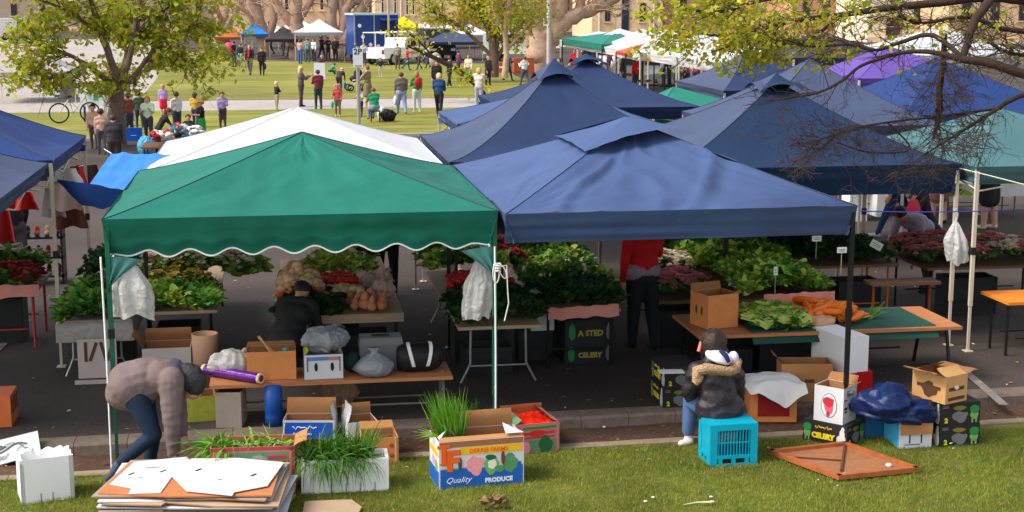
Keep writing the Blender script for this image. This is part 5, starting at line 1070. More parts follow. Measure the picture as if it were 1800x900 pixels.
for sx in (-1, 1):
    mb = MB(); pts = [Vector((sx * .07 + sx * .045 * math.sin(a * 1.0), -.15 * math.cos(a - .4) - .012, .14 + .162 * math.sin(a - .4))) for a in [i * 2.3 / 14 for i in range(15)]]
    for i in range(14):
        p_, q_ = pts[i], pts[i + 1]; e = Vector((.018, 0, 0)); mb.add([p_ - e, p_ + e, q_ + e, q_ - e], [(0, 1, 2, 3)], WHITE)
    mb.build('strap', t)
# under / behind the bench
mb = MB(); BB = mat('blue_barrel_plastic', (16, 72, 150), .45, .08); mb.lathe([(0.01, 0), (.085, .0), (.09, .1), (.084, .12), (.09, .14), (.088, .42), (.0, .43)], BB, 20); o = mb.build('barrel'); o.location = G(482, 752, ROAD) + Vector((0, .1, 0)); tag(o, 'blue upright plastic tube under the bench', 'plastic drum')
sack('crumpled brown paper bag hanging under the bench', tuple(DY(598, 712, 14.9)), (.36, .2, .34), mat('brown_paper', (150, 116, 88), .85, .15, 8, .4, 16), 41, 'paper_bag', False, 'paper bag')
kr('carton', 'grey green printed cardboard carton under the left end of the bench', 380, 425, 752, 690, ROAD, .3, mat('grey_card', (150, 138, 126)), KRAFT_D)
p = G(330, 742, ROAD)
carton('vegetable_carton', 'lime green and white printed carton in front of the bending person', (p.x + .12, p.y + .15, 0.12), .1, .3, .3, .26, mat('lime_wash_card', (160, 164, 60), .7, .25, 14), KRAFT_D)
carton('carton', 'white open carton with torn flaps under the flower table', tuple(DY(296, 640, 16.3).xy) + (ROAD,), 0, .52, .4, .45, mat('grey_white_card', (190, 182, 174), .8, .06), KRAFT_D, lambda mb, w, d, h: mb.box((w * .62, h * .3, OFF / 2), (w * .2, h * .14, OFF), mat('teal_print', (40, 130, 130)), face_m('front', w, d, h)), [('left', .18, .5), ('back', .14, -.2)])
mb = MB(); mb.lathe([(.01, 0), (.13, 0), (.145, .6), (.13, .6), (.12, .06), (0, .05)], mat('paper_drum', (150, 116, 92), .8, .1), 26); o = mb.build('paper_drum'); q = DY(362, 640, 16.1); o.location = (q.x, q.y, ROAD); tag(o, 'round brown paper drum under the flower table', 'drum')
mb = MB(); mb.box((0, 0, .16), (.4, .4, .32), mat('orange_crate_plastic', (206, 104, 52), .5, .15, 9)); 
for q in range(4): mb.box((.202, -.15 + .1 * q, .2), (.006, .05, .16), BROWNP)
o = mb.build('plastic_crate'); o.location = G(-16, 752, ROAD) + Vector((0, .2, 0)); tag(o, 'orange plastic crate cut by the left edge on the road', 'crate')
def card_label(label, p, h, w=.12, hh=.07, tilt=.0):
    t = thing('price_card', label, 'price card', p); mb = MB(); mb.tube([(0, 0, 0), (0, 0, h)], .004, STEM, 5); mb.build('stick', t)
    mb = MB(); mb.box((0, -.006, h + hh / 2), (w, .004, hh), WHITE, ry=tilt); mb.box((0, -.0095, h + hh * .62), (w * .7, .002, .007), GREYP, ry=tilt); mb.box((0, -.0095, h + hh * .35), (w * .6, .002, .007), GREYP, ry=tilt); mb.build('card', t)
card_label('white price card on a stick near the front of the greens stand', DY(1478, 482, 16.6), .26)
card_label('white price card on a stick further back on the greens stand', DY(1434, 455, 17.2), .22)
card_label('small white marker standing behind the celery', DY(1362, 520, 15.9), .24, .05, .1)
card_label('tilted white price card behind the cardboard box', DY(1291, 512, 16.4), .05, .14, .08, .3)
card_label('tilted white price card before the pale-shirted person', DY(1540, 440, 17.9), .02, .17, .1, .5)
# ================================================================== people: each body is one remeshed continuous surface
def wrinkle(me, amp, fr, seed, mats):
    n = len(me.vertices); co = np.zeros(n * 3); no = np.zeros(n * 3); me.vertices.foreach_get('co', co); me.vertices.foreach_get('normal', no); co = co.reshape(-1, 3); no = no.reshape(-1, 3)
    names = [m.name in mats for m in me.materials]; use = np.zeros(n, bool)
    for p in me.polygons:
        if names[p.material_index]:
            for v in p.vertices: use[v] = True
    d = np.array([(1 - abs(nz3(c[0] * fr + seed, c[1] * fr * .7, c[2] * fr * 1.8)) * 3.2) + .5 * nz3(c[0] * fr * 3, c[1] * fr * 3, c[2] * fr * 3 + seed) for c in co])
    co += no * (np.clip(d, -1, 1) * amp * use)[:, None]; me.vertices.foreach_set('co', co.reshape(-1)); me.update()
def remesh(prims, voxel, smooth=2, name='person'):
    """prims: (p0, r0, p1, r1, material). Returns one continuous mesh, each face coloured by the nearest limb"""
    mb = MB(); dm = prims[0][4]
    for p0, r0, p1, r1, m in prims:
        p0, p1 = Vector(p0), Vector(p1)
        if (p1 - p0).length < 1e-5: p1 = p0 + Vector((0, 0, 1e-4))
        ax = (p1 - p0).normalized(); pts = []; rs = []
        for k in range(5): a = PI / 2 * (1 - k / 4); pts.append(p0 - ax * r0 * math.sin(a)); rs.append(max(r0 * math.cos(a), 1e-4))
        for k in range(5): a = PI / 2 * (k / 4); pts.append(p1 + ax * r1 * math.sin(a)); rs.append(max(r1 * math.cos(a), 1e-4))
        mb.tube(pts, rs, dm, 12)
    o = mb.build('tmp'); md = o.modifiers.new('r', 'REMESH'); md.mode = 'VOXEL'; md.voxel_size = voxel; md.use_smooth_shade = True
    sm = o.modifiers.new('s', 'SMOOTH'); sm.factor = .5; sm.iterations = smooth
    bpy.context.view_layer.update()
    me = bpy.data.meshes.new_from_object(o.evaluated_get(bpy.context.evaluated_depsgraph_get())); old = o.data
    bpy.data.objects.remove(o); bpy.data.meshes.remove(old)
    n = len(me.polygons); cc = np.zeros(n * 3); me.polygons.foreach_get('center', cc); cc = cc.reshape(-1, 3)
    best = np.full(n, 1e9); mi = np.zeros(n, np.int32); mats = []
    for p0, r0, p1, r1, m in prims:
        if m not in mats: mats.append(m)
        a = np.array(p0, float); b = np.array(p1, float); ab = b - a; L = max(ab @ ab, 1e-9)
        t = np.clip((cc - a) @ ab / L, 0, 1); d = np.linalg.norm(cc - (a + t[:, None] * ab), axis=1) - (r0 + (r1 - r0) * t)
        k = d < best; best[k] = d[k]; mi[k] = mats.index(m)
    me.materials.clear()
    for m in mats: me.materials.append(m)
    me.polygons.foreach_set('material_index', mi); me.polygons.foreach_set('use_smooth', np.ones(n, bool)); me.name = name
    return me
def cl(rgb): return mat('cloth_%d_%d_%d' % tuple(rgb), rgb, .85, .14, 5, .3, 9, dist=.02)
def hairm(rgb): return mat('hair_%d_%d_%d' % tuple(rgb), rgb, .6, .25, 30, .3, 60)
SHOE = cl((30, 28, 28)); DENIM = (66, 88, 124)
def person(label, base, face, h=1.68, top=(80, 80, 90), bot=DENIM, shoe=(30, 28, 28), hair=(70, 46, 30), long=0, arms=((8, 6, 15), (8, 6, 15)), legs=((4, 0), (-6, 6)), lean=0, sleeves=1, bulk=1.0, skirt=0, seat=None, bag=None, hat=None, collar=None, voxel=None, group=None, extra=None, headturn=0, baretop=None, headtilt=0):
    """face: heading in degrees, 0 = looking along +Y (away from the photographer), 90 = looking to -X, -90 = to +X"""
    f = h; T_, B_, SH, HR = cl(top), cl(bot), cl(shoe), hairm(hair); SKm = SKIN
    up = Vector((0, math.sin(rad(lean)), math.cos(rad(lean)))); fw = Vector((0, math.cos(rad(lean)), -math.sin(rad(lean)))); X = Vector((1, 0, 0))
    pel = Vector((0, 0, .525 * f)); P = []
    child = h < 1.35; hk = 1.22 if child else 1.0
    low = []
    for s, (a, kb) in zip((-1, 1), legs):
        hip = pel + X * s * .052 * f; td = Vector((s * .03, math.sin(rad(a)), -math.cos(rad(a)))); kn = hip + td * .25 * f
        sd = Vector((0, math.sin(rad(a - kb)), -math.cos(rad(a - kb)))); an = kn + sd * .225 * f; toe = an + Vector((0, .085 * f, -.018 * f)); 
        P += [(hip, .062 * f * bulk, kn, .040 * f * bulk, B_), (kn, .042 * f * bulk, an, .028 * f * bulk ** .5, B_ if skirt != 2 else SKm), (an, .026 * f, an + Vector((0, -.008 * f, -.012 * f)), .026 * f, SH), (an + Vector((0, .01 * f, -.016 * f)), .024 * f, toe, .019 * f, SH)]
        low.append(min(an.z - .042 * f, toe.z - .022 * f))
    wa = pel + up * .10 * f; ch = pel + up * .205 * f; shd = pel + up * .29 * f; nk = pel + up * .325 * f; hd = nk + up * .075 * f * hk + fw * .012 * f
    bw = bulk
    P += [(pel - X * .04 * f, .072 * f * bw, pel + X * .04 * f, .072 * f * bw, B_ if not skirt else T_ if skirt == 1 else B_), (wa - X * .035 * f, .066 * f * bw, wa + X * .035 * f, .066 * f * bw, T_), (ch - X * .05 * f, .068 * f * bw, ch + X * .05 * f, .068 * f * bw, T_), (shd - X * .085 * f, .043 * f * bw, shd + X * .085 * f, .043 * f * bw, T_), (pel + up * .04 * f, .07 * f * bw, ch, .07 * f * bw, T_)]
    if skirt:
        P += [(pel - X * .03 * f, .085 * f * bw, pel - X * .045 * f + Vector((0, 0, -.2 * f)), .085 * f * bw, T_ if skirt == 1 else B_), (pel + X * .03 * f, .085 * f * bw, pel + X * .045 * f + Vector((0, 0, -.2 * f)), .085 * f * bw, T_ if skirt == 1 else B_)]
    P += [(nk - up * .03 * f, .032 * f, nk + up * .035 * f, .030 * f, cl(collar) if collar else SKm)]
    hz = Matrix.Rotation(rad(headturn), 3, 'Z'); hf = hz @ fw; hf = (hf * math.cos(rad(headtilt)) - up * math.sin(rad(headtilt)))
    P += [(hd - up * .018 * f * hk + hf * .012 * f, .044 * f * hk, hd + up * .018 * f * hk, .053 * f * hk, SKm), (hd - up * .05 * f * hk + hf * .03 * f, .022 * f * hk, hd - up * .045 * f * hk + hf * .03 * f, .024 * f * hk, SKm), (hd - up * .008 * f + hf * .06 * f * hk, .009 * f, hd + up * .012 * f + hf * .052 * f * hk, .007 * f, SKm)]
    hands = []
    for s, (p, o, e) in zip((-1, 1), arms):
        sh = shd + X * s * .112 * f - up * .005 * f
        d1 = (-up * math.cos(rad(p)) + fw * math.sin(rad(p))); d1 = (d1 * math.cos(rad(o)) + X * s * math.sin(rad(o)))
        el = sh + d1 * .17 * f; q = p + e; d2 = (-up * math.cos(rad(q)) + fw * math.sin(rad(q))); d2 = (d2 * math.cos(rad(o * .2)) - X * s * math.sin(rad(min(e, 60) * .35)) + X * s * math.sin(rad(o * .5))).normalized()
        wr = el + d2 * .15 * f; hnd = wr + d2 * .045 * f; am = SKm if sleeves == 0 else T_
        P += [(sh, .037 * f * bw, el, .028 * f * bw, T_), (el, .028 * f * bw, wr, .021 * f, am), (wr, .018 * f, hnd, .020 * f, SKm), (hnd, .018 * f, hnd + d2 * .04 * f, .010 * f, SKm)]
        for q_ in range(4):
            off = d2.cross(X).normalized() * ((q_ - 1.5) * .011 * f); P.append((hnd + off, .008 * f, hnd + off + d2 * (.05 + .012 * (q_ in (1, 2))) * f, .006 * f, SKm))
        P.append((hnd, .009 * f, hnd + d2 * .025 * f + fw * .028 * f, .007 * f, SKm)); hands.append(hnd)
    zoff = -(min(low) if seat is None else 0)
    if seat is not None: zoff = seat - .525 * f + .07 * f
    root = thing('person', label, 'person', base, rad(face), group)
    sh_ = Vector((0, 0, zoff)); P = [(Vector(a) + sh_, r, Vector(b) + sh_, q, m) for a, r, b, q, m in P]
    if extra: P += [(Vector(a) * 1.0, r, Vector(b), q, m) for a, r, b, q, m in extra(f, zoff)]
    me = remesh(P, voxel or (.024 if base[1] > 30 else .016), 2, 'body')
    o = bpy.data.objects.new('body', me); C.objects.link(o); o.parent = root
    hd = hd + sh_; mb = MB()
    rx = .056 * f * hk
    def cap(u, v):
        ph = 2 * PI * u; th = PI * .60 * v; d = X * math.sin(th) * math.cos(ph) + hf * math.sin(th) * math.sin(ph) + up * math.cos(th)
        back = max(0, -(math.sin(ph))) * .25; front = max(0, math.sin(ph))
        th2 = th * (1 + back - front * .32); d = X * math.sin(th2) * math.cos(ph) + hf * math.sin(th2) * math.sin(ph) + up * math.cos(th2)
        return hd + up * .012 * f * hk - hf * .008 * f + d * rx * (1.08 + .06 * nz3(math.cos(ph) * 3, math.sin(ph) * 3, th * 4 + h))
    mb.grid(cap, 18, 8, HR)
    if long:
        a = hd - hf * .035 * f + up * .01 * f; b = hd - hf * .05 * f - up * long * f
        mb.blob(tuple((a + b) / 2), (.056 * f, .036 * f, (a - b).length / 2 + .03 * f), HR, .15, 2, h, 12, 8)
    ho = mb.build('hair', root)
    if hat:
        mb = MB(); mb.grid(lambda u, v: hd + up * (.03 + .035 * math.cos(PI / 2 * v)) * f + (X * math.cos(2 * PI * u) + hf * math.sin(2 * PI * u)) * rx * 1.14 * math.sin(PI / 2 * v), 16, 6, cl(hat[0]))
        br = hat[1]
        mb.grid(lambda u, v: hd + up * (.03 - .004 * v) * f + (X * math.cos(2 * PI * u) + hf * math.sin(2 * PI * u)) * rx * (1.14 + br * v * (1 if br < .9 else max(.0, math.sin(2 * PI * u)))), 18, 2, cl(hat[0])); mb.build('hat', root)
    if bag:
        kind, bc = bag; mb = MB(); bm_ = cl(bc)
        if kind == 'backpack': c = ch + sh_ - fw * .10 * f; mb.blob(tuple(c), (.10 * f, .055 * f, .13 * f), bm_, .1, 2, 3, 14, 10); mb.build('backpack', root)
        elif kind == 'hand':
            c = hands[1] + sh_; mb.blob(tuple(c - Vector((0, 0, .12 * f))), (.045 * f, .09 * f, .11 * f), bm_, .15, 2, 3, 14, 10); mb.tube([c, c - Vector((0, .02, .04 * f))], .008, bm_, 5); mb.build('handbag', root)
        elif kind == 'lefthand':
            c = hands[0] + sh_; mb.blob(tuple(c - Vector((0, 0, .12 * f))), (.04 * f, .07 * f, .11 * f), bm_, .15, 2, 3, 14, 10); mb.tube([c, c - Vector((0, .02, .04 * f))], .008, bm_, 5); mb.build('handbag', root)
    return root
WALK = ((18, 4), (-14, 16)); SIDE = ((2, 0), (-3, 4)); FOLD = ((25, 8, 95), (25, 8, 95)); REACH = ((70, 8, 20), (60, 6, 25)); REST = ((6, 7, 14), (6, 7, 14)); HOLD = ((20, 8, 80), (8, 6, 15))
def at(px, py, z=.2): p = G(px, py, z); return (p.x, p.y, z)
def bgp(px, py, hpx, label, face, **k):
    z = k.pop('z', .2); b = at(px, py, z); h = hpx / FPX * (Vector(b) - Vector((0, 0, CAMH))).dot(FW); return person(label, b, face, h, **k)
# ---- on the lawns
bgp(487, 194, 50, 'small blond child in a black top standing on the path edge', -60, top=(26, 26, 32), bot=(150, 132, 108), shoe=(210, 205, 200), hair=(206, 176, 120), arms=FOLD, legs=SIDE, sleeves=0)
bgp(530, 188, 73, 'blonde woman in a long grey coat holding a dark bundle on the path', -80, top=(84, 74, 74), bot=(62, 54, 56), hair=(208, 176, 120), long=.12, arms=((30, 4, 95), (35, 4, 90)), legs=SIDE, bulk=1.08)
bgp(594, 205, 58, 'child in a floppy pink hat and red shirt with a green toy', 170, top=(176, 66, 70), bot=(116, 96, 78), shoe=(220, 210, 190), hair=(120, 80, 60), arms=((10, 6, 10), (20, 10, 20)), legs=SIDE, hat=((226, 112, 122), .5), bag=('hand', (30, 160, 100)))
bgp(660, 216, 74, 'person in a green jacket crouching on a low stool beside the sign post', 20, top=(22, 132, 88), bot=(112, 128, 160), hair=(104, 72, 46), legs=((80, 78), (82, 80)), arms=((50, 6, 40), (50, 6, 40)), lean=14, seat=.42, bulk=1.1)
bgp(634, 206, 50, 'child in a black and white striped top behind the sign post', 150, top=(150, 150, 156), bot=(40, 40, 50), hair=(60, 46, 40), arms=((40, 6, 60), (40, 6, 60)))
bgp(706, 201, 76, 'stout person in a grey brown jumper and pale jeans walking away', 10, top=(96, 84, 78), bot=(122, 136, 172), hair=(70, 50, 40), legs=WALK, bulk=1.22, bag=('lefthand', (200, 200, 205)), hat=None)
bgp(733, 198, 73, 'woman in a green jacket carrying a red backpack', 15, top=(38, 128, 44), bot=(178, 186, 190), shoe=(205, 205, 205), hair=(150, 100, 66), long=.06, legs=SIDE, arms=HOLD, bag=('backpack', (178, 28, 34)))
bgp(772, 206, 80, 'blonde woman in a navy top and black trousers seen from behind on the lawn', -20, top=(24, 58, 104), bot=(30, 26, 28), hair=(204, 170, 132), long=.05, legs=WALK, arms=((20, 8, 70), (12, 6, 60)))
bgp(768, 168, 62, 'person dressed in black behind the blonde woman in navy', 170, top=(26, 26, 30), bot=(24, 24, 26), hair=(60, 50, 44), legs=SIDE, arms=REST, bulk=1.05)
bgp(790, 154, 56, 'person in black trousers and white shoes under the low branch', -60, top=(40, 42, 46), bot=(26, 28, 30), shoe=(225, 225, 220), hair=(90, 60, 44), legs=((12, 0), (-12, 6)))
bgp(647, 190, 76, 'person in a long taupe coat with bare legs pushing a pram', 60, top=(122, 104, 80), bot=(200, 150, 120), shoe=(200, 150, 120), hair=(120, 84, 58), skirt=1, legs=SIDE, arms=((40, 4, 40), (40, 4, 40)))
bgp(596, 163, 52, 'person in a dark brown jacket bending forward on the lawn', -20, top=(56, 42, 38), bot=(52, 50, 60), hair=(190, 150, 110), lean=55, legs=((25, 20), (10, 15)), arms=REACH, bag=('hand', (30, 90, 190)))
bgp(669, 136, 34, 'small child in a dark bib top and pale trousers on the lawn', 175, top=(30, 42, 44), bot=(196, 178, 150), shoe=(200, 180, 160), hair=(80, 60, 50), legs=SIDE, arms=((20, 30, 20), (20, 30, 20)))
bgp(716, 124, 42, 'child in a bright red jumper by the white utility vehicle', -80, top=(214, 26, 30), bot=(30, 88, 96), hair=(60, 44, 36), arms=((80, 10, 10), (70, 10, 10)), legs=((14, 0), (-20, 30)))
bgp(699, 122, 46, 'person in a grey shirt at the back of the white utility vehicle', 0, top=(150, 138, 130), bot=(90, 74, 62), hair=(130, 100, 80), legs=SIDE)
bgp(566, 121, 34, 'grey-haired person in maroon sitting on the lawn behind the white board', 175, top=(72, 28, 36), bot=(40, 34, 40), hair=(150, 146, 148), seat=.15, legs=((85, 10), (80, 12)), arms=FOLD)
bgp(580, 131, 34, 'person in a sea green top sitting low beside the white board', -60, top=(30, 138, 110), bot=(30, 60, 70), hair=(60, 50, 40), seat=.12, legs=((85, 60), (80, 60)), lean=40, arms=REACH)
bgp(528, 112, 44, 'woman in a pale top and blue jeans in the small group by the dark tent', -30, top=(168, 142, 136), bot=(44, 88, 150), hair=(90, 56, 40), long=.05, legs=SIDE)
bgp(541, 110, 44, 'person in a grey green top next to the pale-topped woman', 10, top=(128, 150, 148), bot=(62, 88, 96), hair=(110, 80, 60), legs=SIDE)
bgp(552, 108, 40, 'person in a white waistcoat at the edge of the small group', 150, top=(190, 194, 190), bot=(36, 44, 46), hair=(60, 50, 44), legs=SIDE)
bgp(590, 108, 42, 'person all in black under the forked tree', 170, top=(28, 26, 26), bot=(24, 22, 22), hair=(40, 34, 30), legs=SIDE, bulk=1.1)
bgp(440, 132, 54, 'person in a black coat and red scarf walking across the lawn', 160, top=(30, 26, 26), bot=(74, 74, 88), hair=(160, 120, 96), legs=WALK, collar=(214, 26, 34), arms=((10, 8, 20), (6, 8, 20)), extra=lambda f, z: [((0, .075 * f, .83 * f + z), .028 * f, (0, .085 * f, .63 * f + z), .026 * f, cl((214, 26, 34)))])
bgp(461, 133, 50, 'person in a black jacket and trousers beside the red-scarfed walker', 175, top=(30, 26, 26), bot=(24, 22, 22), hair=(70, 50, 40), legs=((8, 0), (-8, 6)), bag=('lefthand', (30, 24, 24)))
bgp(412, 118, 46, 'person in navy holding a pink balloon on the far lawn', 60, top=(30, 32, 52), bot=(58, 62, 80), hair=(60, 40, 34), legs=SIDE, arms=((40, 6, 20), (8, 6, 15)))
bgp(423, 117, 40, 'person in a light blue skirt in the balloon group', 170, top=(40, 44, 56), bot=(150, 200, 214), hair=(60, 46, 40), skirt=2, legs=SIDE)
bgp(431, 119, 30, 'child in a red top in the balloon group', -80, top=(220, 24, 30), bot=(130, 150, 160), hair=(90, 60, 50), legs=SIDE)
mb = MB(); mb.blob((0, 0, 0), (.28, .28, .32), mat('pink_balloon', (232, 60, 120), .3), .02, 1, 1); o = mb.build('balloon'); q = G(401, 118, .2); o.location = DY(402, 84, q.y); tag(o, 'pink balloon held on the far lawn', 'balloon')
bgp(350, 76, 38, 'dark figure standing beyond the leafy tree', 30, top=(34, 26, 32), bot=(30, 22, 26), hair=(40, 30, 30), legs=SIDE)
bgp(842, 192, 74, 'blond person in a white top with a pushchair at the tent corner', -20, top=(206, 190, 186), bot=(150, 154, 170), hair=(196, 150, 96), long=.06, legs=SIDE, arms=REACH)
bgp(858, 150, 52, 'person in dark grey standing against the far tree trunk', -150, top=(64, 60, 68), bot=(44, 38, 40), hair=(170, 130, 110), legs=SIDE, bulk=1.15)
more = [(372, 84, 36, 'person in a dark blue jacket by the turquoise tent', (30, 50, 90), (40, 40, 50), (60, 44, 36)), (384, 90, 38, 'person in a beige jacket between the bare trunks', (176, 156, 130), (60, 60, 76), (90, 64, 44)), (476, 96, 38, 'person in a red fleece before the charcoal tent', (150, 34, 36), (50, 46, 52), (50, 40, 34)), (498, 98, 38, 'person in brown before the charcoal tent', (104, 60, 50), (60, 50, 50), (80, 60, 44)), (511, 100, 40, 'person in a white shirt before the charcoal tent', (214, 208, 204), (60, 70, 96), (60, 44, 36)),
 (566, 103, 40, 'person in a maroon coat under the white and blue canopy', (92, 36, 48), (50, 46, 56), (70, 50, 40)), (577, 105, 40, 'person in charcoal under the white and blue canopy', (52, 50, 54), (44, 44, 50), (44, 34, 30)), (612, 104, 40, 'person in a navy coat left of the blue trailer', (30, 38, 66), (40, 40, 46), (60, 46, 40)), (626, 112, 40, 'person in dark green near the trailer drawbar', (30, 72, 54), (50, 46, 50), (60, 46, 40)), (640, 116, 42, 'person in a pale grey hooded top behind the sign plate', (190, 186, 196), (70, 80, 110), (60, 46, 40)),
 (737, 122, 44, 'person in a khaki jacket right of the utility vehicle', (120, 116, 80), (60, 60, 70), (80, 60, 50)), (752, 120, 42, 'person in a light blue shirt right of the utility vehicle', (150, 176, 200), (60, 66, 90), (110, 80, 60)), (806, 134, 46, 'person in plum near the low dark branch', (96, 50, 84), (50, 46, 56), (60, 44, 40)), (824, 146, 50, 'person in a cream cardigan near the low dark branch', (210, 196, 170), (80, 84, 110), (150, 110, 80)), (893, 142, 50, 'person in slate by the orange barriers', (84, 92, 110), (56, 56, 66), (50, 40, 34)), (922, 150, 52, 'person in white by the orange barriers', (214, 212, 208), (70, 76, 100), (90, 64, 50)),
 (1000, 168, 62, 'person in olive left of the far awning', (96, 94, 60), (56, 54, 60), (60, 46, 40)), (983, 160, 60, 'person in dark grey below the plane tree', (66, 64, 70), (50, 48, 54), (60, 46, 40)), (1240, 150, 48, 'person in orange beneath the white canopies', (206, 110, 60), (60, 60, 70), (60, 46, 40)), (1258, 148, 46, 'person in pale blue beneath the white canopies', (150, 180, 206), (60, 60, 70), (80, 60, 46)), (1275, 148, 46, 'person in black beneath the white canopies', (34, 32, 36), (40, 38, 44), (50, 40, 34)),
 (228, 240, 76, 'person in a rust jumper beside the leafy tree trunk', (150, 80, 56), (60, 60, 76), (70, 50, 40)), (312, 236, 74, 'person in a white blouse across the clothing pile', (220, 214, 210), (60, 60, 80), (110, 70, 46)), (246, 226, 66, 'person in a dark green coat behind the pale green top', (44, 70, 52), (50, 50, 56), (60, 44, 36)), (344, 224, 62, 'person in a mustard cardigan beyond the clothing pile', (196, 156, 60), (60, 66, 90), (80, 56, 40)), (392, 226, 64, 'person in a lilac coat just left of the white canopy peak', (160, 140, 190), (60, 60, 70), (90, 64, 44)), (560, 192, 70, 'person in a burgundy coat on the path', (110, 36, 52), (50, 50, 60), (60, 44, 36)), (306, 122, 26, 'person in teal sitting on the lawn behind the leafy tree', (50, 120, 120), (60, 60, 76), (70, 50, 40)), (322, 123, 26, 'person in grey sitting on the lawn behind the leafy tree', (120, 120, 124), (56, 56, 60), (50, 40, 34)), (264, 120, 26, 'person in dark red sitting beside the low bench', (110, 36, 44), (50, 50, 60), (60, 46, 40))]
for i, (x, y, hp, lb, tp_, bt, hr) in enumerate(more):
    k = dict(seat=.15, legs=((85, 30), (78, 20))) if hp == 26 else dict(legs=R.choice([SIDE, WALK]))
    if hp == 26: hp = 44
    bgp(x, y, hp, lb, R.uniform(0, 360), top=tp_, bot=bt, hair=hr, arms=R.choice([REST, HOLD, FOLD]), long=R.choice([0, 0, .06]), bulk=R.uniform(.98, 1.15), **k)
# ---- behind the left canopies
bgp(288, 205, 56, 'girl in a lavender jumper and red skirt by the clothing pile', 10, top=(172, 142, 204), bot=(196, 30, 56), hair=(176, 132, 96), skirt=2, long=.04, legs=SIDE)
bgp(262, 252, 84, 'woman with long light brown hair in a pale green top at the clothing pile', 170, top=(196, 212, 180), bot=(60, 60, 60), hair=(160, 112, 78), long=.12, arms=FOLD)
bgp(280, 268, 82, 'auburn-haired woman in a black top leaning over the clothing pile', -70, top=(40, 36, 38), bot=(40, 38, 44), hair=(104, 44, 30), long=.12, lean=32, arms=REACH, z=ROAD)
bgp(356, 250, 74, 'woman in a tan visor, black top and green apron behind the clothing pile', 110, top=(28, 24, 28), bot=(30, 146, 52), hair=(178, 128, 86), skirt=2, arms=((30, 6, 60), (30, 6, 60)), sleeves=0, hat=((176, 128, 84), .95))
bgp(333, 268, 66, 'girl with brown fringe facing the camera at the clothing pile', 180, top=(40, 36, 52), bot=(50, 40, 50), hair=(66, 26, 26), long=.08, arms=FOLD, z=ROAD)
bgp(166, 262, 78, 'dark curly-haired person in beige facing the camera near the leafy tree', 175, top=(186, 148, 124), bot=(80, 70, 70), hair=(34, 26, 26), arms=REST, z=ROAD)
bgp(180, 272, 80, 'dark-haired person in a peach shirt seen from behind under the leafy tree', 10, top=(196, 150, 130), bot=(70, 64, 70), hair=(52, 38, 30), z=ROAD)
bgp(203, 300, 100, 'broad person in a charcoal jacket with back turned beside the blue bag', 5, top=(50, 46, 50), bot=(44, 40, 42), hair=(54, 42, 36), bulk=1.3, z=ROAD)
# ---- far right crowd
crowd = [(1120, 165, 66, 'person in a bright red jacket reaching between the navy peaks', 150, (214, 20, 34), (60, 56, 60), (180, 130, 90)), (1096, 160, 66, 'grey-haired person in a dark coat left of the red jacket', 100, (50, 46, 46), (50, 46, 50), (130, 120, 112)),
 (1140, 142, 56, 'person in a white shirt behind the tall grey pole', 60, (214, 212, 214), (80, 80, 90), (60, 46, 40)), (1152, 146, 58, 'person in grey in the dark group right of the pole', -60, (120, 106, 106), (60, 52, 56), (40, 32, 30)), (1165, 150, 58, 'person in a taupe shirt in the dark group right of the pole', 90, (150, 136, 128), (60, 56, 60), (40, 34, 32)),
 (1176, 152, 60, 'tall person in black right of the dark group', 70, (44, 34, 36), (40, 34, 36), (44, 34, 34)), (1191, 148, 50, 'person in a white top and red cap beside the awning post', 160, (222, 222, 224), (90, 90, 100), (150, 40, 40)), (1206, 142, 44, 'person in dark red near the awning post', 20, (180, 40, 60), (60, 40, 50), (60, 40, 40)),
 (1223, 140, 44, 'person in crimson furthest right before the slate canopy', -40, (206, 30, 66), (70, 50, 60), (90, 60, 50)), (1010, 126, 40, 'person in red by the orange stall', 150, (216, 34, 30), (70, 80, 60), (120, 90, 80)), (1032, 124, 46, 'dark-clothed person left in the far stall crowd', 20, (40, 34, 44), (50, 40, 44), (40, 30, 30)),
 (1043, 124, 46, 'person in dark navy in the far stall crowd', -20, (36, 38, 56), (44, 40, 50), (50, 36, 32)), (1058, 120, 44, 'shadowy person by the far awning post', 60, (40, 40, 48), (40, 40, 48), (40, 30, 30)), (1070, 116, 36, 'person in maroon at the far stall', -80, (110, 40, 50), (60, 50, 60), (60, 40, 36)), (1084, 116, 36, 'person in a pale top at the far stall', 80, (206, 190, 184), (60, 56, 60), (90, 60, 50)), (1100, 116, 38, 'person in tan at the far stall', 30, (190, 150, 110), (70, 60, 56), (40, 30, 30)), (1112, 118, 38, 'person in brown and black at the far stall', -30, (90, 66, 56), (40, 34, 36), (40, 30, 30))]
for x, y, hp, lb, fc, tp_, bt, hr in crowd:
  yy = 2.62 * FPX / (y - hp + 7); fy = 4.23 * FPX / yy - 7; bgp(x, fy, fy - y + hp, lb, fc, top=tp_, bot=bt, hair=hr, arms=R.choice([REST, HOLD, FOLD]), legs=SIDE, z=ROAD)
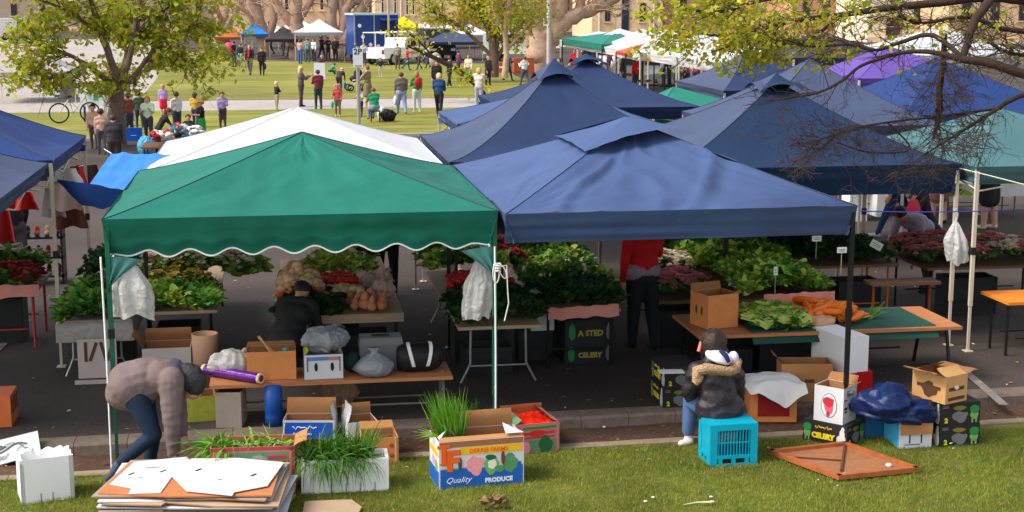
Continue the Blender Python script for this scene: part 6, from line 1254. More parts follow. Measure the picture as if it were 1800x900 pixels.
# ---- inside the stalls
def stp(px, Y, z, hm, label, face, **k): p = DY(px, 500, Y); return person(label, (p.x, Y, z), face, hm, **k)
stp(1130, 17.05, ROAD, 1.75, 'person in a red waistcoat and dark trousers standing between the flower benches', 10, top=(176, 12, 20), bot=(30, 32, 42), hair=(60, 46, 40), arms=((-12, 14, 30), (30, 14, 50)), bulk=1.15, extra=lambda f, z: [((-.06 * f, -.01, .56 * f + z), .078 * f, (.05 * f, -.01, .56 * f + z), .078 * f, cl((128, 112, 120)))])
stp(500, 16.1, ROAD, 1.66, 'dark-clothed vendor in a cap crouching between the tables', -25, top=(38, 36, 36), bot=(34, 32, 34), hair=(36, 32, 32), hat=((46, 42, 46), .95), lean=42, legs=((55, 70), (60, 80)), arms=((60, 6, 20), (55, 8, 25)), seat=.36, bulk=1.2)
stp(680, 20.8, ROAD, 1.7, 'person in black trousers beyond the root table', 0, top=(40, 36, 38), bot=(26, 26, 30), hair=(40, 30, 30), legs=SIDE)
stp(1628, 19.9, ROAD, 1.72, 'person in a pale lilac shirt bending over the greens on the right', 115, top=(168, 160, 180), bot=(28, 36, 56), hair=(50, 34, 28), lean=62, legs=((10, 6), (-8, 6)), arms=((60, 10, 25), (75, 8, 20)), sleeves=0, bulk=1.15)
stp(1570, 24.6, ROAD, 1.72, 'walker in a teal top and dark jeans crossing the aisle', 65, top=(18, 96, 128), bot=(28, 54, 96), shoe=(190, 190, 195), hair=(60, 40, 34), legs=((24, 4), (-26, 14)), arms=REST, sleeves=0)
stp(1612, 24.4, ROAD, 1.7, 'walker in charcoal carrying a pink bag in the aisle', 70, top=(52, 44, 44), bot=(40, 40, 44), hair=(40, 30, 30), legs=((14, 4), (-18, 16)), arms=REST, bulk=1.15, bag=('lefthand', (232, 60, 84)))
stp(1642, 26.0, ROAD, 1.68, 'person in a dusty brown skirt beside the yellow bunch', 10, top=(60, 46, 44), bot=(150, 110, 94), hair=(60, 44, 40), skirt=2, legs=SIDE)
stp(1731, 25.2, ROAD, 1.75, 'person in black shorts with bare legs behind the teal canopy', 30, top=(34, 34, 38), bot=(30, 34, 32), hair=(60, 50, 40), skirt=2, legs=SIDE, shoe=(200, 190, 180))
stp(28, 22.4, ROAD, 1.7, 'person in grey trousers and black boots in the shade of the left stall', 30, top=(34, 32, 36), bot=(70, 66, 66), hair=(40, 34, 32), legs=((10, 0), (-12, 8)), bulk=1.1)
# ---- bending person at the front left
Y0_ = 13.42
def J(px, py, dy=0): return DY(px, py, Y0_ + dy)
TOPM = mat('mauve_grey_sweatshirt', (112, 96, 94), .9, .08, 5, .35, 9, dist=.02); HOOD = mat('slate_hood_lining', (78, 72, 84), .9, .1, 6, .3, 10); JEAN = mat('dark_navy_jeans', (20, 40, 62), .85, .15, 8, .25, 25); HAIRD = mat('grey_black_hair', (52, 50, 50), .55, .35, 24, .6, 50); SHN = mat('navy_shoe', (70, 76, 96), .7, .1, 8)
hipA, hipB = J(240, 700, -.1), J(250, 700, .14)
kA, aA = J(270, 764, -.14), J(214, 812, -.1); kB, aB = J(268, 768, .16), J(262, 822, .16)
sA, sB = J(300, 668, -.17), J(308, 664, .18); 
P = [(hipA, .115, kA, .078, JEAN), (kA, .078, aA, .055, JEAN), (hipB, .115, kB, .078, JEAN), (kB, .078, aB, .055, JEAN),
     (aA, .05, J(204, 822, -.1), .045, SHN), (J(208, 820, -.1), .045, J(190, 842, -.12), .032, SHN), (aB, .05, J(262, 832, .14), .04, SHN), (J(262, 832, .14), .04, J(292, 836, .12), .03, SHN),
     (J(226, 678, -.04), .185, J(228, 678, .06), .185, TOPM), (J(230, 672, 0), .205, J(288, 664, 0), .175, TOPM), (J(216, 690, .0), .16, J(240, 694, .0), .17, TOPM), (J(278, 662, -.07), .155, J(282, 662, .08), .155, TOPM), (J(250, 664, -.03), .185, J(272, 660, .03), .175, TOPM),
     (sA, .12, J(302, 732, -.2), .088, TOPM), (J(302, 732, -.2), .088, J(305, 798, -.18), .058, TOPM), (J(306, 800, -.2), .038, J(308, 820, -.2), .036, SKIN),
     (sB, .09, J(318, 730, .2), .062, TOPM), (J(318, 730, .2), .06, J(322, 764, .1), .045, TOPM), (J(322, 764, .1), .034, J(326, 778, .06), .034, SKIN),
     (J(300, 658, -.08), .115, J(306, 650, .08), .11, HOOD), (J(304, 668, -.1), .07, J(312, 690, -.08), .06, HOOD), (J(308, 655, 0), .085, J(326, 662, 0), .075, HOOD),
     (J(330, 658, 0), .112, J(343, 668, 0), .112, HAIRD), (J(343, 685, 0), .07, J(340, 690, 0), .065, SKIN), (J(330, 694, 0), .035, J(333, 694, 0), .035, SKIN), (J(351, 694, -.0), .018, J(352, 690, -.0), .014, SKIN), (J(319, 682, -.085), .022, J(317, 687, -.085), .018, SKIN)]
for base_, dr in ((J(308, 820, -.2), 1), (J(326, 778, .06), 1)):
    for q in range(4): P.append((base_ + Vector((-.02 + .016 * q, .0, -.02)), .011, base_ + Vector((-.01 + .018 * q, .02, -.075 - .012 * (q in (1, 2)))), .008, SKIN))
    P.append((base_ + Vector((.03, -.01, 0)), .012, base_ + Vector((.055, .0, -.045)), .009, SKIN))
root = thing('person', 'person in a mauve sweatshirt and dark jeans bending down at the front left', 'person', (J(250, 840).x, Y0_, 0))
bx = BASE[root.name].translation
me = remesh([(a - bx, r, b - bx, q, m) for a, r, b, q, m in P], .011, 6, 'body'); wrinkle(me, .004, 6, 3, ('mauve_grey_sweatshirt', 'slate_hood_lining')); o = bpy.data.objects.new('body', me); C.objects.link(o); o.parent = root
mb = MB(); hc = J(334, 664, 0) - bx
mb.blob(tuple(hc + Vector((.0, 0, .0))), (.148, .125, .128), HAIRD, .09, 2.2, 4, 30, 20, rot=(0, .6, 0)); mb.blob(tuple(hc + Vector((.045, 0, -.07))), (.09, .105, .10), HAIRD, .12, 2.2, 6, 24, 16); mb.build('hair', root)
mb = MB()
for s_, q in ((-.11, 0), (-.075, .5)): mb.tube([J(300 + q * 6, 640, s_), J(296 + q * 8, 655, s_ - .05), J(302 + q * 6, 690, s_ - .07)], .007, HOOD, 6)
mb.build('hood_cord', root, world=True)
# ---- seated person on the cyan crate
Y0_ = 13.22
PUF = mat('charcoal_puffer', (44, 38, 43), .5, .12, 5, .55, 9, dist=.03); FUR = mat('beige_fur', (186, 150, 116), .95, .3, 30, 1.0, 60, dist=.04); JN = mat('mid_blue_jeans', (82, 112, 156), .85, .12, 8, .25, 25); HB = mat('dark_brown_hair', (48, 36, 32), .55, .3, 24, .5, 50); WSH = mat('white_shoe', (216, 204, 196), .6, .1, 10); SCW = mat('white_scarf', (214, 212, 224), .85, .06, 8)
P = [(J(1258, 718, 0), .165, J(1278, 718, .0), .165, PUF), (J(1262, 720, 0), .18, J(1262, 690, .02), .18, PUF), (J(1244, 720, -.02), .125, J(1284, 720, 0), .125, PUF), (J(1256, 662, .04), .165, J(1264, 690, .02), .175, PUF), (J(1236, 654, .04), .12, J(1284, 654, .06), .12, PUF), (J(1250, 636, .06), .09, J(1268, 636, .06), .09, PUF),
     (J(1226, 654, .02), .10, J(1214, 684, .08), .085, PUF), (J(1214, 684, .08), .085, J(1213, 694, .25), .065, PUF), (J(1292, 656, .06), .09, J(1296, 690, .14), .08, PUF), (J(1296, 690, .14), .08, J(1280, 690, .32), .06, PUF),
     (J(1213, 694, .27), .04, J(1209, 690, .36), .035, SKIN),
     (J(1248, 718, .02), .11, J(1216, 704, .34), .088, JN), (J(1216, 704, .34), .088, J(1210, 756, .40), .066, JN), (J(1268, 716, .1), .11, J(1264, 706, .45), .085, JN), (J(1264, 706, .45), .08, J(1258, 762, .46), .06, JN),
     (J(1210, 764, .40), .045, J(1212, 774, .40), .046, WSH), (J(1212, 776, .38), .044, J(1197, 780, .36), .034, WSH), (J(1258, 768, .46), .045, J(1250, 776, .5), .035, WSH),
     (J(1252, 628, .08), .06, J(1250, 618, .09), .058, SKIN), (J(1249, 602, .1), .09, J(1249, 612, .1), .084, SKIN), (J(1236, 612, .13), .03, J(1240, 612, .13), .03, SKIN), (J(1231, 608, .14), .016, J(1232, 604, .14), .012, SKIN)]
root = thing('person', 'person in a dark puffer jacket with fur hood sitting on the cyan crate', 'person', (J(1270, 818).x, 13.22, 0)); bx = BASE[root.name].translation
me = remesh([(a - bx, r, b - bx, q, m) for a, r, b, q, m in P], .012, 5, 'body'); wrinkle(me, .010, 5, 8, ('charcoal_puffer',)); o = bpy.data.objects.new('body', me); C.objects.link(o); o.parent = root
mb = MB(); hc = J(1251, 603, .1) - bx; mb.blob(tuple(hc + Vector((.014, -.02, .0))), (.128, .128, .145), HB, .14, 2.6, 3, 26, 18); mb.blob(tuple(hc + Vector((.05, -.05, -.10))), (.11, .09, .10), HB, .2, 2.5, 6, 20, 14); mb.build('hair', root)
mb = MB()
mb.tube([J(1222, 672, -.19), J(1226, 652, -.2), J(1242, 648, -.2), J(1262, 650, -.2), J(1282, 654, -.18), J(1294, 648, -.1), J(1298, 634, -.02)], [.034, .05, .052, .048, .046, .046, .034], FUR, 14); mb.tube([J(1222, 672, -.19), J(1230, 666, -.21), J(1231, 660, -.21)], [.042, .038, .034], FUR, 10)
mb.v = [tuple(Vector(p) + Vector((nz3(p[0] * 30, p[1] * 30, p[2] * 30), nz3(p[0] * 30 + 9, p[1] * 30, p[2] * 30), nz3(p[0] * 30, p[1] * 30 + 5, p[2] * 30))) * .012) for p in mb.v]
mb.build('fur_trim', root, world=True)
mb = MB(); mb.blob(tuple(J(1264, 627, -.05)), (.135, .115, .055), SCW, .12, 2, 2, 22, 14, rot=(.25, .22, 0)); mb.blob(tuple(J(1288, 630, -.02)), (.06, .06, .07), SCW, .15); mb.build('scarf', root, world=True)
mb = MB(); mb.tube([J(1266, 616, -.13), J(1276, 625, -.175), J(1281, 636, -.17)], [.02, .024, .02], mat('navy_stripe', (30, 40, 90), .8), 8); mb.build('scarf_stripe', root, world=True)
mb = MB(); mb.tube([J(1236, 590, .12), J(1233, 602, .1), J(1228, 618, .08)], [.012, .02, .018], mat('coral_headphone', (226, 120, 100), .5), 8); mb.build('coral_scarf', root, world=True)
# ================================================================== buildings across the street
def stone(key, rgb, sx=.5, sy=.25):
    m = mat(key, rgb, .9, .14, 2.5, .3, 20)
    n = m.node_tree.nodes; L = m.node_tree.links; hs = [x for x in n if x.type == 'HUE_SAT'][0]; b = n['Principled BSDF']
    tc = [x for x in n if x.type == 'TEX_COORD'][0]
    sp = n.new('ShaderNodeSeparateXYZ'); cb = n.new('ShaderNodeCombineXYZ'); L.new(tc.outputs['Object'], sp.inputs[0]); L.new(sp.outputs[0], cb.inputs[0]); L.new(sp.outputs[2], cb.inputs[1])
    br = n.new('ShaderNodeTexBrick'); br.inputs['Scale'].default_value = 1; br.inputs['Brick Width'].default_value = sx * 2; br.inputs['Row Height'].default_value = sy * 1.4; br.inputs['Mortar Size'].default_value = .012
    br.inputs['Color1'].default_value = (.92, .9, .88, 1); br.inputs['Color2'].default_value = (1.0, 1.0, 1.0, 1); br.inputs['Mortar'].default_value = (.8, .78, .75, 1)
    L.new(cb.outputs[0], br.inputs['Vector'])
    mx = n.new('ShaderNodeMix'); mx.data_type = 'RGBA'; mx.blend_type = 'MULTIPLY'; mx.inputs['Factor'].default_value = 1
    L.new(hs.outputs[0], mx.inputs['A']); L.new(br.outputs['Color'], mx.inputs['B']); L.new(mx.outputs['Result'], b.inputs['Base Color'])
    return m
SAND = stone('sandstone', (222, 186, 146)); SAND2 = stone('pale_sandstone', (230, 198, 160)); BRICKR = stone('brown_brick', (186, 140, 108), .25, .09); CREAMW = mat('cream_render', (226, 212, 186), .9, .08, 1.5, .2, 20); ROOFM = mat('slate_roof', (92, 84, 82), .8, .15, 3)
def building(label, px0, px1, Y, m, wins, top=-150, pipes=()):
    a, b = DY(px0, 60, Y), DY(px1, 60, Y); cx = (a.x + b.x) / 2; w = b.x - a.x; zt = DY(px0, top, Y).z; dep = 10
    t = thing('building', label, 'building', (cx, Y + dep / 2, ROAD)); H_ = zt - ROAD
    mb = MB(); mb.box((0, 0, H_ / 2), (w, dep, H_), m); mb.box((0, -dep / 2 - .06, H_ - .2), (w + .2, .14, .3), SAND2); mb.box((0, -dep / 2 - .05, .25), (w, .1, .5), SAND2); mb.build('wall', t)
    mb = MB(); mb.add([(-w / 2 - .3, -dep / 2 - .3, H_), (w / 2 + .3, -dep / 2 - .3, H_), (w / 2 + .3, dep / 2 + .3, H_), (-w / 2 - .3, dep / 2 + .3, H_), (-w / 2 + 1, 0, H_ + 3), (w / 2 - 1, 0, H_ + 3)], [(0, 1, 5, 4), (1, 2, 5), (2, 3, 4, 5), (3, 0, 4), (3, 2, 1, 0)], ROOFM); mb.build('roof', t)
    for wd in wins:
        x0, y0, x1, y1 = wd[:4]; p, q = DY(x0, y1, Y), DY(x1, y0, Y); c = Vector(((p.x + q.x) / 2 - cx, -dep / 2, (p.z + q.z) / 2 - ROAD)); ww, hh = q.x - p.x, q.z - p.z
        fr = MB(); fm = wd[4] if len(wd) > 4 else mat('dark_window_frame', (66, 56, 52), .6)
        for sx in (-1, 1): fr.box((c.x + sx * (ww / 2 - .04), c.y - .02, c.z), (.08, .12, hh), fm)
        for sz in (-1, 0, 1): fr.box((c.x, c.y - .021, c.z + sz * (hh / 2 - .04)), (ww - .16, .12, .07), fm)
        fr.box((c.x, c.y - .08, c.z - hh / 2 - .07), (ww + .25, .22, .13), SAND2); f = fr.build('window', t)
        g = MB(); g.box((c.x, c.y - .005, c.z), (ww - .1, .05, hh - .1), GLASS); g.build('pane', t).parent = f
    for px in pipes:
        p = DY(px, 40, Y); pb = MB(); pb.tube([(p.x - cx, -dep / 2 - .12, 0), (p.x - cx, -dep / 2 - .12, H_)], .08, mat('pale_pipe', (220, 204, 180), .5), 8); pb.build('downpipe', t)
    return t
PF = mat('pale_window_frame', (214, 196, 170), .6)
building('honey sandstone warehouse with tall narrow windows behind the bare trees', 380, 642, 165, SAND, [(x, -30, x + 7, 18, PF) for x in (452, 480, 500, 512, 540, 562, 574, 612, 628)] + [(x, 36, x + 8, 60, PF) for x in (470, 524)])
building('pale sandstone warehouse with paired slim windows right of the forked tree', 660, 800, 160, SAND2, [(x, -20, x + 5, 26, PF) for x in (670, 692, 713, 724, 745, 752, 775)], pipes=(683, 705))
building('brown brick building half hidden by the twin yellow trees', 806, 1036, 175, BRICKR, [(x, -10, x + 10, 22) for x in (830, 870, 905, 990, 1012)])
building('sandstone warehouse with two sash windows and a glazed central bay', 1040, 1164, 150, SAND2, [(1063, 15, 1073, 38), (1124, 5, 1135, 38), (1092, -40, 1107, 56, mat('blue_grey_frame', (70, 86, 104), .5))], pipes=(1053, 1149))
building('tan stone building mostly veiled by the yellow leaves', 1168, 1390, 158, SAND, [(x, -8, x + 12, 30) for x in (1195, 1240, 1290, 1340)], pipes=(1180,))
building('brown brick facade behind the purple canopy', 1396, 1520, 140, BRICKR, [(x, 0, x + 14, 34) for x in (1410, 1445, 1485)])
building('cream rendered building behind the bare branches', 1524, 1660, 132, CREAMW, [(1555, 30, 1585, 64, mat('pink_frame', (206, 150, 140), .7)), (1605, 10, 1622, 44)])
building('long tan building closing the street at the top right', 1666, 2050, 126, SAND, [(x, -5, x + 18, 36) for x in (1690, 1740, 1790, 1850, 1910)])
building('grey brown terrace far behind the leafy tree', -260, 372, 190, mat('taupe_render', (168, 150, 136), .9, .1, 1.2), [(x, 6, x + 9, 28) for x in (-100, -40, 20, 70, 120, 190, 250, 310, 345)], top=-60)
# ================================================================== far canopies
for i, (px, py, Y) in enumerate([(1052, 55, 66), (1088, 50, 62), (1128, 51, 58), (1167, 51, 54), (1232, 56, 50), (1296, 66, 46)]):
    p = DY(px, py, Y)
    canopy('canopy', ['far white canopy with the leftmost peak of the white row', 'white canopy second from the left in the far row', 'white canopy behind the tall grey pole in the far row', 'white canopy right of the tall grey pole with a rounded front edge', 'white canopy under the tips of the yellow leaves', 'white canopy nearest in the row, mostly behind leaves'][i], p.x - 1.4, p.x + 2.6, Y - 1.95, Y + 1.95, 2.35, (p.x, Y, p.z), F_WHITE, CREAM_METAL, .3, 0, 1.35, .05, 20 + i, res=8, frame=False, legs=(1, 0, 0, 1))
p = DY(1035, 72, 70); canopy('canopy', 'sea green awning with orange hem before the far white row', 13.0, 14.7, 58.5, 67, 2.45, (14.4, 62, 2.85), F_SEA, BLACK_METAL, .32, 0, 1.1, .04, 31, res=8, frame=False, panels={}, trim=F_ORANGE)
canopy('canopy', 'red and orange market umbrella roof by the tall grey pole', 12.7, 14.2, 53.2, 54.8, 2.3, (13.6, 54.0, 2.62), fabric('coral_cloth', (226, 92, 66), .2), BLACK_METAL, .14, 0, 1, .02, 32, res=6, frame=False)
canopy('canopy', 'charcoal canopy with a white border behind the slate peak', 13.0, 16.2, 36.2, 39.4, 2.8, (*DY(1440, 54, 37.8).xy, 3.46), F_GREY, CREAM_METAL, .25, 0, 1.25, .05, 33, res=10, frame=False, trim=F_WHITE, panels={1: F_WHITE})
canopy('canopy', 'purple canopy crossed by bare branches', 12.4, 15.4, 30.4, 33.4, 2.6, (13.6, 31.8, 3.26), F_PURPLE, CREAM_METAL, .25, 0, 1.15, .05, 34, res=10, frame=False)
canopy('canopy', 'white awning behind the purple canopy', 18, 23, 42, 46, 2.6, (20.5, 44, 3.4), F_WHITE, CREAM_METAL, .3, 0, 1.2, .05, 35, res=8, frame=False)
canopy('canopy', 'dark green canopy top at the right edge behind the branches', 17.5, 21.5, 27.5, 31, 2.8, (19.6, 29.2, 3.5), mat('bottle_green_cloth2', (30, 96, 76), .8), CREAM_METAL, .3, 0, 1.2, .05, 36, res=8, frame=False)
def fct(label, px, py, Y, w, cloth, zpk=3.0, **k):
    p = DY(px, py, Y); return canopy('canopy', label, p.x - w / 2, p.x + w / 2, Y - w / 2, Y + w / 2, p.z - .85, (p.x, Y, p.z), cloth, CREAM_METAL, .2, 0, 1.25, .04, px, res=7, frame=False, **k)
fct('white canopy with a blue band beside the bare trees', 560, 33, 100, 3.2, F_BRIGHT, panels={0: F_WHITE, 3: F_WHITE})
fct('yellow pointed canopy behind the blue truck', 709, 28, 112, 2.8, F_YELL)
fct('small yellow and red canopy glimpsed through the tree fork', 618, 26, 118, 2.2, F_YELL, panels={3: fabric('red_cloth', (214, 50, 36), .2)})
for i, (px, py, Y) in enumerate([(478, 38, 125), (525, 32, 122), (745, 38, 120), (785, 40, 122), (825, 42, 124), (905, 44, 125), (945, 42, 128)]):
    fct(['white canopy seen between the two left bare trees', 'white canopy left of the blue-banded one', 'white canopy right of the yellow canopy', 'white canopy second right of the yellow canopy', 'white canopy left behind the twin yellow trees', 'white canopy right behind the twin yellow trees', 'white canopy left of the big grey tree'][i], px, py, Y, 3.4, F_WHITE)
fct('white pavilion roof on the plaza behind the leafy tree', 62, 86, 62, 3.4, mat('lilac_white_cloth', (160, 150, 150), .8))
fct('orange and red play tent under the bare trees', 404, 44, 112, 2.2, fabric('dull_orange_cloth', (190, 110, 60), .2))
fct('turquoise dome-like tent between the bare trees', 448, 38, 108, 2.0, mat('turquoise_cloth', (40, 120, 190), .7))
fct('dark charcoal tent with red sides beside the bare trunk', 498, 46, 104, 2.6, F_GREY, panels={1: fabric('dark_red_cloth', (150, 30, 34), .2), 3: fabric('dark_red_cloth', (150, 30, 34), .2)})
fct('slate awning over parked vehicles left of the twin trees', 790, 50, 100, 4.0, F_SLATE)
# ================================================================== trees
BARK = mat('grey_brown_bark', (112, 90, 78), .95, .3, 9, .7, 22, dist=.05); BARKD = mat('dark_bark', (58, 44, 36), .95, .3, 14, .6, 30); BARKP = mat('pale_smooth_bark', (172, 142, 120), .9, .22, 5, .4, 14, dist=.05); TWIG = mat('twig_bark', (92, 70, 58), .9, .3, 10)
LY = mat('yellow_green_leaf', (178, 174, 46), .5, .1, 2, 0, transl=.5, island=.3); LO = mat('amber_leaf', (200, 172, 56), .5, .1, 2, 0, transl=.5, island=.25); LG = mat('fresh_green_leaf', (158, 176, 46), .5, .1, 2, 0, transl=.5, island=.3)
def leafcluster(mb, p, n, size, rr, mats, spread, droop=.5):
    for _ in range(n):
        c = p + Vector((rr.gauss(0, spread), rr.gauss(0, spread), rr.gauss(0, spread * .8)))
        d = Vector((rr.gauss(0, 1), rr.gauss(0, 1), rr.gauss(-droop, .6))).normalized(); s = d.cross(Vector((rr.gauss(0, 1), rr.gauss(0, 1), rr.gauss(0, 1)))).normalized()
        L = size * rr.uniform(.35, 1.45); W = L * .3; n_ = d.cross(s) * L * .08
        m = mats[0] if rr.random() < .72 else mats[1 + (rr.random() < .5)] if len(mats) > 2 else mats[-1]
        mb.add([c, c + d * L * .5 - s * W + n_, c + d * L, c + d * L * .5 + s * W + n_], [(0, 1, 2, 3)], m)
def tree(label, Y, limbs, bark, seed=1, keep=None, lev=3, tw=1.0, leaf=0, lsize=.1, lmats=None, lspread=.15, twr=.012, name='tree', base=None, sub=4, droop=.0, twigm=None, lcl=5, minlev=1, rscale=1.0):
    rr = random.Random(seed); mb = MB(); tb = MB(); lb = MB(); nodes = []
    b = base or DY(limbs[0][0][0], limbs[0][0][1], Y)
    t = thing(name, label, 'tree', (b.x, b.y, b.z))
    def grow(p, d, L, r, k, leafy):
        n = 4; pts = [p]; q = p; dd = d
        for i in range(n):
            dd = (dd + Vector((rr.gauss(0, .16), rr.gauss(0, .16), rr.gauss(0, .13) - droop))).normalized(); q = q + dd * L / n; pts.append(q)
        tb.tube(pts, [max(r * (1 - .7 * i / n), .002) for i in range(n + 1)], twigm or bark, 5 if r > .02 else 3, cap=False)
        if k <= minlev and leafy:
            for q in pts[1:]:
                if rr.random() < leafy and (keep is None or keep(q, rr)): nodes.append(q)
        if k > 0:
            for _ in range(sub):
                i = rr.randint(1, n); nd = (dd * .7 + Vector((rr.gauss(0, .7), rr.gauss(0, .7), rr.gauss(.1 - droop * 2, .5)))).normalized()
                grow(pts[i], nd, L * rr.uniform(.5, .8), r * .5, k - 1, leafy)
    for lm in limbs:
        opt = lm[-1] if isinstance(lm[-1], dict) else {}; pp = [x for x in lm if not isinstance(x, dict)]
        pts = [DY(x[0], x[1], Y + (x[3] if len(x) > 3 else 0)) for x in pp]; rs = [x[2] * Y / FPX * rscale for x in pp]
        # smooth the limb
        P2 = []; R2 = []
        for i in range(len(pts) - 1):
            p0, p1, p2, p3 = pts[max(i - 1, 0)], pts[i], pts[i + 1], pts[min(i + 2, len(pts) - 1)]
            for s_ in range(5):
                u = s_ / 5; P2.append(.5 * ((2 * p1) + (p2 - p0) * u + (2 * p0 - 5 * p1 + 4 * p2 - p3) * u * u + (3 * p1 - p0 - 3 * p2 + p3) * u ** 3) + Vector((nz3(i + u * 3, seed, 1), nz3(i + u * 3, seed, 5), nz3(i + u * 3, seed, 9))) * rs[i] * .35); R2.append((rs[i] + (rs[i + 1] - rs[i]) * u) * (1 + .12 * nz3(i * 2 + u * 5, seed, 4)))
        P2.append(pts[-1]); R2.append(rs[-1]); mb.tube(P2, R2, bark, 10)
        nt_ = opt.get('t', int(len(P2) * 1.0)); lf = opt.get('leaf', leaf); st = opt.get('start', .35)
        for _ in range(nt_):
            i = rr.randint(int(len(P2) * st), len(P2) - 1); d = (P2[min(i + 1, len(P2) - 1)] - P2[i - 1]).normalized()
            d = (d * .8 + Vector((rr.gauss(0, .6), rr.gauss(0, .6), rr.gauss(.15 - droop * 3, .45)))).normalized()
            grow(P2[i], d, opt.get('L', tw) * rr.uniform(.6, 1.2), min(R2[i] * .5, twr), opt.get('lev', lev), lf)
    mb.v = [tuple(Vector(p) - b) for p in mb.v]; mb.build('trunk', t)
    if tb.f: tb.v = [tuple(Vector(p) - b) for p in tb.v]; tb.build('twigs', t)
    if nodes:
        for p in nodes: leafcluster(lb, p, lcl, lsize, rr, lmats or [LY, LO, LG], lspread)
        lb.v = [tuple(Vector(p) - b) for p in lb.v]; lb.build('crown', t)
    return t
tree('spreading tree with loose yellow green leaves on the left', 43.5, [[(206, 262, 24), (205, 215, 20), (203, 160, 19)], [(203, 165, 17, 0), (196, 110, 9, -.3), (178, 60, 8, -.6), (160, 0, 5, -.8), (150, -60, 3, -1)],
  [(206, 160, 12, 0), (228, 100, 7, .4), (236, 50, 6, .7), (250, -20, 4, 1), (262, -80, 3, 1.2)], [(200, 150, 8), (150, 112, 5, -.8), (100, 88, 4, -1.2), (40, 72, 3, -1.4)], [(210, 160, 10), (240, 128, 6, .5), (262, 100, 5, .8), (300, 70, 4, 1.2), (345, 40, 3, 1.3)],
  [(204, 140, 7), (222, 90, 5, 1), (200, 30, 4, 1.4), (215, -60, 3, 1.6)], [(178, 60, 5, -.6), (120, 20, 3.5, -1), (70, 0, 2.5, -1.4)], [(236, 60, 5, .7), (300, 10, 3, 1), (340, -20, 2.5, 1)], [(150, 112, 4, -.8), (115, 130, 3, -1), (80, 140, 2, -1.2)], [(262, 100, 4, .8), (310, 105, 3, .9), (350, 112, 2, 1)], [(236, 140, 4, .4), (238, 150, 3, .9)]],
  BARK, 3, lambda q, rr: PX(q)[1] < 160, 2, 1.0, .16, .18, [LY, LG, LG], .12, .02, 'leafy_tree', sub=3, lcl=9, twigm=TWIG, rscale=.72)
BT = dict(leaf=.03, lev=1)
tree('bare pale trunk splitting low, left of the far lawn', 112, [[(392, 92, 11), (392, 60, 10), (384, 30, 7), (372, -10, 5), (360, -60, 4)], [(392, 60, 8), (408, 30, 6), (425, 0, 5), (440, -60, 3)], [(390, 50, 5), (400, 10, 4), (398, -50, 3)]], BARKP, 5, None, 1, 2.2, 0, twr=.05, name='bare_tree', sub=3)
tree('tall pale bare tree with upswept limbs beside the dark tent', 108, [[(462, 108, 10), (464, 70, 10), (455, 30, 9), (440, -10, 7), (430, -60, 5)], [(464, 70, 8), (480, 40, 7), (478, 0, 6), (470, -60, 4)], [(466, 80, 6), (452, 60, 5), (440, 30, 4), (420, 10, 4)]], BARKP, 6, None, 1, 2.2, 0, twr=.05, name='bare_tree', sub=3)
tree('thick bare trunk with a reddish base left of the white and blue canopy', 104, [[(525, 112, 17), (524, 80, 15), (520, 45, 13), (520, 10, 11), (515, -50, 8)], [(522, 50, 9), (495, 20, 8), (478, -10, 7), (465, -60, 5)], [(522, 40, 7), (545, 5, 5), (560, -50, 4)]], BARKP, 7, None, 1, 2.2, 0, twr=.05, name='bare_tree', sub=3)
tree('forked grey tree whose limbs make a wide V left of the blue truck', 104, [[(596, 108, 14), (594, 78, 14)], [(592, 82, 12), (582, 40, 10), (585, 5, 9), (600, -50, 6)], [(597, 80, 11), (612, 55, 9), (632, 20, 9), (655, -15, 8), (680, -60, 6)], [(594, 78, 9), (604, 45, 8), (610, 12, 9), (640, -5, 8), (690, -20, 5)], [(605, 40, 6), (600, 10, 6), (596, -50, 4)]], BARKP, 8, None, 1, 2.2, 0, twr=.05, name='bare_tree', sub=3)
tree('big grey plane tree with a heavy limb sweeping right above the tents', 84, [[(948, 130, 30), (950, 90, 27), (952, 60, 24)], [(962, 75, 20), (985, 45, 15), (1015, 25, 13), (1055, 10, 12), (1085, -10, 11), (1120, -50, 8)], [(950, 70, 15), (940, 30, 11), (932, -10, 9), (925, -70, 6)], [(955, 70, 16), (985, 25, 11), (990, -20, 9), (1000, -80, 7)], [(1015, 25, 9), (1022, 0, 8), (1030, -50, 6)], [(930, 80, 8), (925, 40, 6), (912, 0, 5), (900, -60, 4)]], BARKP, 9, None, 2, 2.0, .05, .25, [LY, LG, LO], .4, .05, 'plane_tree', sub=3, lcl=4)
tree('twin-stemmed young tree with bright yellow green leaves before the parked cars', 72, [[(868, 135, 9), (868, 90, 8), (860, 50, 7), (842, 10, 5), (830, -60, 3)], [(868, 95, 6), (880, 50, 5), (890, 0, 4), (898, -60, 3)], [(866, 100, 4), (835, 70, 3), (800, 40, 2.5), (765, 22, 2)], [(868, 70, 4), (850, 30, 3), (800, -10, 2.5)], [(870, 110, 4), (900, 60, 3), (930, 30, 2)]], BARK, 10, None, 2, 1.1, .24, .2, [LY, LG, LO], .22, .025, 'leafy_tree', sub=3, lcl=4, twigm=TWIG)
tree('slender second trunk of pale bark right of the leafy young tree', 70, [[(888, 136, 6), (890, 90, 5), (888, 50, 4.5), (896, 0, 3.5), (905, -60, 2.5)], [(890, 90, 3), (915, 60, 2.5), (935, 40, 2)], [(888, 60, 3), (870, 25, 2.5), (860, -20, 2)]], BARKP, 11, None, 2, .9, .2, .18, [LY, LG, LO], .2, .02, 'leafy_tree', sub=3, lcl=4)
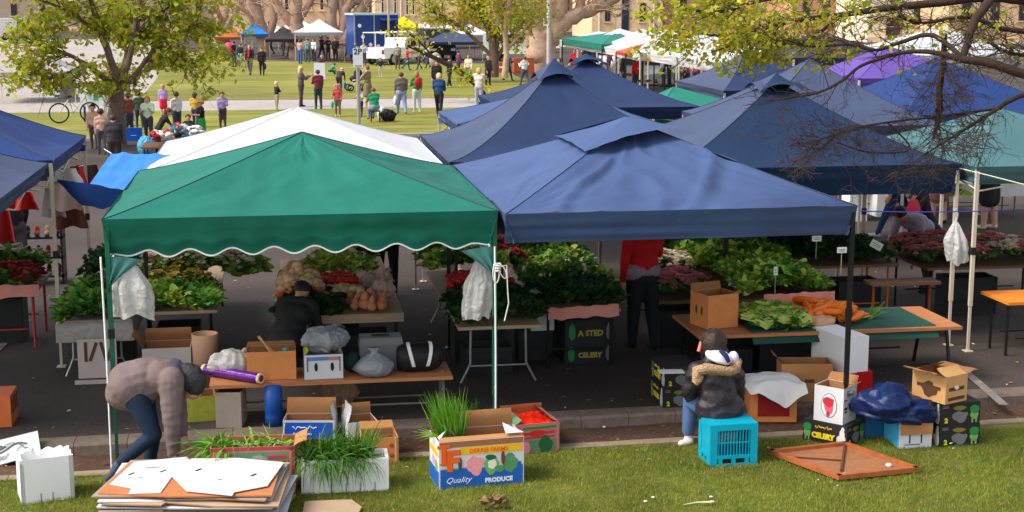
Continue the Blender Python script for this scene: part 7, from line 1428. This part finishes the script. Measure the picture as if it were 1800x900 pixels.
tree('long low dark branch reaching down to the blue canopy with few yellow leaves', 58, [[(712, 78, 2.5), (760, 100, 4), (812, 128, 5), (842, 155, 5.5), (880, 215, 6)], [(760, 100, 2), (742, 78, 1.6), (720, 60, 1.2)]], BARKD, 12, None, 1, .6, .5, .16, [LY, LG, LO], .18, .015, 'fallen_branch', base=DY(880, 215, 58), sub=2, lcl=3)
# foreground tree standing right of the frame, branches hanging in from the top right
tr = tree('dark twiggy tree overhanging from the top right, yellow green at its left tips', 12.0, [
  [(2250, 830, 60), (2200, 560, 48), (2120, 330, 40), (2050, 160, 34), (1960, 60, 28)],
  [(2050, 170, 22, .0), (1900, 155, 12, -.2), (1800, 130, 9, -.2), (1742, 112, 8, -.1), (1690, 104, 7, 0), (1640, 92, 4.5, .1), (1590, 92, 4, .2), (1545, 104, 3.2, .3), (1510, 118, 3, .3), (1480, 142, 2.8, .3), (1440, 162, 2.4, .3), (1390, 172, 2, .3), (1345, 178, 1.6, .3), dict(t=16, L=.30, lev=2, leaf=0)],
  [(2000, 90, 22), (1850, 10, 14, .3), (1740, -6, 11, .4), (1650, 5, 8, .5), (1560, 14, 7, .6), (1480, 26, 5.5, .7), (1400, 36, 4.5, .8), (1330, 52, 3.5, .9), (1260, 62, 2.5, 1), (1200, 52, 1.8, 1), dict(t=30, L=.36, lev=2, leaf=.38)],
  [(1740, 0, 9, .2), (1712, 40, 8, .1), (1700, 80, 7, .05), (1690, 104, 7, 0), dict(t=16, L=.36, lev=2, leaf=.04)],
  [(1850, 10, 9, -.4), (1700, -30, 7, -.4), (1560, -30, 6, -.3), (1440, -14, 5, -.2), (1340, 0, 4, 0), (1270, 20, 3, .2), (1220, 20, 2, .3), dict(t=26, L=.36, lev=2, leaf=.42)],
  [(1690, 100, 5, 0), (1640, 62, 4.5, .2), (1590, 72, 4, .3), (1540, 88, 3, .3), (1490, 78, 2.5, .4), (1430, 82, 2, .5), (1380, 70, 1.6, .5), dict(t=30, L=.34, lev=2, leaf=.2)],
  [(1480, 26, 4, .7), (1420, 70, 3, .8), (1370, 80, 2.4, .9), (1310, 76, 2, 1), (1250, 92, 1.4, 1), dict(t=16, L=.26, lev=2, leaf=.4)],
  [(1660, 60, 5, .4), (1658, 110, 6, .5), (1652, 150, 7, .55), (1650, 200, 6, .6), (1640, 245, 2, .6), dict(t=22, L=.42, lev=3, leaf=0, start=.2)],
  [(1850, 160, 6, .5), (1790, 170, 5, .5), (1740, 200, 4, .5), (1700, 225, 3, .5), (1660, 250, 2, .5), (1620, 275, 1.4, .5), dict(t=22, L=.36, lev=3, leaf=0)],
  [(1760, 190, 3, .6), (1650, 205, 2.2, .6), (1560, 215, 2, .6), (1480, 232, 1.8, .6), (1440, 262, 1.4, .6), (1400, 250, 1, .6), dict(t=26, L=.34, lev=3, leaf=0)],
  [(1560, 216, 2, .6), (1600, 262, 1.6, .6), (1530, 268, 1.4, .6), (1470, 250, 1.1, .6), dict(t=10, L=.26, lev=2, leaf=0)],
  [(1930, 100, 8, .8), (1820, 60, 6, .8), (1760, 50, 5, .8), (1700, 30, 4, .8), (1620, 40, 3, .8), (1570, 24, 2, .8), dict(t=44, L=.4, lev=2, leaf=.14)],
  [(1910, 120, 6, 1.2), (1830, 100, 5, 1.2), (1770, 92, 4, 1.2), (1720, 60, 3, 1.2), dict(t=36, L=.4, lev=2, leaf=.2)],
  ], BARKD, 21, lambda q, rr: PX(q)[1] < 125 and rr.random() < (.55 if PX(q)[0] < 1330 else .36 if PX(q)[0] < 1460 else .1), 2, .35, .2, .06, [LY, LG, LO], .045, .0075, 'overhanging_tree', base=G(2250, 830), sub=3, lcl=6, twigm=mat('pale_twig', (74, 58, 52), .9, .35, 8), droop=.02)
# ================================================================== vehicles
def vehicle(label, base, rz, prof, W, body, L, wheels, wr, wins=(), name='car', cat='car', lights=True, extra=None):
    t = thing(name, label, cat, base, rz); mb = MB(); n = len(prof)
    for sx, k in ((-1, 1), (1, 0)): pass
    vs = [(-W / 2 * (1 if z < 1.0 else .9), y, z) for y, z in prof] + [(W / 2 * (1 if z < 1.0 else .9), y, z) for y, z in prof]
    mb.add(vs, [tuple(range(n)), tuple(range(2 * n - 1, n - 1, -1))] + [(i, n + i, n + (i + 1) % n, (i + 1) % n) for i in range(n)], body); mb.build('body', t)
    for poly in wins:
        for sx in (-1, 1):
            wb = MB(); xx = lambda z: sx * (W / 2 * (.905 if z >= 1.0 else 1.004))
            wb.add([(sx * W / 2 * .93 + sx * .006, y, z) for y, z in poly], [tuple(range(len(poly)))], GLASS); wb.build('window', t)
    for wy in wheels:
        for sx in (-1, 1):
            M = TR(sx * (W / 2 - .06), wy, wr) @ Matrix.Rotation(PI / 2, 4, 'Y'); wb = MB(); wb.lathe([(wr * .6, -.1), (wr * .95, -.1), (wr, -.06), (wr, .06), (wr * .95, .1), (wr * .6, .1)], RUBBER, 18, M); w_ = wb.build('wheel', t)
            rb = MB(); rb.ell(0, 0, wr * .62, wr * .62, .19, STEEL, M @ TR(0, 0, -.095), 16); rb.build('rim', t).parent = w_
    ys = [y for y, z in prof]
    if lights:
        for sx in (-1, 1):
            hb = MB(); hb.box((sx * W * .36, min(ys) - .01, .72), (.3, .04, .16), mat('lamp_glass', (220, 220, 215), .2)); hb.build('headlight', t)
            hb = MB(); hb.box((sx * W * .42, max(ys) + .01, .8), (.16, .04, .24), mat('tail_lamp', (150, 20, 20), .3)); hb.build('tail_light', t)
    if extra: extra(t)
    return t
CARP = [(-2.1, .35), (2.1, .35), (2.15, .8), (2.0, 1.02), (1.5, 1.45), (-.3, 1.47), (-1.0, 1.02), (-2.05, .85)]
CARW = [[(-.85, 1.0), (-.28, 1.4), (.5, 1.4), (.5, 1.0)], [(.6, 1.0), (.6, 1.4), (1.4, 1.38), (1.75, 1.02)]]
VAN = [(-2.3, .35), (2.4, .35), (2.45, 1.9), (2.3, 2.05), (-1.4, 2.05), (-1.8, 1.25), (-2.35, 1.0)]
VANW = [[(-1.65, 1.25), (-1.35, 1.9), (-.4, 1.9), (-.4, 1.25)]]
SUVP = [(-2.2, .45), (2.2, .45), (2.25, 1.1), (2.2, 1.8), (-.7, 1.82), (-1.1, 1.15), (-2.15, 1.05)]
SUVW = [[(-.95, 1.15), (-.65, 1.72), (.3, 1.72), (.3, 1.15)], [(.42, 1.15), (.42, 1.72), (1.2, 1.72), (1.2, 1.15)], [(1.3, 1.15), (1.3, 1.72), (2.0, 1.7), (2.0, 1.15)]]
WHP = mat('white_car_paint', (224, 224, 222), .25, .03, 3, spec=.5); GRP = mat('silver_car_paint', (160, 164, 164), .25, .05, 3, metal=.5); GNP = mat('pale_green_car_paint', (176, 190, 178), .3, .05, 3)
vehicle('white van at the top left corner of the plaza', at(14, 70, .2), rad(150), VAN, 1.9, WHP, 4.8, (-1.5, 1.5), .36, VANW, 'van', 'van')
def uframe(t):
    mb = MB()
    for y in (-.3, 1.0, 2.2): mb.tube([(-.85, y, 1.0), (-.85, y, 1.95), (.85, y, 1.95), (.85, y, 1.0)], .035, mat('cream_tube', (214, 206, 180), .5), 6)
    mb.tube([(-.85, -.3, 1.95), (-.85, 2.2, 1.95)], .03, MATS['cream_tube'], 6); mb.tube([(.85, -.3, 1.95), (.85, 2.2, 1.95)], .03, MATS['cream_tube'], 6); mb.build('load_frame', t)
vehicle('white utility vehicle with a cream load frame parked on the far lawn', at(697, 112, .2), rad(138), [(-2.2, .4), (2.3, .4), (2.3, 1.05), (.2, 1.05), (0, 1.6), (-.9, 1.6), (-1.3, 1.1), (-2.2, .95)], 1.75, WHP, 4.5, (-1.4, 1.45), .34, [[(-1.1, 1.1), (-.85, 1.5), (-.15, 1.5), (-.1, 1.1)]], 'utility_vehicle', 'ute', extra=uframe)
b = at(655, 108, .2)
t = thing('trailer', 'tall dark blue catering trailer with silver door edges on the far lawn', 'trailer', b, rad(12)); NB = mat('navy_trailer_paint', (22, 56, 124), .35, .08, 2)
mb = MB(); mb.box((0, 0, 1.72), (2.9, 2.0, 2.5), NB); mb.build('body', t)
mb = MB(); mb.box((0, 0, 3.02), (3.05, 2.15, .12), mat('pale_trailer_roof', (170, 186, 196), .5)); mb.build('roof', t)
for x in (-1.43, -.15, .75): mb = MB(); mb.box((x, -1.02, 1.75), (.06, .05, 2.4), STEEL); mb.build('door_edge', t)
mb = MB(); mb.box((.75, -1.015, 2.3), (1.0, .04, .7), mat('dark_serving_hatch', (20, 30, 60), .4)); mb.build('hatch', t)
mb = MB(); mb.box((.75, -1.3, 2.7), (1.1, .6, .05), NB, rx=.2); mb.build('hatch_flap', t)
for (x, z) in ((-1.1, 2.3), (.5, 2.2), (-.4, 1.1), (-.9, 1.6), (.1, 1.0)): mb = MB(); mb.ell(0, 0, .12, .12, .01, WHITE, TR(x, -1.01, z) @ Matrix.Rotation(PI / 2, 4, 'X'), 14); mb.build('badge', t)
for sx in (-1, 1):
    M = TR(sx * 1.3, 0, .36) @ Matrix.Rotation(PI / 2, 4, 'Y'); mb = MB(); mb.lathe([(.15, -.1), (.34, -.1), (.36, 0), (.34, .1), (.15, .1)], RUBBER, 16, M); mb.build('wheel', t)
mb = MB(); mb.box((-.2, -1.35, .25), (3.0, .1, .12), mat('red_drawbar', (170, 40, 30), .5)); mb.build('drawbar', t)
vehicle('pale green four-wheel drive parked behind the slender trunk', at(910, 106, ROAD), rad(75), SUVP, 1.85, GNP, 4.4, (-1.4, 1.4), .38, SUVW)
vehicle('white car parked behind the red-jacketed person', at(1105, 128, ROAD), rad(70), CARP, 1.75, WHP, 4.2, (-1.3, 1.3), .32, CARW)
vehicle('silver white car under the far white canopies', at(1150, 150, ROAD), rad(80), CARP, 1.75, GRP, 4.2, (-1.3, 1.3), .32, CARW)
vehicle('dark van with open back left of the twin trees', at(764, 104, ROAD), rad(8), VAN, 1.9, mat('black_van_paint', (34, 34, 36), .35), 4.8, (-1.5, 1.5), .36, VANW, 'van', 'van')
vehicle('white car behind the pale green four-wheel drive', at(935, 92, ROAD), rad(80), CARP, 1.75, WHP, 4.2, (-1.3, 1.3), .32, CARW)
for i, (x, y, c) in enumerate([(1545, 132, WHP), (1505, 122, WHP)]): vehicle(['white car partly hidden under the purple canopy', 'second white car further back beneath the purple canopy'][i], at(x, y, ROAD), rad(80), CARP, 1.75, c, 4.2, (-1.3, 1.3), .32, CARW)
for i, (x, y, w_, h_) in enumerate([(882, 130, 22, 20), (920, 128, 36, 26)]):
    p = at(x, y, ROAD); s_ = Vector(p).length / FPX; mb = MB(); mb.box((0, 0, h_ * s_ / 2), (w_ * s_, .5, h_ * s_), mat('orange_barrier', (164, 78, 42), .6, .1)); 
    for q in (-1, 1): mb.box((q * w_ * s_ * .35, 0, .06), (.2, .7, .12), mat('orange_barrier', (164, 78, 42)))
    mb.box((0, -.255, h_ * s_ * .6), (w_ * s_ * .5, .01, h_ * s_ * .15), WHITE); o = mb.build('barrier'); o.location = p; tag(o, ['smaller orange plastic barrier by the twin trees', 'wide orange plastic barrier next to the navy canopy edge'][i], 'barrier')
# ================================================================== posts, signs and small things
t = thing('sign_post', 'grey parking sign post reading 2P behind the white canopy', 'sign post', at(631, 222)); sc_ = Vector(at(631, 222)).length / FPX
mb = MB(); mb.tube([(0, 0, 0), (0, 0, 138 * sc_)], 3.2 * sc_, STEEL, 10); mb.build('pole', t)
mb = MB(); mb.box((0, -.08, 119 * sc_), (17 * sc_, .03, 33 * sc_), mat('sign_white', (220, 222, 224), .5, .03)); mb.text('2P', 14 * sc_, BLACK, Matrix.Translation((-.1 * sc_, -.098, 125 * sc_)) @ Matrix.Rotation(PI / 2, 4, 'X'), bold=.006); mb.box((0, -.098, 105 * sc_), (11 * sc_, .004, 1.6 * sc_), GREYP); mb.box((5 * sc_, -.1, 105 * sc_), (2 * sc_, .004, 2 * sc_), REDP); mb.build('sign_plate', t)
def pole(label, px, pyb, pyt, wpx, Y=None, m=None, name='pole', z=ROAD, cap=None):
    p = DY(px, pyb, Y) if Y else Vector(at(px, pyb, z)); s_ = p.length / FPX; t = thing(name, label, 'pole', (p.x, p.y, z)); mb = MB(); top = DY(px, pyt, p.y).z - z
    mb.tube([(0, 0, 0), (0, 0, top)], wpx * s_ / 2, m or STEEL, 10); mb.build('shaft', t)
    if cap: mb = MB(); cap(mb, s_, top); mb.build('fitting', t)
    return t
pole('pale grey street light pole in front of the big plane tree', 965, 135, -160, 9, None, mat('pale_grey_pole', (176, 168, 160), .5, .08), 'street_light', cap=lambda mb, s, top: (mb.box((-.2, 0, 2.9), (7 * s, .05, 16 * s), mat('pink_notice', (226, 206, 214), .6)), mb.tube([(0, 0, top), (.4, 0, top + .5), (1.6, 0, top + .7)], .06, STEEL, 8), mb.box((1.9, 0, top + .68), (.8, .25, .12), STEEL)))
pole('tall grey post standing before the far white canopies', 1128, 172, 64, 6, None, mat('grey_green_pole', (110, 112, 102), .5), cap=lambda mb, s, top: mb.box((0, 0, top - .45), (8 * s, 8 * s, .9), mat('grey_green_pole', (110, 112, 102))))
pole('slim grey street pole right of the blue trailer', 684, 112, -140, 4, None, STEEL, 'street_light', cap=lambda mb, s, top: (mb.tube([(0, 0, top), (1, 0, top + .5)], .05, STEEL, 6), mb.box((1.2, 0, top + .5), (.6, .2, .1), STEEL)))
t = thing('notice_board', 'white notice board with a pale blue emblem on blue legs near the leafy tree', 'notice board', at(168, 214)); s_ = Vector(at(168, 214)).length / FPX
for sx in (-17, 17): mb = MB(); mb.tube([(sx * s_, 0, 0), (sx * s_, 0, 66 * s_)], 2 * s_, mat('navy_leg', (40, 60, 110), .5), 8); mb.build('leg', t)
mb = MB(); mb.box((0, -.05, 46 * s_), (46 * s_, .06, 38 * s_), mat('notice_white', (224, 230, 230), .5, .04)); mb.ell(-2 * s_, 46 * s_, 9 * s_, 9 * s_, .01, mat('pale_teal_print', (176, 206, 214), .5), Matrix.Translation((0, -.082, 0)) @ Matrix.Rotation(PI / 2, 4, 'X'), 20); mb.box((3 * s_, -.09, 44 * s_), (8 * s_, .01, 16 * s_), mat('sky_emblem', (60, 150, 190), .5)); mb.box((3 * s_, -.098, 44 * s_), (3 * s_, .01, 7 * s_), WHITE); mb.build('panel', t)
b = at(562, 142); s_ = Vector(b).length / FPX
mb = MB(); mb.box((0, 0, 16 * s_), (19 * s_, .05, 30 * s_), mat('plain_board', (206, 204, 214), .6, .04), rx=-.1); mb.box((0, -.05, 2 * s_), (19 * s_, .1, 2 * s_), STEEL); o = mb.build('sandwich_board'); o.location = b; tag(o, 'blank white sandwich board standing on the lawn', 'sign board')
b = at(766, 148); s_ = Vector(b).length / FPX
t = thing('clown_cutout', 'grey painted face figure with a wide red grin on the lawn', 'painted figure', b); mb = MB(); mb.blob((0, 0, 42 * s_), (11 * s_, 6 * s_, 13 * s_), mat('grey_face_paint', (150, 146, 130), .6, .2, 10), .08, 2, 2, 18, 12); mb.build('head', t)
mb = MB(); mb.grid(lambda u, v: Vector(((u - .5) * 15 * s_, -6.2 * s_ + abs(u - .5) * 5 * s_, (34 + 10 * (u - .5) ** 2 * 4 * .6 - 5 * v * (1 - (2 * u - 1) ** 2)) * s_)), 12, 3, REDP); mb.build('mouth', t)
for q in (-1, 1): mb = MB(); mb.blob((q * 4.5 * s_, -5.2 * s_, 47 * s_), 2.2 * s_, WHITE, 0); mb.build('eye', t)
mb = MB(); mb.box((0, 0, 15 * s_), (10 * s_, 6 * s_, 30 * s_), BLACK, taper=.8); mb.build('stand', t)
# pram
b = at(628, 160); s_ = Vector(b).length / FPX; t = thing('pram', 'dark folding pram on the lawn beside the taupe-coated person', 'pram', b, .2)
for (x, y) in ((-.35, -.22), (-.35, .22), (.3, -.2), (.3, .2)):
    mb = MB(); mb.lathe([(.1, -.02), (.15, -.02), (.16, 0), (.15, .02), (.1, .02)], RUBBER, 16, TR(x, y, .16) @ Matrix.Rotation(PI / 2, 4, 'X')); mb.build('wheel', t)
mb = MB()
for y in (-.2, .2): mb.tube([(-.35, y, .16), (.1, y, .6), (.45, y, 1.0)], .015, STEEL, 6); mb.tube([(.3, y, .16), (.0, y, .5)], .015, STEEL, 6)
mb.tube([(.45, -.2, 1.0), (.45, .2, 1.0)], .02, BLACK, 6); mb.build('frame', t)
mb = MB(); mb.blob((-.05, 0, .55), (.3, .2, .16), mat('black_pram_cloth', (30, 30, 34), .8), .1); mb.build('seat', t); mb = MB(); mb.blob((.05, 0, .8), (.2, .2, .16), mat('black_pram_cloth', (30, 30, 34)), .08); mb.build('hood', t)
o = sack('black bag lying on the lawn right of the crouching person', at(682, 213), (.5, .35, .42), mat('black_bag_cloth', (26, 26, 28), .7), 51, 'bag', False, 'bag')
o = sack('white tote bag standing between the crouching person and the black bag', at(670, 212), (.25, .25, .5), CARDW, 52, 'bag', False, 'bag')
sack('light blue shopping bag hanging behind the tarpaulin', at(257, 270, ROAD), (.42, .3, .5), mat('aqua_print_bag', (90, 170, 200), .5, .4, 12), 53, 'bag', False, 'bag')
t = thing('shopping_bag', 'bright blue square shopping bag beside the charcoal jacket', 'bag', tuple(at(236, 247, ROAD))); mb = MB(); mb.box((0, 0, .19), (.46, .2, .38), mat('bright_blue_bag', (0, 84, 190), .5, .06), taper=1.05); mb.box((0, -.104, .16), (.16, .006, .012), WHITE); mb.build('body', t)
mb = MB(); mb.tube([(-.1, 0, .38), (-.08, 0, .44), (.08, 0, .44), (.1, 0, .38)], .01, BLACK, 5); mb.build('handle', t)
mb = MB(); mb.tube([(0, 0, 0), (0, 0, 1.0)], .06, mat('white_sheet_cloth', (226, 222, 222), .8), 6)
mb = MB(); mb.grid(lambda u, v: Vector(((u - .5) * (.6 + .4 * (1 - v)), .05 * math.sin(u * 20), 1.55 * v)), 20, 8, mat('white_sheet_cloth', (226, 222, 222), .8)); o = mb.build('banner'); p = DY(210, 214, 46.5); o.location = p; tag(o, 'white cloth sheet hanging behind the leafy tree trunk', 'cloth')
# planter column, bicycle area on plaza
mb = MB(); mb.lathe([(.01, 0), (.42, 0), (.42, .12), (.34, .16), (.34, .95), (.01, .95)], CONC, 20); o = mb.build('planter'); o.location = at(120, 172); tag(o, 'round pale concrete planter on the plaza behind the notice board', 'planter')
t = thing('bicycle', 'bicycle parked below the notice board', 'bicycle', tuple(at(132, 216)), .3)
for x in (-.5, .5): mb = MB(); mb.lathe([(.29, -.012), (.33, -.012), (.34, 0), (.33, .012), (.29, .012), (.29, -.012)], RUBBER, 22, TR(x, 0, .34) @ Matrix.Rotation(PI / 2, 4, 'X')); mb.build('wheel', t)
mb = MB(); mb.tube([(-.5, 0, .34), (-.15, 0, .8), (.38, 0, .84), (-.05, 0, .32), (-.15, 0, .8)], .018, STEEL, 6); mb.tube([(.5, 0, .34), (.38, 0, .84), (.36, 0, 1.0)], .018, STEEL, 6); mb.build('frame', t); mb = MB(); mb.tube([(.36, -.25, 1.02), (.36, .25, 1.02)], .016, BLACK, 6); mb.build('handlebar', t); mb = MB(); mb.blob((-.17, 0, .88), (.13, .07, .04), BLACK, 0); mb.build('saddle', t)
mb = MB(); mb.box((0, 0, .2), (2.2, .5, .08), WOODD); mb.box((-.9, 0, .1), (.1, .4, .2), STEEL); mb.box((.9, 0, .1), (.1, .4, .2), STEEL); o = mb.build('low_bench'); o.location = at(290, 122); tag(o, 'low white-edged bench on the lawn behind the leafy tree', 'bench')
# clothing pile and left stall merchandise
CP = [cl(c) for c in ((170, 40, 44), (60, 54, 56), (200, 196, 190), (120, 116, 118), (150, 30, 40), (230, 224, 214), (40, 96, 116))]
ctr = DY(315, 250, 38)
t = trestle('table under the jumble of striped clothes', ctr.x - .9, ctr.x + 1.1, 37.3, 38.6, ctr.z - .05 if ctr.z > .6 else .8, WOODD, BLACK_METAL)
for i in range(34):
    u, v = R.uniform(-1, 1), R.uniform(-.5, .5); mb = MB(); mb.blob((0, 0, 0), (R.uniform(.12, .2), R.uniform(.08, .14), R.uniform(.06, .1)), CP[i % 7], .45, 2.4, i, 14, 9); mb.tube([(-.12, -.06, .03), (.0, -.09, .06), (.12, -.05, .03)], .025, CP[(i * 3 + 2) % 7], 6)
    o = mb.build('garment'); o.location = (ctr.x + .1 + u * .85, 37.9 + v, max(ctr.z, .85) + .05 + .25 * (1 - abs(u)) * R.random()); o.rotation_euler = (R.uniform(-.4, .4), R.uniform(-.4, .4), R.uniform(0, 6)); tag(o, 'scarf or garment in the red, white and black jumble of clothes', 'clothing', 'garments in the clothing jumble')
def garment(label, p, w, h, m, seed):
    mb = MB(); mb.grid(lambda u, v: Vector(((u - .5) * w * (.55 + .5 * v + .08 * nz3(v * 3, seed, 1)), .07 * math.sin(u * 9 + seed) * (.4 + v), -h * v * (1 + .12 * nz3(u * 3, seed, 2)))), 16, 10, m)
    mb.tube([(0, 0, .06), (0, 0, 0), (-w * .28, 0, -.03)], .008, STEEL, 4); o = mb.build('garment'); o.location = p; tag(o, label, 'clothing')
garment('pale pink garment hanging beside the near left post', DY(112, 318, 17.6), .42, .34, cl((206, 178, 170)), 1); garment('lilac garment hanging behind the near left post', DY(92, 330, 17.8), .3, .34, cl((176, 168, 186)), 2); garment('brown garment hanging from the blue tarpaulin corner', DY(122, 340, 18.2), .4, .42, cl((112, 62, 50)), 3)
garment('white garment hanging behind the blue tarpaulin', DY(114, 296, 19.6), .5, .3, cl((222, 218, 214)), 4); garment('red and white striped garment hanging behind the blue tarpaulin', DY(134, 292, 20.0), .28, .42, cl((186, 30, 50)), 5); garment('brown coat hanging in the shade behind the blue tarpaulin', DY(152, 290, 20.4), .5, .5, cl((70, 48, 42)), 6)
garment('bright red garment hanging under the left canopy', DY(40, 338, 20.5), .4, .24, cl((214, 40, 30)), 7); garment('coral red garment at the left edge under the canopy', DY(4, 360, 20.5), .3, .5, cl((206, 60, 56)), 8)
t = thing('shoe_rack', 'dark low shoe rack in the shade of the left stall', 'rack', tuple(DY(66, 414, 22.6).xy) + (ROAD,)); mb = MB()
for z in (.12, .4, .7): mb.box((0, 0, z), (.75, .35, .03), BLACK_METAL)
mb.build('shelf', t)
for x in (-.36, .36): mb = MB(); mb.box((x, 0, .42), (.03, .35, .84), BLACK_METAL); mb.build('side', t)
bb = BASE[t.name].translation
for i in range(15):
    mb = MB(); mb.blob((0, 0, .04), (.04, .10, .045), [cl((196, 60, 40)), cl((190, 150, 110)), cl((120, 40, 36)), cl((60, 50, 46))][i % 4], .1); mb.blob((0, .05, .09), (.035, .04, .06), [cl((196, 60, 40)), cl((190, 150, 110)), cl((120, 40, 36)), cl((60, 50, 46))][i % 4], .1)
    o = mb.build('shoe'); o.location = (bb.x - .28 + .14 * (i % 5), bb.y - .02, ROAD + (.135, .415, .715)[i // 5]); tag(o, 'shoe displayed on the dark rack of the left stall', 'shoe', 'shoes on the left stall rack')
# aisle stall goods at the right
def sbox(name, label, px0, px1, pyb, pyt, Y, m, dep=.5, cat='box', z=None):
    a, b_ = DY(px0, pyb, Y), DY(px1, pyb, Y); h = DY(px0, pyt, Y).z - a.z
    return carton(name, label, ((a.x + b_.x) / 2, Y + dep / 2, a.z), 0, b_.x - a.x, dep, h, m, m, None, [('back', .1, -.2)])
sbox('foam_box', 'large white foam box across the aisle above the blue canopy corner', 1492, 1523, 406, 337, 26.5, FOAM)
trestle('long table of goods across the aisle on the right', 9.8, 13.2, 27.2, 28.2, .82, WOODD, BLACK_METAL)
for i, (x, lb, m) in enumerate([(1440, 'pale tray of goods on the far aisle table, leftmost', CARDW), (1465, 'orange tray on the far aisle table', mat('orange_card', (214, 136, 78))), (1496, 'red tray on the far aisle table', mat('red_plastic', (176, 14, 22)))]):
    sbox('tray', lb, x - 12, x + 12, 327, 312, 27.4, m, .4)
sbox('foam_box', 'white foam box on the ground left of the teal-topped walker', 1540, 1560, 399, 325, 27.0, FOAM)
mb = MB(); leaves(mb, 60, mat('lime_leaf', (176, 190, 40), .5, .1, 3, island=.3), .35, .2, random.Random(5)); o = mb.build('leafy_bouquet'); o.location = DY(1655, 348, 26.4); tag(o, 'lime and cream leafy bunch carried in the right aisle', 'bouquet')
trestle('white covered table beyond the black shorts', 12.6, 14.3, 26.6, 27.4, .8, CARDW, mat('green_leg', (70, 130, 80), .5), cloth=(.28, mat('white_cloth', (214, 212, 208))))

t = thing('stool', 'low folding stool under the crouching person in green', 'stool', at(660, 214)); mb = MB(); mb.box((0, 0, .36), (.34, .3, .04), WOODD); mb.build('seat', t)
for sx in (-1, 1):
    for sy in (-1, 1): mb = MB(); mb.tube([(sx * .14, sy * .12, 0), (sx * .14, sy * .12, .35)], .014, BLACK_METAL, 6); mb.build('leg', t)
